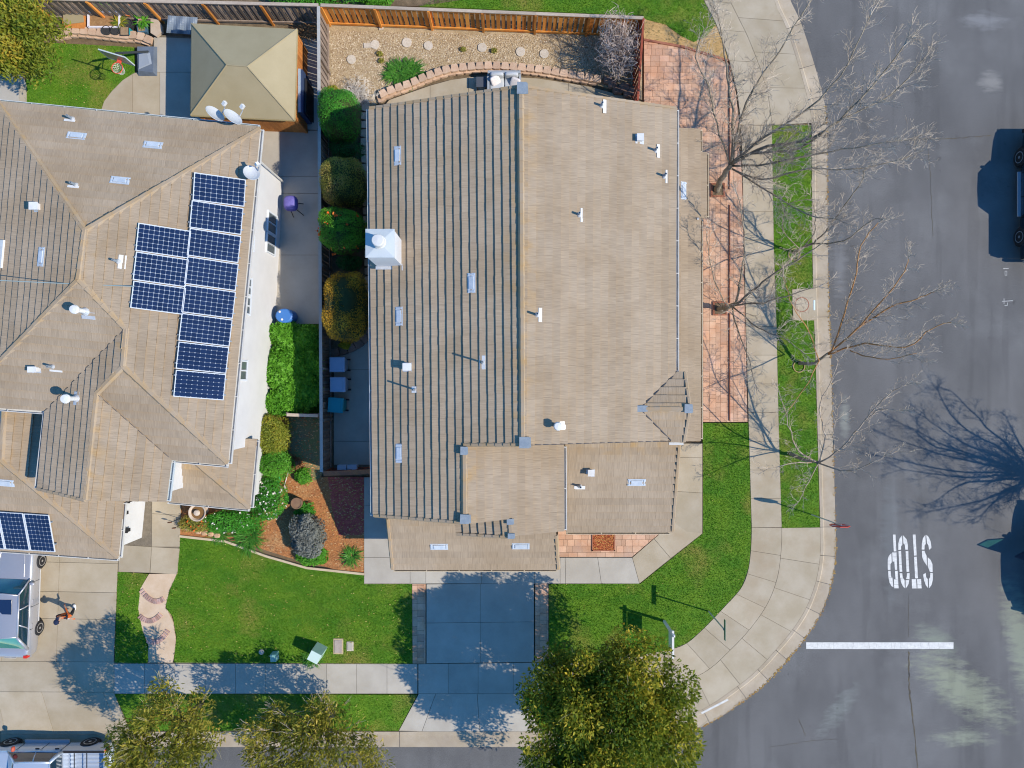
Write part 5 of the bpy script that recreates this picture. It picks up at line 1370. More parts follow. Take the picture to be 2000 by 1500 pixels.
bush("low shaded dark green shrub between the round bush and the olive bush", 677, 290, .84, .55, 1.2, LF_DEEP, 3200, .06, 22)
bush("olive and brown clipped bush, third down the row along the grey fence", 673, 357, 1.0, 1.06, 3.3, LF_MIXED, 12000, .055, 23, nc=70)
bush("bright green bush with orange flowers beside the chimney", 672, 452, 1.0, .96, 3.4, LF_BRIGHT, 12000, .06, 24, nc=70, flowers=(26, FLOWER_O, .12))
bush("small dark shaded shrub above the golden bush", 683, 514, .62, .42, 1.1, LF_DEEP, 2200, .06, 25)
bush("large golden brown oval bush at the head of the bin path", 678, 602, 1.0, 1.6, 3.4, LF_GOLD, 16000, .05, 26, nc=110, cr=.2)
bush("small yellow leaved plant at the foot of the golden bush", 675, 676, .32, .20, .3, leafmat("yellow_leaves", (.42, .34, .02), (.62, .52, .05)), 600, .09, 27)
bush("small yellow green plant in the corner of gravel bed and grey fence", 645, 178, .42, .26, .35, LF_LIME, 700, .09, 28, cr=.14)
bush("tall yellow green bush at the corner of the white wall", 531, 848, .85, 1.0, 1.3, LF_LIME, 6500, .09, 31, nc=50)
bush("dense green bush below the yellow green one beside the dark soil", 538, 905, .82, .85, 1.1, LF_BRIGHT, 6000, .08, 32, nc=50)
bush("green bush covered in pale flowers beside the lower roof", 525, 972, .82, 1.05, 1.0, LF_GREEN, 6000, .08, 33, nc=50, flowers=(85, FLOWER_W, .08))
bush("low mixed flowering shrubs under the low roof eave", 455, 1018, 1.35, .55, .6, LF_GREEN, 4500, .09, 34, nc=40, flowers=(28, FLOWER_W, .08))
bush("low reddish green shrubs beside the fountain and walk", 385, 1022, .85, .42, .5, LF_MIXED, 2200, .09, 35, nc=30, flowers=(30, FLOWER_O, .07))
bush("rounded grey leaved bush in the orange bark bed", 600, 1046, .92, .95, 1.15, LF_GREY, 5200, .11, 36, nc=36, cr=.34, aspect=.55)
bush("green leafy plant at the foot of the grey bush", 612, 1084, .75, .5, .5, LF_BRIGHT, 2600, .12, 37, nc=22)
bush("small bright plant in the bark bed by the dark soil", 592, 931, .42, .40, .45, LF_BRIGHT, 1200, .10, 38, nc=16, cr=.16)
bush("dry brown plant beside the tall bush in the bark bed", 573, 908, .40, .32, .3, leafmat("dead_leaves", (.12, .05, .02), (.36, .18, .08)), 700, .12, 39, nc=14)
bush("small grey plant against the white wall corner", 510, 808, .28, .34, .6, LF_GREY, 700, .09, 40, nc=12, cr=.16)
bush("low grey green weed by the fountain walk", 595, 1000, .5, .45, .35, LF_GREEN, 1100, .1, 41, nc=14)
WEEDM = leafmat("weed_leaves", (.07, .26, .018), (.20, .48, .045), .35, .5)
for k, (px, py, rx, ry, lab) in enumerate(((560, 655, .6, .5, "leafy weeds at the top of the weed bed below the blue barrel"), (605, 665, .5, .45, "leafy weeds at the top of the weed bed against the grey fence"), (552, 720, .75, .8, "thick leafy weeds in the middle of the bed along the white wall"), (590, 762, .8, .75, "thick leafy weeds low in the bed along the grey fence"), (552, 785, .6, .5, "leafy weeds at the foot of the bed by the white wall"), (603, 712, .6, .6, "leafy weeds midway down the bed against the grey fence"), (566, 690, .5, .5, "leafy weeds midway between the wall and the grey fence"))):
    bush(lab, px, py, rx * 1.3, ry * 1.3, .9, WEEDM, 2600, .26, 50 + k, name="weeds", cat="weeds", nc=26, cr=.24)
grass([(505, 640), (626, 640), (626, 808), (505, 800)], "grass", 700, .05, .14, mtl=BLADE)
bush("low leafy garden plants behind the fences at the picture's top edge", 610, -6, 2.2, .5, .8, LF_GREEN, 3500, .1, 60, nc=30)
bush("green shrub behind the orange fence at the picture's top edge", 735, -2, .9, .45, .8, LF_BRIGHT, 2200, .1, 61, nc=20)
for k, (px, py, lab) in enumerate(((905, 96, "tiny green weed by the midway stepping stone"), (965, 99, "tiny dry weed below the midway stepping stone"), (742, 105, "low weed patch under the square stone"), (745, 118, "low weed beside the strap leaf clump"))):
    bush(lab, px, py, .14, .12, .15, LF_MIXED, 160, .08, 70 + k, name="weed", cat="weed", nc=6, cr=.08)

def strap_plant(label, px, py, rx, ry, n, L, w, m, seed, name="strap_leaf_plant", z=.12, cat="plant", grp=None):
    c = W(px, py, z); t = thing(name, label, cat, c, grp); g = random.Random(seed); vs = []; tint = []
    for _ in range(n):
        a = g.random() * 6.283; q = math.sqrt(g.random()); b = Vector((c.x + rx * q * math.cos(a) * .75, c.y + ry * q * math.sin(a) * .75, z))
        az = a + g.gauss(0, .4 + 2.2 * (1 - q)); d = Vector((math.cos(az), math.sin(az), 0)); s = Vector((-d.y, d.x, 0)); l = L * g.uniform(.7, 1.2); el = g.uniform(.5, 1.1)
        P = []; 
        for k in range(5):
            u = k / 4; P.append(b + d * l * u * math.cos(el * (1 - .6 * u)) + Vector((0, 0, l * (math.sin(el) * u - .62 * u * u))))
        tn = g.random()
        for k in range(4):
            w0, w1 = w * (1 - k / 4) ** .6, w * (1 - (k + 1) / 4) ** .6 + .002
            vs += [P[k] - s * w0, P[k] + s * w0, P[k + 1] + s * w1, P[k + 1] - s * w1]; tint.append(tn)
    np_mesh("leaves", np.array([tuple(v) for v in vs]), 4, m, np.array(tint), t)
    return t
strap_plant("large green strap leaf clump in the gravel bed", 791, 143, .95, .55, 420, .5, .02, LF_STRAP, 1)
strap_plant("arching green strap leaf plant at the lawn corner below the flower bush", 486, 1050, .5, .5, 230, .62, .018, LF_STRAP, 2)
strap_plant("small spiky green plant in the bark bed by the concrete", 686, 1086, .25, .25, 110, .5, .018, LF_STRAP, 3)
strap_plant("grassy green tuft growing round the green utility box", 610, 1284, .4, .35, 200, .38, .012, LF_STRAP, 4, name="grass_tuft")
strap_plant("leafy green plant in the neighbour's raised planter", 199, 24, .2, .2, 70, .55, .022, LF_STRAP, 5)
strap_plant("strappy green plant below the flower bush on the walk side", 428, 1045, .4, .25, 120, .4, .02, LF_STRAP, 6)
strap_plant("dry brown palm fronds heaped in the fence corner by the gazebo", 596, 62, .35, .5, 130, .75, .014, leafmat("dry_frond", (.22, .10, .04), (.52, .30, .14), .1), 7, name="dry_fronds")
strap_plant("yellow green potted plant among the neighbour's pots", 234, 44, .15, .15, 60, .35, .03, LF_LIME, 8, z=.4)
strap_plant("green potted plant beside the terracotta pot", 278, 43, .2, .15, 60, .35, .03, LF_BRIGHT, 9, z=.4)

# ------------------------------------------------------------------ bare trees
def bare_tree(label, base, limbs, seed, twig_len=.75, dens=1.0, r0=.11, levels=3, group="bare street trees", tm=TWIG, bm=BARKG, lm=None, cat="tree", name="bare_tree", spacing=.30):
    """limbs: polylines of (px,py,z); side shoots spring from each and branch again"""
    g = random.Random(seed); t = thing(name, label, cat, base, group)
    tk = MB(); lb = MB(); tw = MB()
    def shoot(p, d, L, r, lev):
        n = 5 if lev < 2 else 4; pts = [p]; dd = d.copy()
        for k in range(n):
            dd = (dd + Vector((g.gauss(0, .13), g.gauss(0, .13), g.gauss(.04, .09)))).normalized(); pts.append(pts[-1] + dd * L / n)
        for q in pts: q.z = max(q.z, .5)
        rr = [max(.0045, r * (1 - .72 * k / n)) for k in range(n + 1)]
        tw.cur = g.random(); tw.tube(pts, rr, 4 if r > .012 else 3, cap=False)
        if lev >= levels: return
        m = max(2, int(L / .2 * dens))
        for k in range(m):
            u = g.uniform(.2, 1.0); i = min(n - 1, int(u * n)); q = pts[i].lerp(pts[i + 1], u * n - i); ax = (pts[i + 1] - pts[i]).normalized()
            s = ax.cross(Vector((g.gauss(0, 1), g.gauss(0, 1), g.gauss(0, 1)))).normalized()
            shoot(q, (ax * g.uniform(.55, 1.0) + s * g.uniform(.4, .95)).normalized(), L * g.uniform(.32, .58), r * .5, lev + 1)
    for li, (r1, r2, pts) in enumerate(limbs):
        P = [W(*p) for p in pts]
        # smooth and add a little wander
        Q = [Vector(q) for q in chain([tuple(p) for p in P])]
        for i in range(1, len(Q) - 1): Q[i] = Q[i] + Vector((g.gauss(0, .02), g.gauss(0, .02), g.gauss(0, .02)))
        n = len(Q); rr = [r1 + (r2 - r1) * i / (n - 1) for i in range(n)]
        (tk if li == 0 else lb).tube(Q, rr, 8 if li == 0 else 6)
        if li == 0: continue
        acc = 0; nxt = spacing * 1.5
        for i in range(n - 1):
            a, b = Q[i], Q[i + 1]; l = (b - a).length; ax = (b - a).normalized(); acc += l
            while acc > nxt:
                q = a.lerp(b, g.random()); s = ax.cross(Vector((g.gauss(0, 1), g.gauss(0, 1), g.gauss(0, .8)))).normalized()
                u = i / n
                shoot(q, (ax * g.uniform(.5, .9) + s * g.uniform(.5, .9) + Vector((0, 0, .15))).normalized(), twig_len * g.uniform(.55, 1.25) * (1.1 - .35 * u), max(.008, rr[i] * .4), 1)
                nxt += spacing * g.uniform(.6, 1.4) / dens
        for _ in range(3): shoot(Q[-1], ((Q[-1] - Q[-2]).normalized() + Vector((g.gauss(0, .25), g.gauss(0, .25), g.gauss(0, .2)))).normalized(), twig_len * g.uniform(.6, 1), r2, 1)
    tk.build("trunk", bm, t, smooth=True); lb.build("limbs", lm or bm, t, smooth=True); tw.build("twigs", tm, t, kind="stuff")
    return t
bare_tree("tall bare tree rising from the well in the pavers, its crown over the street", W3(1400, 373, .1), [
    (.15, .10, [(1400, 373, .1), (1408, 352, 1.0), (1428, 322, 1.9)]),
    (.07, .02, [(1428, 322, 1.9), (1432, 250, 3.0), (1424, 170, 4.0), (1412, 90, 4.8), (1402, 30, 5.3)]), (.06, .018, [(1428, 322, 1.9), (1445, 240, 3.2), (1480, 160, 4.2), (1535, 80, 5), (1590, -10, 5.6)]),
    (.06, .018, [(1430, 318, 2.0), (1490, 270, 3.0), (1560, 225, 4.0), (1640, 150, 5.0), (1700, 30, 5.8)]), (.075, .02, [(1430, 320, 2.0), (1500, 285, 3.0), (1590, 270, 4.0), (1680, 195, 5.0), (1765, 90, 5.8)]),
    (.05, .016, [(1470, 300, 2.6), (1560, 290, 3.6), (1640, 235, 4.6), (1740, 185, 5.2), (1800, 120, 5.8)]), (.05, .016, [(1432, 324, 1.9), (1500, 320, 3.0), (1600, 300, 4.0), (1690, 285, 4.8), (1780, 270, 5.3)]),
    (.045, .015, [(1430, 330, 1.9), (1490, 350, 2.8), (1580, 330, 3.8), (1680, 330, 4.5), (1775, 305, 5.0)]), (.045, .015, [(1425, 320, 1.9), (1400, 240, 3.0), (1385, 170, 4.0), (1360, 110, 4.7), (1385, 40, 5.3)]),
    (.045, .015, [(1440, 335, 1.9), (1510, 380, 2.9), (1580, 420, 3.8), (1640, 430, 4.4)])], 11, twig_len=.95, dens=1.8, spacing=.32)
bare_tree("bare tree leaning from the second well in the pavers beside the lower roof", W3(1404, 604, .1), [
    (.13, .09, [(1404, 604, .1), (1418, 602, .9), (1436, 594, 1.6)]),
    (.055, .017, [(1436, 594, 1.6), (1446, 545, 2.6), (1454, 480, 3.6), (1450, 430, 4.3), (1440, 380, 5.0)]), (.055, .016, [(1436, 594, 1.6), (1480, 560, 2.6), (1520, 530, 3.4), (1570, 500, 4.2), (1610, 470, 4.8)]),
    (.04, .014, [(1436, 596, 1.6), (1490, 592, 2.6), (1545, 575, 3.6), (1600, 560, 4.2)]), (.04, .014, [(1430, 600, 1.5), (1440, 640, 2.4), (1460, 690, 3.3), (1475, 750, 4.1)]), (.035, .012, [(1432, 600, 1.5), (1480, 640, 2.6), (1530, 660, 3.4), (1570, 690, 4.0)]), (.03, .012, [(1425, 600, 1.4), (1400, 560, 2.4), (1385, 500, 3.2), (1380, 460, 3.8)])], 12, twig_len=.78, dens=1.6, spacing=.33)
bare_tree("slender bare street tree in the grass strip nearer the bare tree with the wells", W3(1550, 494, .12), [
    (.075, .05, [(1550, 494, .12), (1565, 485, .9), (1590, 476, 1.7)]),
    (.04, .014, [(1590, 476, 1.7), (1620, 440, 2.6), (1650, 400, 3.6), (1680, 360, 4.4), (1690, 330, 5.0)]), (.035, .012, [(1570, 482, 1.3), (1590, 455, 2.2), (1592, 420, 2.8), (1582, 380, 3.4)]), (.035, .012, [(1590, 476, 1.7), (1650, 470, 2.8), (1700, 430, 3.6), (1735, 430, 4.2)]), (.03, .011, [(1562, 488, .9), (1530, 520, 2.0), (1510, 560, 2.8), (1500, 590, 3.3)]), (.028, .011, [(1565, 488, 1.0), (1530, 450, 2.2), (1540, 400, 3.2), (1580, 390, 3.7)])], 13, twig_len=.75, dens=1.5, spacing=.33)
bare_tree("bare street tree with orange upper limb opposite the manhole slab", W3(1560, 710, .12), [
    (.08, .06, [(1560, 710, .12), (1590, 708, .8), (1618, 690, 1.5)]),
    (.045, .015, [(1626, 683, 1.8), (1650, 610, 2.8), (1668, 550, 3.6), (1682, 480, 4.5), (1715, 435, 5.0)]), (.045, .014, [(1618, 690, 1.5), (1670, 645, 2.8), (1720, 590, 3.8), (1760, 540, 4.6), (1775, 505, 5.0)]),
    (.04, .013, [(1670, 645, 2.8), (1740, 600, 3.8), (1790, 585, 4.3), (1825, 570, 4.8)]), (.04, .013, [(1618, 692, 1.5), (1690, 672, 2.8), (1770, 678, 3.8), (1820, 640, 4.4), (1858, 630, 4.9)]), (.03, .011, [(1660, 685, 2.4), (1720, 702, 3.4), (1790, 690, 4.0)]), (.028, .011, [(1600, 705, 1.2), (1580, 650, 2.2), (1550, 600, 3.0), (1530, 540, 3.8)]), (.026, .011, [(1600, 705, 1.2), (1570, 760, 2.2), (1540, 800, 2.9)])], 14, twig_len=.75, dens=1.6, spacing=.32, lm=BARKO)
bare_tree("bare street tree at the grass strip's end beside the tree shadow on the road", W3(1543, 886, .12), [
    (.09, .06, [(1543, 886, .12), (1570, 897, .8), (1600, 903, 1.5)]),
    (.035, .013, [(1600, 903, 1.5), (1612, 850, 2.4), (1600, 800, 3.2), (1620, 750, 3.8), (1640, 700, 4.4)]), (.045, .013, [(1600, 903, 1.5), (1645, 875, 2.6), (1690, 820, 3.6), (1735, 770, 4.4), (1770, 752, 4.9)]), (.03, .012, [(1690, 820, 3.6), (1720, 800, 4.1), (1755, 802, 4.5)]),
    (.035, .012, [(1600, 905, 1.5), (1660, 920, 2.6), (1710, 900, 3.5), (1750, 882, 4.0)]), (.035, .012, [(1595, 902, 1.4), (1560, 880, 2.2), (1540, 830, 2.9), (1520, 760, 3.6)]), (.028, .011, [(1598, 905, 1.4), (1580, 940, 2.3), (1555, 985, 2.9)]), (.03, .011, [(1590, 902, 1.4), (1550, 905, 2.2), (1500, 915, 2.9)]), (.026, .011, [(1628, 880, 2.1), (1630, 830, 2.9), (1640, 790, 3.4)])], 15, twig_len=.65, dens=1.5, spacing=.33, lm=mat("mixed_bark", (.30, .21, .13), (.42, .36, .30), scale=3, fine=.2))
rings = MB()
for k, (px, py, lab) in enumerate(((1551, 497, "tan plastic ring round the foot of the slender street tree"), (1560, 716, "tan plastic ring round the foot of the tree with the orange limb"))):
    r = MB(); c = W(px, py, .13); r.lathe([(.24, -.02), (.27, -.02), (.27, .05), (.24, .05), (.24, -.02)], c, 20); tag(r.build("tree_ring", mat("ring_tan", (.42, .30, .12))), lab, "tree ring", "rings at street tree feet")
# the big bush in the fence corner and the two grey ones by the hedge
def twig_bush(label, px, py, z, R, n, seed, m, hh=1.0, r=.012, name="bare_bush", up=.8):
    c = W(px, py, z); t = thing(name, label, "bush", c); g = random.Random(seed); mb = MB()
    for _ in range(n):
        a = g.random() * 6.283; q = g.random() ** .5
        d = Vector((math.cos(a) * q * R[0], math.sin(a) * q * R[1], hh * g.uniform(.5, 1.1)))
        pts = [c + Vector((g.gauss(0, .1), g.gauss(0, .1), 0))]; e = c + d
        for k in range(1, 6): pts.append(pts[0].lerp(e, k / 5) + Vector((g.gauss(0, .07), g.gauss(0, .07), g.gauss(0, .07))))
        mb.cur = g.random(); mb.tube(pts, [r * (1.5 - 1.2 * k / 5) for k in range(6)], 4, cap=False)
        for k in range(4):
            b = pts[g.randrange(2, 6)]; dd = Vector((g.gauss(0, 1), g.gauss(0, 1), g.gauss(.3, .6))).normalized() * g.uniform(.2, .5)
            mb.tube([b, b + dd * .5 + Vector((0, 0, .03)), b + dd], [r * .6, r * .45, r * .25], 3, cap=False)
    mb.build("twigs", m, t); return t
twig_bush("dense bare grey bush filling the corner of the orange and dark red fences", 1200, 118, .12, (.95, 1.45), 330, 5, mat("grey_twig", (.42, .33, .28), (.54, .45, .39), scale=4, fine=.15, tint=.35), hh=1.75, r=.019)
twig_bush("spreading bare grey shrub at the hedge end of the gravel bed", 690, 180, .12, (.75, .75), 34, 6, mat("white_twig", (.58, .53, .46), (.66, .61, .55), scale=4, fine=.1), hh=.55, r=.014)
twig_bush("bare pale shrub by the roof corner and block wall", 712, 192, .12, (.6, .55), 24, 7, MATS["white_twig"], hh=.5, r=.013)
# a bare tree across the street, outside the picture: its shadow lies on the road
def px_w(x, y_, z):                # world metres to the (px, py, z) triples the limbs are given in
    f = H / (H - z); return (1000 + x * f * S, 750 - y_ * f * S, z)
bx, by = 26.5, -5.0
LM = [(.26, .17, [px_w(bx, by, .0), px_w(bx - .1, by, 1.4), px_w(bx - .2, by + .05, 2.6)])]
gg = random.Random(77)
for k in range(15):
    a = gg.uniform(0, 6.283) if k > 6 else math.pi * (.62 + .11 * k); R = gg.uniform(1.8, 3.2); top = gg.uniform(5.2, 7.4)
    p0 = (bx - .2, by + .05, 2.4 + gg.uniform(-.2, .3)); p3 = (bx + R * math.cos(a), by + R * math.sin(a) * 1.05, top)
    p1 = (bx + R * .28 * math.cos(a), by + R * .28 * math.sin(a), 3.6); p2 = (bx + R * .62 * math.cos(a + .12), by + R * .62 * math.sin(a + .12), 4.6 + gg.uniform(0, .8))
    LM.append((.068, .018, [px_w(*p0), px_w(*p1), px_w(*p2), px_w(*p3)]))
bare_tree("bare tree across the street casting its branching shadow above the STOP lettering", (bx, by, 0), LM, 16, twig_len=.95, dens=1.5, spacing=.34, group=None)
# ------------------------------------------------------------------ vehicles
def wheel(t, x, y_, r, side, w=.2):
    """tyre with rim and spokes; side +1 faces local +x"""
    M = Matrix.Rotation(math.radians(90) * side, 3, 'Y')
    ty = MB(); ty.lathe([(r * .62, w / 2), (r * .9, w / 2), (r, w / 2 - .04), (r, -w / 2 + .04), (r * .9, -w / 2), (r * .62, -w / 2)], (x, y_, r), 24, M)
    o = ty.build("wheel", DARK, t)
    rm = MB(); rm.lathe([(r * .66, -.02), (r * .66, w / 2 - .015), (r * .61, w / 2 - .01), (r * .58, w / 2 - .05), (.01, w / 2 - .06)], (x, y_, r), 24, M)
    ri = rm.build("rim", mat("rim_inner", (.40, .40, .41), rough=.5, fine=0), o)
    sp = MB()
    for k in range(6):
        a = 2 * math.pi * k / 6 + .3
        u = Vector((0, math.cos(a), math.sin(a))); v = Vector((0, -math.sin(a), math.cos(a)))
        c = Vector((x + side * (w / 2 - .03), y_, r)) + u * r * .33
        sp.box(c, (.03, r * .56, r * .24), M=Matrix((Vector((side, 0, 0)), u, v)).transposed())
    sp.lathe([(r * .66, w / 2 - .04), (r * .66, w / 2 + .002), (r * .57, w / 2 + .002), (r * .57, w / 2 - .04)], (x, y_, r), 24, M)
    sp.lathe([(.001, w / 2 - .02), (r * .16, w / 2 - .02), (r * .16, w / 2 + .005), (.01, w / 2 + .01)], (x, y_, r), 12, M)
    sp.build("spokes", RIM, o)
    ar = MB(); ar.lathe([(r * 1.0, 0), (r * 1.17, .0), (r * 1.17, w / 2 - .05), (r * 1.0, w / 2 - .06)], (x - side * .02, y_, r + .02), 24, M); ar.build("wheel_arch", DARK, t)

def loft(stations, zb, cols=None):
    """stations: (y, half width, deck height); returns a closed smooth-sided body"""
    mb = MB(); prof = []
    for (y_, hw, zt) in stations:
        h = zt - zb
        half = [(hw * .90, zb), (hw * .975, zb + .09), (hw * .995, zb + h * .40), (hw, zb + h * .62), (hw * .985, zb + h * .80), (hw * .95, zt - .055), (hw * .90, zt - .012), (hw * .82, zt), (hw * .45, zt + .022)]
        ring = [(x, y_, z) for x, z in half] + [(0, y_, zt + .03)] + [(-x, y_, z) for x, z in half[::-1]]
        prof.append(ring)
    n = len(prof[0]); vs = [p for r in prof for p in r]; fs = []
    for i in range(len(prof) - 1):
        for k in range(n - 1):
            fs.append((i * n + k, i * n + k + 1, (i + 1) * n + k + 1, (i + 1) * n + k))
        fs.append((i * n + n - 1, i * n, (i + 1) * n, (i + 1) * n + n - 1))
    fs.append(tuple(range(n))[::-1]); fs.append(tuple((len(prof) - 1) * n + k for k in range(n)))
    mb.add(vs, [tuple(f) for f in fs]); return mb

def grid_quad(mb, a, b, c, d, nx, ny, bulge, th=.012):
    """a-b bottom edge, d-c top edge; bulged outwards along the face normal"""
    a, b, c, d = map(Vector, (a, b, c, d)); nrm = (b - a).cross(d - a).normalized(); vs = []
    for j in range(ny + 1):
        for i in range(nx + 1):
            u, v = i / nx, j / ny
            vs.append((a * (1 - u) + b * u) * (1 - v) + (d * (1 - u) + c * u) * v + nrm * (bulge * 4 * u * (1 - u) * (.5 + 2 * v * (1 - v))))
    mb.add(vs, [(j * (nx + 1) + i, j * (nx + 1) + i + 1, (j + 1) * (nx + 1) + i + 1, (j + 1) * (nx + 1) + i) for j in range(ny) for i in range(nx)])

def cabin(t, s, paint, glassf, glasss):
    """s: belt z, roof z, windshield base/roof front/roof rear/rear glass base y, half widths at belt and roof"""
    zb, zr, y0, y1, y2, y3, hb, hr = s['belt'], s['roof'], s['ws'], s['rf'], s['rr'], s['rg'], s['hb'], s['hr']
    B = {k: Vector(v) for k, v in dict(FL=(-hb, y0 - .10, zb), FR=(hb, y0 - .10, zb), RL=(-hb, y3, zb), RR=(hb, y3, zb)).items()}
    T = {k: Vector(v) for k, v in dict(FL=(-hr, y1, zr), FR=(hr, y1, zr), RL=(-hr, y2, zr), RR=(hr, y2, zr)).items()}
    ws = MB(); grid_quad(ws, B['FR'], B['FL'], T['FL'], T['FR'], 8, 5, .07); ws.build("windshield", mat("windshield_glass", (.015, .07, .09), (.01, .04, .07), scale=2, fine=0, rough=.05, spec=.8, coat=1.), t, smooth=True)
    rg = MB(); grid_quad(rg, B['RL'], B['RR'], T['RR'], T['RL'], 8, 4, .05); rg.build("rear_window", glassf, t, smooth=True)
    for side, f, r in ((1, 'FR', 'RR'), (-1, 'FL', 'RL')):
        sw_ = MB()
        if side > 0: grid_quad(sw_, B[r], B[f], T[f], T[r], 8, 4, .03)
        else: grid_quad(sw_, B[f], B[r], T[r], T[f], 8, 4, .03)
        sw_.build("side_window", glasss, t, smooth=True)
        pl = MB()
        pl.tube([B[f] + Vector((0, .04, -.02)), B[f].lerp(T[f], .5) + Vector((side * .02, .01, .01)), T[f]], [.042, .034, .042], 6)
        pl.tube([B[r] + Vector((0, -.02, -.02)), B[r].lerp(T[r], .5) + Vector((side * .012, 0, .01)), T[r]], [.075, .065, .06], 6)
        for u in s['pillars']:
            a = B[r].lerp(B[f], u); b = T[r].lerp(T[f], u); m_ = a.lerp(b, .5) + Vector((side * .032, 0, 0)); pl.tube([a, m_, b], .030, 6)
        pl.tube([B[r], B[r].lerp(B[f], .5) + Vector((side * .03, 0, 0)), B[f]], .03, 6)
        pl.build("window_pillars", paint, t, smooth=True)
    rf = MB(); nx, ny = 8, 6; vs = []
    for j in range(ny + 1):
        for i in range(nx + 1):
            u, v = i / nx * 2 - 1, j / ny
            e = 1 + .035 * (1 - abs(2 * v - 1) ** 3)
            y_ = T['RL'].y + (T['FL'].y - T['RL'].y) * v
            y_ += (.06 * (1 - u * u) if v > .99 else 0) - (.05 * (1 - u * u) if v < .01 else 0)
            vs.append((u * (hr + .045), y_, zr + .055 * (1 - abs(u) ** 2.2) + .03 * (1 - (2 * v - 1) ** 2) - .0))
    n0 = len(vs)
    rf.add(vs, [(j * (nx + 1) + i, j * (nx + 1) + i + 1, (j + 1) * (nx + 1) + i + 1, (j + 1) * (nx + 1) + i) for j in range(ny) for i in range(nx)])
    for side in (1, -1):
        rf.tube([(side * (hr + .03), T['RL'].y - .03, zr - .012), (side * (hr + .045), (T['RL'].y + T['FL'].y) / 2, zr + .005), (side * (hr + .03), T['FL'].y + .02, zr - .012)], .045, 6)
    for yy in (T['FL'].y + .01, T['RL'].y - .01): rf.tube([(-hr - .02, yy, zr - .01), (0, yy + (.06 if yy > y2 + .1 else -.05), zr + .04), (hr + .02, yy, zr - .01)], .035, 6)
    rf.build("car_roof", paint, t, smooth=True)

def mirror(t, x, y_, z, side, m):
    b = MB(); b.ball((x + side * .12, y_, z), (.12, .07, .085), 10, 6, 0, .7); b.build("side_mirror", m, t, smooth=True)
def lamps(t, y_, x, z, sz, m, nm):
    for s in (-1, 1): MB().box((s * x, y_, z), sz).build(nm, m, t)
def seam(t, x, y_, z0, z1):
    for s in (-1, 1): MB().box((s * x, y_, (z0 + z1) / 2), (.012, .014, z1 - z0)).build("door_seam", DARK, t)
def handle(t, x, y_, z, m):
    for s in (-1, 1): MB().box((s * (x + .012), y_, z), (.03, .17, .035)).build("door_handle", m, t)

def wagon(label, loc, rz, paint, group=None, gf=TEAL, gs=GLASS, name="parked_car"):
    t = thing(name, label, "car", loc, group, rotz=rz)
    b = loft([(-2.56, .60, .70), (-2.54, .74, .86), (-2.45, .82, .95), (-2.15, .88, 1.0), (-1.4, .905, 1.0), (-.2, .91, .985), (.8, .905, .965), (1.2, .90, .95), (1.7, .885, .91), (2.15, .85, .84), (2.40, .79, .76), (2.52, .70, .66), (2.56, .58, .58)], .24); b.build("body", paint, t, smooth=True)
    cabin(t, dict(belt=.985, roof=1.45, ws=1.02, rf=.36, rr=-1.42, rg=-2.10, hb=.84, hr=.665, pillars=(.30, .64)), paint, gf, gs)
    for s in (-1, 1):
        for y_ in (1.60, -1.40): wheel(t, s * .83, y_, .325, s)
    MB().box((0, -.12, 1.527), (.92, .62, .012)).build("sunroof", mat("sunroof_glass", (.012, .03, .08), rough=.08, fine=0), t)
    lamps(t, 2.44, .66, .66, (.26, .14, .13), CLEARLAMP, "headlight"); lamps(t, -2.47, .73, .86, (.14, .12, .22), REDLAMP, "taillight")
    for s in (-1, 1): mirror(t, s * .86, .78, 1.03, s, paint)
    seam(t, .906, -.28, .36, .95); seam(t, .905, .80, .36, .93); seam(t, .895, -1.28, .5, .95)
    handle(t, .905, -.08, .82, paint); handle(t, .90, -1.12, .83, paint)
    for s in (-1, 1): MB().box((s * .918, .1, .42), (.02, 2.3, .05)).build("side_moulding", mat("moulding_silver", (.5, .49, .48), rough=.4, fine=0), t)
    hl = MB()
    for s in (-1, 1): hl.tube([(s * .60, 1.05, 1.005), (s * .57, 1.6, .972), (s * .50, 2.2, .872)], .009, 4)
    hl.build("hood_crease", paint, t)
    MB().box((0, -2.60, .52), (1.4, .06, .16)).build("rear_bumper", paint, t); MB().box((0, -2.575, .80), (.52, .012, .12)).build("licence_plate", WHITE, t)
    return t

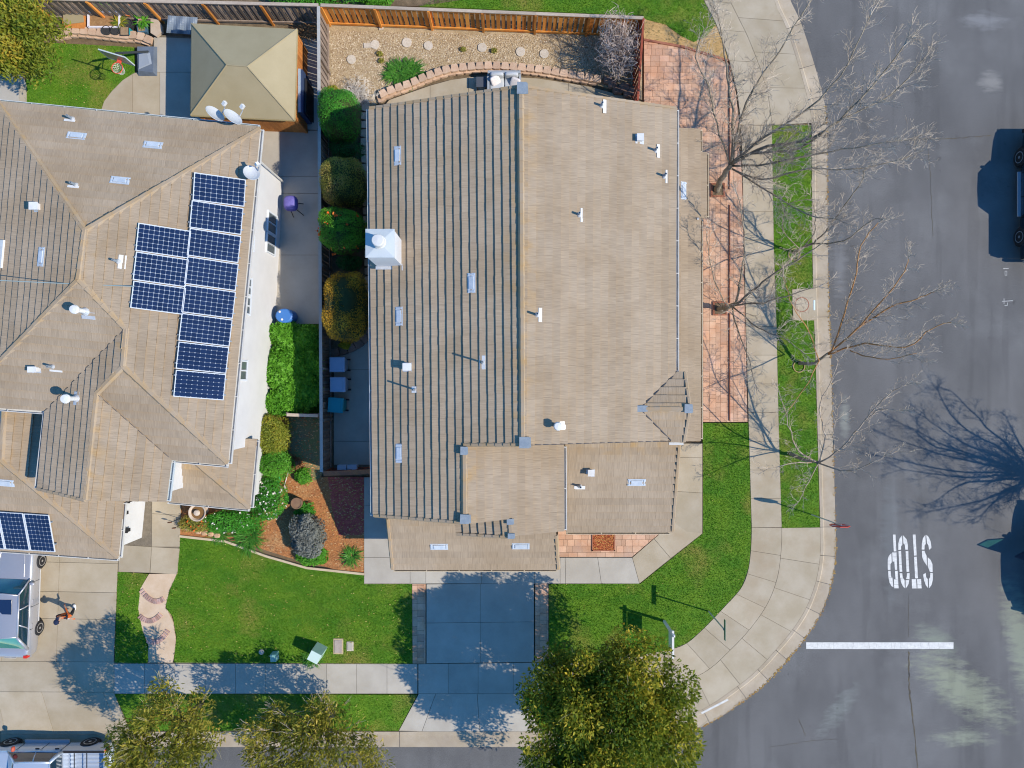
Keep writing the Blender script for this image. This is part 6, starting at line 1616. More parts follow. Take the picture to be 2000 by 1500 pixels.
def pickup(label, loc, rz, paint, group=None, name="pickup_truck"):
    t = thing(name, label, "pickup truck", loc, group, rotz=rz)
    b = loft([(-.98, .93, 1.12), (-.5, .935, 1.13), (.5, .935, 1.13), (1.3, .93, 1.12), (1.7, .92, 1.10), (2.3, .90, 1.05), (2.7, .85, .99), (2.84, .78, .92), (2.88, .70, .80)], .36); b.build("body", paint, t, smooth=True)
    # open bed: floor, two walls, front wall and tailgate
    bed = MB()
    bed.box((0, -1.93, .62), (1.5, 1.86, .06)); 
    for s in (-1, 1):
        bed.hexa([(s * .93 - .0, -2.85, .42), (s * .80, -2.85, .42), (s * .80, -1.0, .42), (s * .93, -1.0, .42)], [(s * .935, -2.85, 1.10), (s * .80, -2.85, 1.10), (s * .80, -1.0, 1.10), (s * .935, -1.0, 1.10)])
    bed.box((0, -1.03, .85), (1.6, .06, .48)); bed.build("truck_bed", paint, t)
    MB().box((0, -2.86, .84), (1.58, .07, .50)).build("tailgate", paint, t)
    rb = MB()
    for k in range(8): rb.box((-.63 + k * .18, -1.93, .66), (.09, 1.8, .02))
    rb.build("bed_liner", mat("bed_liner_grey", (.34, .39, .46), fine=.1), t)
    rails = MB()
    for s in (-1, 1): rails.box((s * .87, -1.93, 1.112), (.10, 1.86, .025))
    for yy in (-1.55, -2.1): rails.box((0, yy, 1.10), (1.62, .03, .03))
    rails.build("bed_rails", DARK, t)
    cabin(t, dict(belt=1.12, roof=1.74, ws=1.42, rf=.62, rr=-.86, rg=-1.0, hb=.86, hr=.70, pillars=(.48, .04)), paint, GLASS, GLASS)
    for s in (-1, 1):
        for y_ in (1.75, -1.82): wheel(t, s * .85, y_, .39, s, .24)
        mirror(t, s * .93, 1.05, 1.22, s, REDMIR if paint is PALEBLUE else paint)
    lamps(t, 2.83, .68, .78, (.26, .10, .18), CLEARLAMP, "headlight"); lamps(t, -2.88, .86, .88, (.13, .07, .34), REDLAMP, "taillight")
    seam(t, .94, -.05, .45, 1.08); seam(t, .938, 1.02, .45, 1.08); seam(t, .935, -.96, .45, 1.1)
    handle(t, .935, .15, .98, DARK); handle(t, .935, -.72, .98, DARK)
    for s in (-1, 1): MB().box((s * .96, .1, .38), (.14, 2.0, .05)).build("running_board", mat("step_metal", (.35, .37, .42), rough=.4, fine=.05), t)
    MB().box((0, -2.96, .52), (1.7, .12, .15)).build("rear_bumper", RIM, t); MB().box((0, 2.90, .55), (1.75, .14, .22)).build("front_bumper", RIM if paint is PALEBLUE else DARK, t)
    return t
REDMIR = mat("red_mirror", (.50, .10, .06), fine=0, rough=.35)
wagon("silver wagon parked on the neighbour's driveway under the garage eave", (-22.0, -9.48, .15), math.radians(-2.0), SILVER)
pickup("pale silver pickup truck parked along the curb at the picture's bottom corner", (-20.75, -17.0, .0), math.radians(90), PALEBLUE)
pickup("black pickup truck at the picture's edge, only its wheels and shadow in view", (23.72, 8.42, 0), 0, BLACKCAR)
# a car outside the picture with its driver's door open: the shadow with the green window light
car2 = wagon("dark parked car at the picture's edge with open door, its shadow beside STOP", (24.45, -8.0, 0), 0, BLUECAR)
TINT = bpy.data.materials.new("tinted_door_glass"); TINT.use_nodes = True
tb = TINT.node_tree.nodes.new("ShaderNodeBsdfTransparent"); tb.inputs[0].default_value = (.16, .66, .55, 1)
gl = TINT.node_tree.nodes.new("ShaderNodeBsdfGlossy"); gl.inputs["Roughness"].default_value = .03; mx = TINT.node_tree.nodes.new("ShaderNodeMixShader"); mx.inputs[0].default_value = .08
TINT.node_tree.links.new(tb.outputs[0], mx.inputs[1]); TINT.node_tree.links.new(gl.outputs[0], mx.inputs[2]); TINT.node_tree.links.new(mx.outputs[0], TINT.node_tree.nodes["Material Output"].inputs[0])
dm = Matrix.Rotation(math.radians(62), 3, 'Z')
dd = MB(); hinge = Vector((-.92, .72, 0))
def DP(a, z): v = dm @ Vector((0, -a, 0)); v = Vector((-abs(v.x), v.y, 0)); return hinge + v + Vector((0, 0, z))
# lower panel and window frame, hinged at the front pillar
u = (DP(1, 0) - DP(0, 0)).normalized(); nrm = Vector((-u.y, u.x, 0)); DM = Matrix((u, nrm, Vector((0, 0, 1)))).transposed()
dd.box(DP(.52, .64), (1.04, .07, .64), M=DM)
for a, b in ((DP(.04, .96), DP(.52, 1.44)), (DP(.52, 1.44), DP(1.0, 1.46)), (DP(1.0, 1.46), DP(1.04, .96))): dd.tube([a, b], .028, 6)
dr = dd.build("door", BLUECAR, car2)
gq = MB(); gq.add([DP(.06, .96), DP(1.02, .96), DP(.99, 1.44), DP(.53, 1.42)], [(0, 1, 2, 3)]); gq.build("door_window", TINT, dr)

# ------------------------------------------------------------------ the person on the driveway
def person(label, hip, feet, hands, head, yaw):
    t = thing("person", label, "person", ((feet[0][0] + feet[1][0]) / 2, (feet[0][1] + feet[1][1]) / 2, .15))
    hip = Vector(hip); f0, f1 = Vector(feet[0]), Vector(feet[1]); fw = Vector((math.cos(yaw), math.sin(yaw), 0)); rt = Vector((fw.y, -fw.x, 0))
    chest = hip + Vector((0, 0, .40)) + fw * .05; neck = chest + Vector((0, 0, .16)) + fw * .02; hd = Vector(head)
    V = []; E = []; R = []
    def add(p, r, par=None):
        V.append(tuple(p)); R.append(r)
        if par is not None: E.append((par, len(V) - 1))
        return len(V) - 1
    a = add(hip, .145); b = add(hip.lerp(chest, .5), .14, a); c = add(chest, .155, b); n = add(neck, .062, c); h1 = add(hd - Vector((0, 0, .05)), .075, n); h2 = add(hd + Vector((0, 0, .05)), .095, h1); add(hd + Vector((0, 0, .11)), .06, h2)
    for s, f in ((1, f0), (-1, f1)):
        hj = hip + rt * s * .10 - Vector((0, 0, .06)); kn = hj.lerp(f, .5) + fw * .07
        i = add(hj, .095, a); i = add(hj.lerp(kn, .5), .082, i); i = add(kn, .062, i); i = add(kn.lerp(f, .45), .058, i); i = add(f + Vector((0, 0, .07)), .045, i); i = add(f + fw * .13 + Vector((0, 0, .035)), .042, i)
    for s, hnd in ((1, hands[0]), (-1, hands[1])):
        sh = chest + rt * s * .20 + Vector((0, 0, .07)); H2 = Vector(hnd); el = sh.lerp(H2, .5) + rt * s * .05 - Vector((0, 0, .06))
        i = add(sh, .065, c); i = add(sh.lerp(el, .5), .052, i); i = add(el, .043, i); i = add(H2, .03, i)
        d = (H2 - el).normalized(); sd2 = d.cross(Vector((0, 0, 1))).normalized()
        p_ = add(H2 + d * .06, .032, i)
        for k in range(4):
            o_ = sd2 * (k - 1.5) * .02; q = add(H2 + d * .10 + o_, .010, p_); add(H2 + d * (.16 - .01 * abs(k - 1.2)) + o_ * 1.1 - Vector((0, 0, .02)), .008, q)
        q = add(H2 + d * .05 + sd2 * s * -.04, .011, i); add(H2 + d * .10 + sd2 * s * -.055, .009, q)
    me = bpy.data.meshes.new("body"); me.from_pydata(V, E, [])
    SKINM = mat("skin", (.42, .24, .16), fine=0); TROUS = mat("charcoal_cloth", (.035, .035, .04), fine=.1)
    JACK = mat("black_jacket", (.02, .02, .03), fine=.1); ORA = mat("orange_cloth", (.62, .14, .03), fine=.1); CAPM = mat("navy_cap", (.012, .02, .055), fine=.1)
    for m in (TROUS, JACK, ORA, SKINM): me.materials.append(m)
    o = bpy.data.objects.new("body", me); link(o, t)
    sk_ = o.modifiers.new("skin", 'SKIN'); sub = o.modifiers.new("smooth", 'SUBSURF'); sub.levels = sub.render_levels = 1
    for i, r in enumerate(R): me.skin_vertices[0].data[i].radius = (r, r)
    me.skin_vertices[0].data[0].use_root = True
    dg = bpy.context.evaluated_depsgraph_get(); dg.update()
    ev = o.evaluated_get(dg); nm = bpy.data.meshes.new_from_object(ev)
    o.modifiers.clear(); o.data = nm
    if len(nm.materials) < 4:
        nm.materials.clear()
        for m in (TROUS, JACK, ORA, SKINM): nm.materials.append(m)
    idx = []
    for p in nm.polygons:
        cz = p.center
        if cz.z > neck.z - .02 and (cz - hd).length < .26: k = 3
        elif cz.z > hip.z + .02 or min((cz - Vector(hands[0])).length, (cz - Vector(hands[1])).length) < .5 and cz.z > hip.z - .25 and (Vector((cz.x, cz.y, 0)) - Vector((hip.x, hip.y, 0))).length > .2:
            dh = min((cz - Vector(hands[0])).length, (cz - Vector(hands[1])).length)
            k = 3 if dh < .10 else (2 if dh < .40 or (cz.z > chest.z + .02 and .05 < abs((cz - chest).dot(rt)) < .13) else 1)
        else: k = 0
        idx.append(k)
    nm.polygons.foreach_set("material_index", idx); nm.polygons.foreach_set("use_smooth", [True] * len(nm.polygons))
    cp = MB(); cp.ball(hd + Vector((0, 0, .085)), (.115, .125, .075), 14, 7); br = hd + fw * .14 + Vector((0, 0, .07)); cp.ball(br, (.08, .08, .014), 10, 4); cp.build("cap", CAPM, t, smooth=True)
    hr = MB(); hr.ball(hd - fw * .03 + Vector((0, 0, .02)), (.10, .10, .09), 12, 7); hr.build("hair", mat("dark_hair", (.015, .012, .01), fine=.1), t, smooth=True)
    for nm_, pos, rad in (("nose", hd + fw * .105 - Vector((0, 0, .005)), (.016, .016, .025)), ("ear", hd + rt * .095, (.018, .03, .035)), ("ear", hd - rt * .095, (.018, .03, .035))):
        MB().ball(pos, rad, 8, 5).build(nm_, SKINM, t, smooth=True)
    for s in (1, -1): MB().ball(hd + fw * .088 + rt * s * .035 + Vector((0, 0, .02)), (.012, .012, .009), 6, 4).build("eye", JACK, t)
    MB().ball(hd + fw * .092 - Vector((0, 0, .05)), (.02, .025, .007), 8, 4).build("mouth", mat("lips", (.35, .12, .1), fine=0), t)
    for f in (f0, f1):
        MB().ball(f + fw * .06 + Vector((0, 0, .05)), (abs(fw.x) * .14 + abs(rt.x) * .045, abs(fw.y) * .14 + abs(rt.y) * .045, .05), 10, 6, 0, .8).build("shoe", WHITE, t, smooth=True)
    return t
hipP = W(131, 1202, 1.0); hd_ = W(111, 1214, 1.66)
person("person in dark clothes with orange sleeves and navy cap walking on the driveway", hipP - Vector((0, 0, .06)), [W(146, 1188, .16), W(135, 1205, .20)], [W(122, 1186, 1.0) + Vector((.12, .02, 0)), W(128, 1212, .95) + Vector((.25, .1, 0))], W(112, 1214, 1.62), math.radians(75))

# ------------------------------------------------------------------ signs, boxes and small things
wp = Vector((6.88, -10.72, .13))
t = thing("yard_sign", "white yard sign post with a pale panel hanging from its arm, on the corner lawn", "sign post", wp)
q = MB(); q.box(wp + Vector((0, 0, .95)), (.10, .10, 1.9)); q.build("post", WHITE, t)
q = MB(); q.box(wp + Vector((0, -.42, 1.74)), (.09, 1.18, .09)); q.build("arm", WHITE, t)
q = MB(); q.hexa([wp + Vector((-.06, -.06, 1.9)), wp + Vector((.06, -.06, 1.9)), wp + Vector((.06, .06, 1.9)), wp + Vector((-.06, .06, 1.9))], [wp + Vector((-.01, -.01, 1.97)), wp + Vector((.01, -.01, 1.97)), wp + Vector((.01, .01, 1.97)), wp + Vector((-.01, .01, 1.97))]); q.build("post_cap", WHITE, t)
q = MB(); q.box(wp + Vector((0, -.48, 1.30)), (.03, .80, .62)); q.build("panel", mat("pale_green_panel", (.50, .62, .55), fine=.05), t)
q = MB(); q.box(wp + Vector((0, -.2, 1.65)), (.012, .012, .12)); q.box(wp + Vector((0, -.78, 1.65)), (.012, .012, .12)); q.build("hooks", DARK, t)
sp_ = W(1384, 1194, .13)
t = thing("street_name_sign", "slim street name sign pole standing at the curved walk edge", "street sign", sp_)
MB().tube([sp_, sp_ + Vector((0, 0, 2.35))], .032, 10).build("pole", GALV, t)
MB().box(sp_ + Vector((0, 0, 2.42)), (.012, .86, .20)).build("name_blade", mat("sign_green", (.05, .16, .12), fine=0, rough=.4), t)
MB().box(sp_ + Vector((0, 0, 2.32)), (.07, .09, .06)).build("bracket", GALV, t)
st_ = W(1585, 1005, .13)
t = thing("stop_sign", "red octagonal stop sign on a thin pole, seen edge-on at the curb", "stop sign", st_)
MB().tube([st_, st_ + Vector((.12, 0, 1.35)), st_ + Vector((.20, 0, 2.45))], .028, 8).build("pole", GALV, t)
oc = MB(); R_ = .41; cc_ = st_ + Vector((.22, -.05, 2.25))
MBo = [(R_ * math.cos(math.pi / 8 + k * math.pi / 4), R_ * math.sin(math.pi / 8 + k * math.pi / 4)) for k in range(8)]
oc.add([cc_ + Vector((x, -.006, z)) for x, z in MBo] + [cc_ + Vector((x, .014, z)) for x, z in MBo], [tuple(range(8)), tuple(range(15, 7, -1))] + [(k, 8 + k, 8 + (k + 1) % 8, (k + 1) % 8) for k in range(8)])
face = oc.build("sign_face", mat("sign_red", (.62, .035, .02), fine=0, rough=.4), t)
fc = bpy.data.curves.new("sign_text", 'FONT'); fc.body = "STOP"; fc.size = .30; fc.align_x = 'CENTER'; fc.align_y = 'CENTER'; fc.extrude = .002
fo = bpy.data.objects.new("sign_text_curve", fc); C.objects.link(fo); bpy.context.view_layer.update()
fm_ = bpy.data.meshes.new_from_object(fo.evaluated_get(bpy.context.evaluated_depsgraph_get())); bpy.data.objects.remove(fo); fm_.materials.clear(); fm_.materials.append(WHITE)
fo = bpy.data.objects.new("lettering", fm_); link(fo, face, cc_ + Vector((0, .017, 0))); fo.rotation_euler = (math.radians(90), 0, math.radians(180))

def pedestal(label, px, py, d, h, rz, m, name, top=None):
    c = W(px, py, .13); t = thing(name, label, "utility box", c)
    x, y_ = d[0] / 2, d[1] / 2; R = Matrix.Rotation(rz, 3, 'Z')
    b = [c + R @ Vector(v) for v in ((-x, -y_, 0), (x, -y_, 0), (x, y_, 0), (-x, y_, 0))]
    tp = [c + R @ Vector((v[0] * .94, v[1] * .94, h + v[2])) for v in ((-x, -y_, -.05), (x, -y_, -.05), (x, y_, 0), (-x, y_, 0))]
    mb = MB(); mb.hexa(b, tp); mb.build("cabinet", m, t)
    l = MB(); l.hexa([p + Vector((0, 0, .004)) for p in tp], [c + (p - c) * .98 + Vector((0, 0, .05)) for p in tp]); l.build("lid", top or m, t)
    k = MB(); k.box(c + R @ Vector((x * .98 + .012, 0, h * .55)), (.02, .08, .12), M=R); k.build("latch", GALV, t)
PG = mat("pale_green_metal", (.30, .46, .38), (.34, .50, .42), scale=3, fine=.05, rough=.5)
pedestal("pale green metal utility box in a grass tuft beside the sidewalk", 625, 1268, (.52, .50), .95, math.radians(-28), PG, "utility_cabinet", mat("pale_green_lid", (.52, .66, .62), fine=.03))
pedestal("small teal utility box near the sidewalk with a dark knob", 539, 1279, (.26, .36), .40, math.radians(4), mat("teal_plastic", (.22, .42, .38), fine=.05), "utility_cabinet")
for px, py, w, d, lab in ((661, 1262, .44, .70, "large tan utility lid set in the lawn beside the green box"), (684, 1262, .30, .42, "small pale utility lid set in the lawn, the one closer to the driveway")):
    c = W(px, py, .13); t = thing("ground_box", lab, "utility lid", c, "utility lids in the lawn")
    mb = MB(); mb.box(c + Vector((0, 0, .0)), (w, d, .06)); mb.build("collar", mat("tan_collar", (.48, .38, .24), fine=.1) if w > .4 else STEPSTONE, t)
    MB().box(c + Vector((0, 0, .035)), (w * .74, d * .82, .03)).build("lid", mat("grey_lid", (.33, .27, .24), (.40, .34, .30), scale=5, fine=.15) if w > .4 else CONCG, t)
tag(MB().lathe([(.12, .1), (.12, .17), (.10, .18), (.01, .18)], W(513, 1271, 0), 14).build("valve_cover", STEPSTONE), "small round pale valve cover in the lawn near the teal box", "valve cover")

# bins
def bin_(label, px, py, m, rz):
    c = W(px, py, .15); t = thing("wheelie_bin", label, "bin", c, "bins in the side yard", rotz=rz)
    mb = MB(); mb.hexa([(-.26, -.24, .06), (.26, -.24, .06), (.26, .24, .06), (-.26, .24, .06)], [(-.31, -.30, .95), (.31, -.30, .95), (.31, .30, .95), (-.31, .30, .95)]); mb.build("bin_body", m, t)
    l = MB(); l.hexa([(-.34, -.33, .955), (.34, -.33, .955), (.34, .33, .955), (-.34, .33, .955)], [(-.32, -.30, 1.01), (.30, -.30, .99), (.30, .30, .99), (-.32, .30, 1.01)])
    l.box((0, 0, 1.012), (.44, .44, .02)); lid = l.build("lid", m, t)
    hb = MB()
    for s in (-1, 1): hb.box((-.355, s * .16, .97), (.03, .14, .05))
    hb.build("handle", DARK, t)
    for s in (-1, 1):
        w = MB(); w.lathe([(.02, -.03), (.12, -.03), (.12, .03), (.02, .03)], (.27, s * .24, .12 + .0), 14, Matrix.Rotation(math.radians(90), 3, 'X')); w.build("wheel", DARK, t)
BINB = mat("blue_bin", (.29, .37, .50), (.33, .41, .54), scale=2, fine=.04, rough=.5); BINT = mat("teal_bin", (.025, .27, .31), fine=.05, rough=.5)
bin_("blue wheelie bin nearest the golden bush", 669, 713, BINB, 0); bin_("blue wheelie bin between the other blue bin and the teal bin", 670, 751, BINB, 0); bin_("teal wheelie bin, the last of the row toward the gate", 666, 790, BINT, math.radians(-4))
t = thing("storage_board", "pale boards leaning flat behind the wooden gate", "boards", W(680, 912, .3))
MB().box(W(670, 912, .35), (.40, .20, .5), 0).build("board", mat("pale_board", (.55, .62, .72), fine=.03), t); MB().box(W(690, 911.5, .35), (.42, .20, .5), 0).build("board", MATS["pale_board"], t)

# grill, barrel, hose, pot, fountain
c = W(578, 408, .15)
t = thing("kettle_grill", "purple covered grill on thin legs beside the white wall", "grill", c)
GR = mat("purple_cover", (.12, .10, .34), (.15, .13, .40), scale=4, fine=.05, rough=.6)
MB().ball(c + Vector((0, .06, .72)), (.31, .34, .26), 16, 9, 0, .7).build("grill_cover", GR, t, smooth=True)
lg = MB()
for dx, dy in ((.34, .22), (.36, -.30), (-.1, -.38), (-.28, .3)): lg.tube([c + Vector((dx * .5, dy * .5, .6)), c + Vector((dx, dy, .02))], .018, 6)
lg.build("legs", DARK, t); MB().lathe([(.10, .97), (.105, .99), (.01, .995)], (c.x - .02, c.y + .10, 0), 16).build("vent_lid", WHITE, t)
c = W(566, 620, .15)
t = thing("rain_barrel", "oval blue barrel standing against the white wall at the path's end", "barrel", c)
BL = mat("blue_barrel", (.05, .17, .46), fine=.04, rough=.45)
b = MB(); vs = []; prof = [(.88, 0), (1, .12), (1, .72), (.93, .82), (.8, .85), (.01, .85)]; n = 24
for r_, z in prof:
    for k in range(n): vs.append((c.x + .40 * r_ * math.cos(6.2832 * k / n), c.y + .33 * r_ * math.sin(6.2832 * k / n), .15 + z))
b.add(vs, [(i * n + k, i * n + (k + 1) % n, (i + 1) * n + (k + 1) % n, (i + 1) * n + k) for i in range(len(prof) - 1) for k in range(n)]); b.build("barrel_body", BL, t, smooth=False)
for dx, dy in ((-.15, .17), (-.05, -.17)): MB().lathe([(.05, 0), (.05, .02), (.01, .022)], (c.x + dx - .02, c.y + dy, 1.0), 10).build("bung", WHITE, t)
h = MB()
for k in range(3): h.lathe([(.17 - .02 * k, .0), (.20 - .02 * k, .025), (.17 - .02 * k, .05), (.14 - .02 * k, .025)], W(541, 936, .16 + .05 * k), 18)
tag(h.build("garden_hose", mat("green_hose", (.03, .42, .16), fine=.05, rough=.4)), "coil of bright green hose by the flowering bush", "hose")
tag(MB().tube([W(567, 908, .3), W(555, 950, .16)], .018, 6).build("white_stake", WHITE), "thin white stake lying across the bark bed", "stake")
c = W(585, 980, .12)
t = thing("planter_pot", "round brown planter pot alone in the bark bed", "pot", c)
PB = mat("brown_pot", (.19, .11, .07), (.24, .15, .09), scale=4, fine=.1)
MB().lathe([(.19, 0), (.255, .42), (.255, .46), (.22, .46), (.215, .42)], c, 20).build("pot_wall", PB, t); MB().lathe([(.218, .37), (.2, .40), (.01, .42)], c, 18).build("potting_soil", mat("potting_soil", (.26, .17, .10), (.33, .23, .14), scale=9, fine=.3), t)
c = W(398, 996, .12)
t = thing("fountain", "round beige bowl fountain among flowers at the walk corner", "fountain", c)
FB = mat("cast_stone", (.52, .42, .33), (.58, .49, .40), scale=5, fine=.1, bump=.3)
MB().lathe([(.22, 0), (.18, .1), (.14, .35), (.16, .5)], c, 20).build("pedestal", FB, t)
MB().lathe([(.15, .48), (.30, .55), (.38, .66), (.385, .70), (.345, .70), (.30, .62), (.01, .58)], c, 24).build("bowl", FB, t)
MB().lathe([(.29, .618), (.28, .625), (.01, .626)], c, 20).build("basin_liner", mat("wet_brown", (.20, .11, .04), rough=.15, fine=.1), t)
MB().lathe([(.10, .6), (.14, .7), (.11, .78), (.01, .8)], c, 16).build("finial", FB, t)
# neighbour's pots, planter and slabs
def pot(label, px, py, r, h, m, soil=True, name="planter_pot"):
    c = W(px, py, .12); t = thing(name, label, "pot", c, "pots by the neighbour's block wall")
    MB().lathe([(r * .72, 0), (r, h), (r, h + .03), (r * .86, h + .03), (r * .84, h - .03)], c, 18).build("pot_wall", m, t)
    MB().lathe([(r * .85, h - .06), (.01, h - .03)], c, 16).build("potting_soil", MATS["potting_soil"], t); return c
TERRA = mat("terracotta", (.55, .17, .05), (.60, .22, .08), scale=4, fine=.1); BLKP = mat("black_pot", (.03, .03, .032), (.05, .05, .05), scale=4, fine=.1); BLUP = mat("blue_pot", (.06, .13, .20), fine=.1)
pot("orange terracotta pot with green plant by the grey fence", 259, 29, .26, .38, TERRA); bush("small green plant growing in the terracotta pot", 259, 27.5, .14, .14, .5, LF_GREEN, 300, .08, 80, name="potted_plant", cat="plant", nc=8, cr=.08)
pot("black round pot of soil on the block wall, the one toward the tree", 216, 66.5, .21, .34, BLKP); pot("black round pot of soil on the block wall, between its twin and the square one", 233, 66.5, .21, .34, BLKP)
pot("pale rimmed bowl pot among the crowded pots", 257, 52, .21, .30, BLKP); pot("dark blue bowl pot behind the black pots", 240, 54, .20, .25, BLUP)
c = W(251, 68, .12); t = thing("square_pot", "square black pot with a teal side beside the round black pots", "pot", c); q = MB()
q.hexa([c + Vector(v) for v in ((-.17, -.17, 0), (.17, -.17, 0), (.17, .17, 0), (-.17, .17, 0))], [c + Vector(v) for v in ((-.20, -.20, .34), (.20, -.20, .34), (.20, .20, .34), (-.20, .20, .34))]); q.build("pot_wall", BLKP, t)
MB().box(c + Vector((0, 0, .33)), (.34, .34, .04)).build("potting_soil", MATS["potting_soil"], t); MB().box(c + Vector((.215, 0, .18)), (.03, .30, .30)).build("side_tray", BINT, t)
c = W(281, 55, .12); t = thing("square_planter", "shallow teal planter with soil and pink flower beside the slab", "planter", c)
q = MB(); q.box(c + Vector((0, 0, .12)), (.40, .62, .24), .15); q.build("planter_wall", BLUP, t); MB().box(c + Vector((0, 0, .242)), (.30, .50, .02), .15).build("potting_soil", MATS["potting_soil"], t)
leaves("flowers", [tuple(c + Vector((0, .1, .3)))], [.1], 10, .10, leafmat("pink_petals", (.75, .2, .28), (.8, .45, .5)), t, seed=4, aspect=.9)
t = thing("raised_planter", "raised planter bed with white frame and bare soil by the grey fence", "planter", W(208, 45, .12))
A, B = W(181, 31, .12), W(241, 60, .12); fr_ = MB(); cx_, cy_ = (A.x + B.x) / 2, (A.y + B.y) / 2; sx_, sy_ = B.x - A.x, A.y - B.y
for dx, dy, a, b in ((-sx_ / 2, 0, .07, sy_), (0, -sy_ / 2, sx_, .07), (0, sy_ / 2, sx_, .07), (sx_ / 2, 0, .07, sy_)): fr_.box((cx_ + dx, cy_ + dy, .30), (a, b, .36))
fr_.build("frame", mat("lilac_white", (.66, .63, .68), fine=.05), t); MB().box((cx_, cy_, .26), (sx_ - .08, sy_ - .08, .3)).build("potting_soil", mat("planter_soil", (.26, .14, .06), (.34, .20, .09), scale=6, fine=.3, bump=.5), t)
t = MB(); t.slab([W(294, 36, .34), W(306, 35, .34), W(316, 50, .34), W(317, 62, .34), (W(305, 71, .34)), W(294, 64, .34)], .14); tag(t.build("stone_slab", mat("tan_slab", (.45, .35, .26), (.50, .41, .32), scale=3, fine=.1)), "tan cut stone slab lying by the planter and the shaded patio", "stone slab")
t = thing("cold_frame", "orange wooden box with a tan lid beside the yellow green tree", "wooden box", W(152, 44, .12))
MB().box(W(152, 45, .12) + Vector((0, 0, .15)), (1.0, .75, .3), -.05).build("box_wall", WOODORANGE, t); MB().box(W(152, 43, .12) + Vector((0, 0, .315)), (.9, .45, .03), .12).build("lid", TAN, t)
# tarp
t = MB(); nx, ny = 14, 8; vs = []
for j in range(ny + 1):
    for i in range(nx + 1):
        u, v = i / nx, j / ny; x = 328 + 58 * u - 3 * v; y_ = 30 + 34 * v + 4 * u
        z = .95 - .35 * v * v + .07 * math.sin(u * 16 + v * 2) * (.3 + v); vs.append(W(x, y_, max(.2, z)))
t.add(vs, [(j * (nx + 1) + i, (j + 1) * (nx + 1) + i, (j + 1) * (nx + 1) + i + 1, j * (nx + 1) + i + 1) for j in range(ny) for i in range(nx)])
tr_ = t.build("draped_tarp", mat("blue_grey_tarp", (.16, .20, .26), (.22, .27, .33), scale=3, fine=.08, rough=.5)); tag(tr_, "folded blue grey tarp draped beside the gazebo at the fence", "tarp")
so = tr_.modifiers.new("thickness", 'SOLIDIFY'); so.thickness = .02

# gazebo: wooden walls under a tan hip roof
gz = thing("gazebo", "orange wooden gazebo with a tan hip roof in the neighbour's back yard", "gazebo", W(478, 150, .1))
zc, zp = 2.15, 3.25
cs = [W(374, 46, zc), W(580, 57, zc), W(575, 235, zc), W(372, 225, zc)]; r0_, r1_ = W(443, 127, zp), W(483, 130, zp)
for pts in ([cs[0], cs[1], r1_, r0_], [cs[1], cs[2], r1_], [cs[2], cs[3], r0_, r1_], [cs[3], cs[0], r0_]):
    # each face of two or three overlapping sheets
    MB().slab(inset_quad(pts, .006), .05).build("roof_panel", TAN, gz)
hp = MB()
for a, b in ((cs[0], r0_), (cs[1], r1_), (cs[2], r1_), (cs[3], r0_), (r0_, r1_)): hp.tube([a + Vector((0, 0, .012)), b + Vector((0, 0, .012))], .028, 6)
hp.build("hip_trim", TAN, gz)
ev = MB()
for a, b in zip(cs, cs[1:] + cs[:1]): ev.tube([a - Vector((0, 0, .05)), b - Vector((0, 0, .05))], .035, 6)
ev.build("eave_trim", mat("eave_brown", (.30, .24, .12)), gz)
fcs = [W(418, 98, .14), W(600, 102, .14), W(600, 259, .14), W(420, 252, .14)]
for a, b in zip(fcs, fcs[1:] + fcs[:1]):
    d = b - a; L = d.length; n = int(L / .19); ang = math.atan2(d.y, d.x)
    me = MB().box((0, 0, 0), (L / n - .008, .03, 1.92)).mesh("plank", WOODORANGE)
    for k in range(n):
        if a is fcs[0] or a is fcs[3]: continue
        piece("plank", me, a + d * ((k + .5) / n) + Vector((0, 0, .97)), gz, rot=(0, 0, ang))
pm = MB().box((0, 0, 0), (.13, .13, 2.0)).mesh("post", WOODORANGE)
for p in fcs: piece("post", pm, p.lerp(W(495, 165, .14), .012) + Vector((0, 0, 1.0)), gz)
t = thing("folded_panel", "tall dark blue covered panel standing beside the gazebo wall", "covered panel", W(604, 204, .14))
NB = mat("navy_cover", (.03, .05, .11), (.04, .065, .13), scale=2, fine=.05, rough=.6)
MB().box(W(605, 203, .14) + Vector((0, 0, .72)), (.20, 1.85, 1.44)).build("cover", NB, t); MB().box(W(605, 203, .14) + Vector((-.03, 0, 1.46)), (.11, 1.87, .03)).build("top_edge", mat("pale_blue_edge", (.30, .38, .46)), t)
MB().box(W(605, 203, .14) + Vector((.16, -.1, .6)), (.05, 1.5, 1.2)).build("side_flap", DARK, t)

# basketball hoop
c = W(289, 120, .15)
t = thing("basketball_hoop", "portable basketball hoop with red rim and grey base on the back lawn edge", "basketball hoop", c)
HB = mat("hoop_base", (.10, .125, .165), (.13, .16, .21), scale=2, fine=.05, rough=.5); HP_ = mat("hoop_pole", (.04, .05, .055), fine=.03, rough=.4)
q = MB(); q.hexa([c + Vector(v) for v in ((-.42, -.66, 0), (.42, -.66, 0), (.42, .66, 0), (-.42, .66, 0))], [c + Vector(v) for v in ((-.33, -.52, .24), (.33, -.58, .20), (.36, .58, .20), (-.36, .56, .24))]); q.build("base_tank", HB, t)
q = MB(); q.hexa([c + Vector(v) for v in ((-.30, -.48, .25), (.28, -.2, .21), (.20, .3, .21), (-.30, .3, .25))], [c + Vector(v) for v in ((-.26, -.42, .30), (.20, -.2, .26), (.1, .22, .26), (-.26, .24, .30))]); q.build("tank_rib", mat("hoop_rib", (.24, .28, .34), fine=.03), t)
pb = c + Vector((.1, .35, .2)); ptp = W(226, 104, 2.35); MB().tube([pb, pb.lerp(ptp, .5), ptp], .05, 8).build("pole", HP_, t)
q = MB()
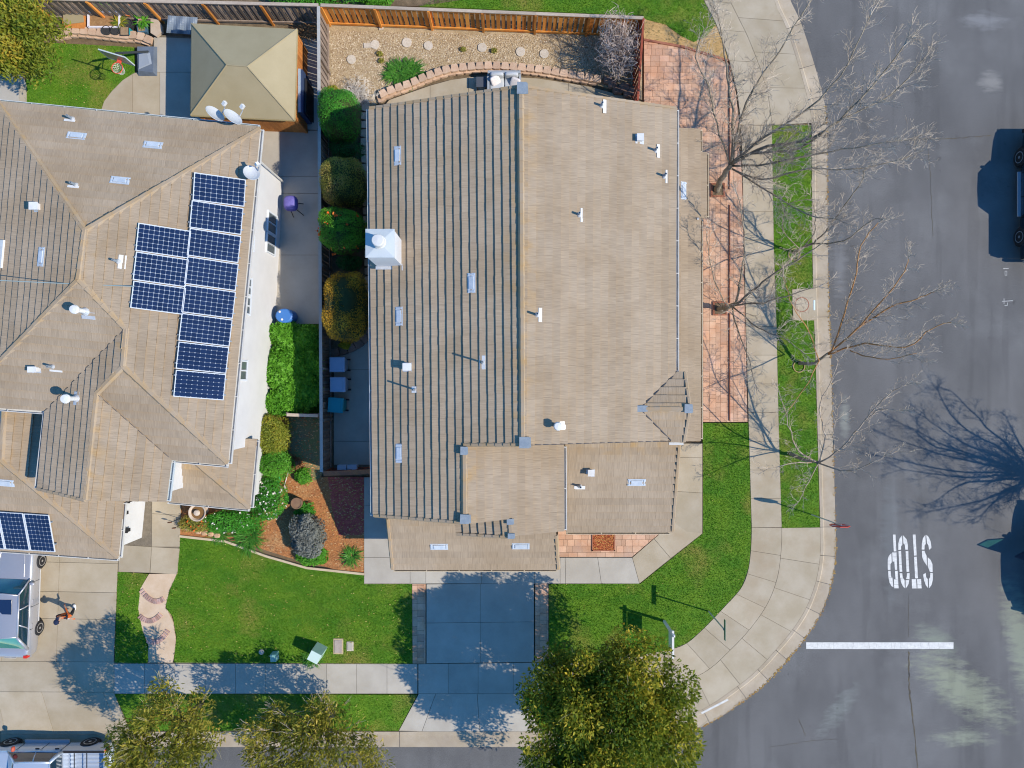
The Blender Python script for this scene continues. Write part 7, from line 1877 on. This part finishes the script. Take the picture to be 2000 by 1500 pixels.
bx0, bx1 = W(193, 105, 2.95), W(266, 124, 2.0)
mid = W(228, 112, 2.5); bd = Vector((1, -.30, 0)).normalized(); bn = Vector((-.30, -1, 0)).normalized()
BM = Matrix((bd, bn, Vector((0, 0, 1)))).transposed()
q.box(mid, (1.12, .035, .74), M=BM); q.build("backboard", mat("clear_tan_board", (.38, .34, .20), rough=.3, fine=.04), t)
q = MB()
for dx, dz, sx, sz in ((0, .37, 1.16, .04), (0, -.37, 1.16, .04), (-.57, 0, .04, .74), (.57, 0, .04, .74)): q.box(mid + bd * dx + Vector((0, 0, dz)) + bn * .004, (sx, .05, sz), M=BM)
q.build("board_frame", mat("board_frame", (.45, .50, .48), fine=.03), t)
rc = mid + bn * .36 + Vector((0, 0, -.22)); q = MB()
ring_ = [rc + Vector((.23 * math.cos(6.2832 * k / 24), .23 * math.sin(6.2832 * k / 24), 0)) for k in range(25)]
q.tube(ring_, .016, 6); q.box(mid + bn * .07 + Vector((0, 0, -.22)), (.14, .14, .10), M=BM); q.build("rim", mat("hoop_red", (.70, .09, .06), fine=0, rough=.4), t)
q = MB()
for k in range(12):
    for s in (1, -1):
        P = []
        for j in range(6):
            a = 6.2832 * (k / 12 + s * j * .035); r_ = .225 - .02 * j; P.append(rc + Vector((r_ * math.cos(a), r_ * math.sin(a), -.075 * j)))
        q.tube(P, .008, 3, cap=False)
q.build("net", WHITE, t)
q = MB(); q.tube([ptp + Vector((0, 0, -.35)), mid - bn * .02 + Vector((0, 0, -.25))], .025, 6); q.tube([ptp, mid - bn * .02 + Vector((0, 0, .2))], .025, 6); q.tube([ptp.lerp(pb, .2), mid - bn * .02 + bd * .25 + Vector((0, 0, -.2))], .02, 6); q.build("support_arms", HP_, t)

# outdoor loveseat by the block wall
c = W(985, 170, .15)
t = thing("loveseat", "pale grey cushioned outdoor loveseat at the edge of the back patio", "sofa", c)
SF = mat("sofa_frame", (.30, .32, .34), fine=.05); CU = mat("grey_cushion", (.42, .44, .46), (.48, .50, .52), scale=5, fine=.06, bump=.3); PW = mat("patterned_pillow", (.62, .56, .54), (.72, .68, .66), scale=14, fine=.1)
MB().box(c + Vector((0, 0, .18)), (1.35, .72, .30)).build("sofa_frame", SF, t)
MB().box(c + Vector((0, .36, .45)), (1.45, .12, .60)).build("backrest", SF, t)
for s in (-1, 1): MB().box(c + Vector((s * .70, -.02, .40)), (.10, .72, .44)).build("armrest", SF, t)
def cushion(ctr, r, rz=0, m=CU, nm="seat_cushion", rx=0):
    b = MB(); b.ball((0, 0, 0), r, 14, 8, 0, .42); o = b.build(nm, m, t, smooth=True); o.location = Vector(ctr) - wloc(t); o.rotation_euler = (rx, 0, rz); return o
for s in (-1, 1): cushion(c + Vector((s * .325, -.03, .41)), (.32, .36, .09)); cushion(c + Vector((s * .325, .25, .60)), (.31, .09, .24), 0, CU, "back_cushion")
cushion(c + Vector((-.40, .05, .60)), (.22, .08, .22), .5, PW, "pillow", -.7); cushion(c + Vector((.48, -.05, .58)), (.22, .08, .22), -.4, PW, "pillow", -.8)
t = thing("dark_stand", "dark square stand at the loveseat's end on the patio", "side table", W(940, 168, .15))  # dark square board on four legs
MB().box(W(941, 168, .15) + Vector((0, 0, .42)), (.45, .45, .05)).build("stand_top", mat("dark_stand_grey", (.07, .08, .10), fine=.1), t)
for dx in (-.18, .18):
    for dy in (-.18, .18): MB().box(W(941, 168, .15) + Vector((dx, dy, .2)), (.05, .05, .4)).build("leg", DARK, t)
# garden ornaments by the walk
for k, (px, py, h_, lab) in enumerate(((352, 1012, .9, "round topped garden stake at the walk edge by the fountain"), (357, 1024, .75, "round topped garden stake at the walk edge farther from the fountain"))):
    c = W(px, py, .12); t = thing("garden_stake", lab, "garden ornament", c, "garden stakes by the walk")
    MB().tube([c, c + Vector((0, 0, h_))], .012, 5).build("stem", DARK, t); MB().ball(c + Vector((0, 0, h_ + .08)), (.10, .03, .10), 12, 7).build("disc", mat("rust_disc", (.16, .07, .04)), t)
stn = [(367, 1031), (377, 1034), (388, 1038), (400, 1041), (412, 1043), (424, 1046)]
for k, (px, py) in enumerate(stn):
    b = MB(); b.ball(W(px, py, .15), (.16, .12, .09), 8, 5, .15, .8); tag(b.build("edging_stone", mat("orange_stone", (.50, .28, .14), (.55, .38, .24), scale=4, fine=.2, ov=.15)), ["rough orange edging stone at the walk corner of the flower bed", "second rough orange edging stone from the walk", "third rough orange edging stone from the walk", "fourth rough orange edging stone from the walk", "fifth rough orange edging stone from the walk", "last rough orange edging stone, nearest the strap leaf plant"][k], "stone", "orange edging stones of the flower bed")
bc = MB()
pts_ = [(351, 1047), (440, 1057), (520, 1086), (600, 1109), (711, 1121)]
for a, b in zip(pts_, pts_[1:]):
    A, B = W(*a, .14), W(*b, .14); d = B - A; bc.box((A + B) / 2, (d.length, .10, .10), math.atan2(d.y, d.x))
tag(bc.build("bed_edging", mat("bed_edge_concrete", (.48, .38, .24), (.54, .44, .30), scale=3, fine=.1)), "pale concrete edging curving between the bark bed and the lawn", "garden edging")
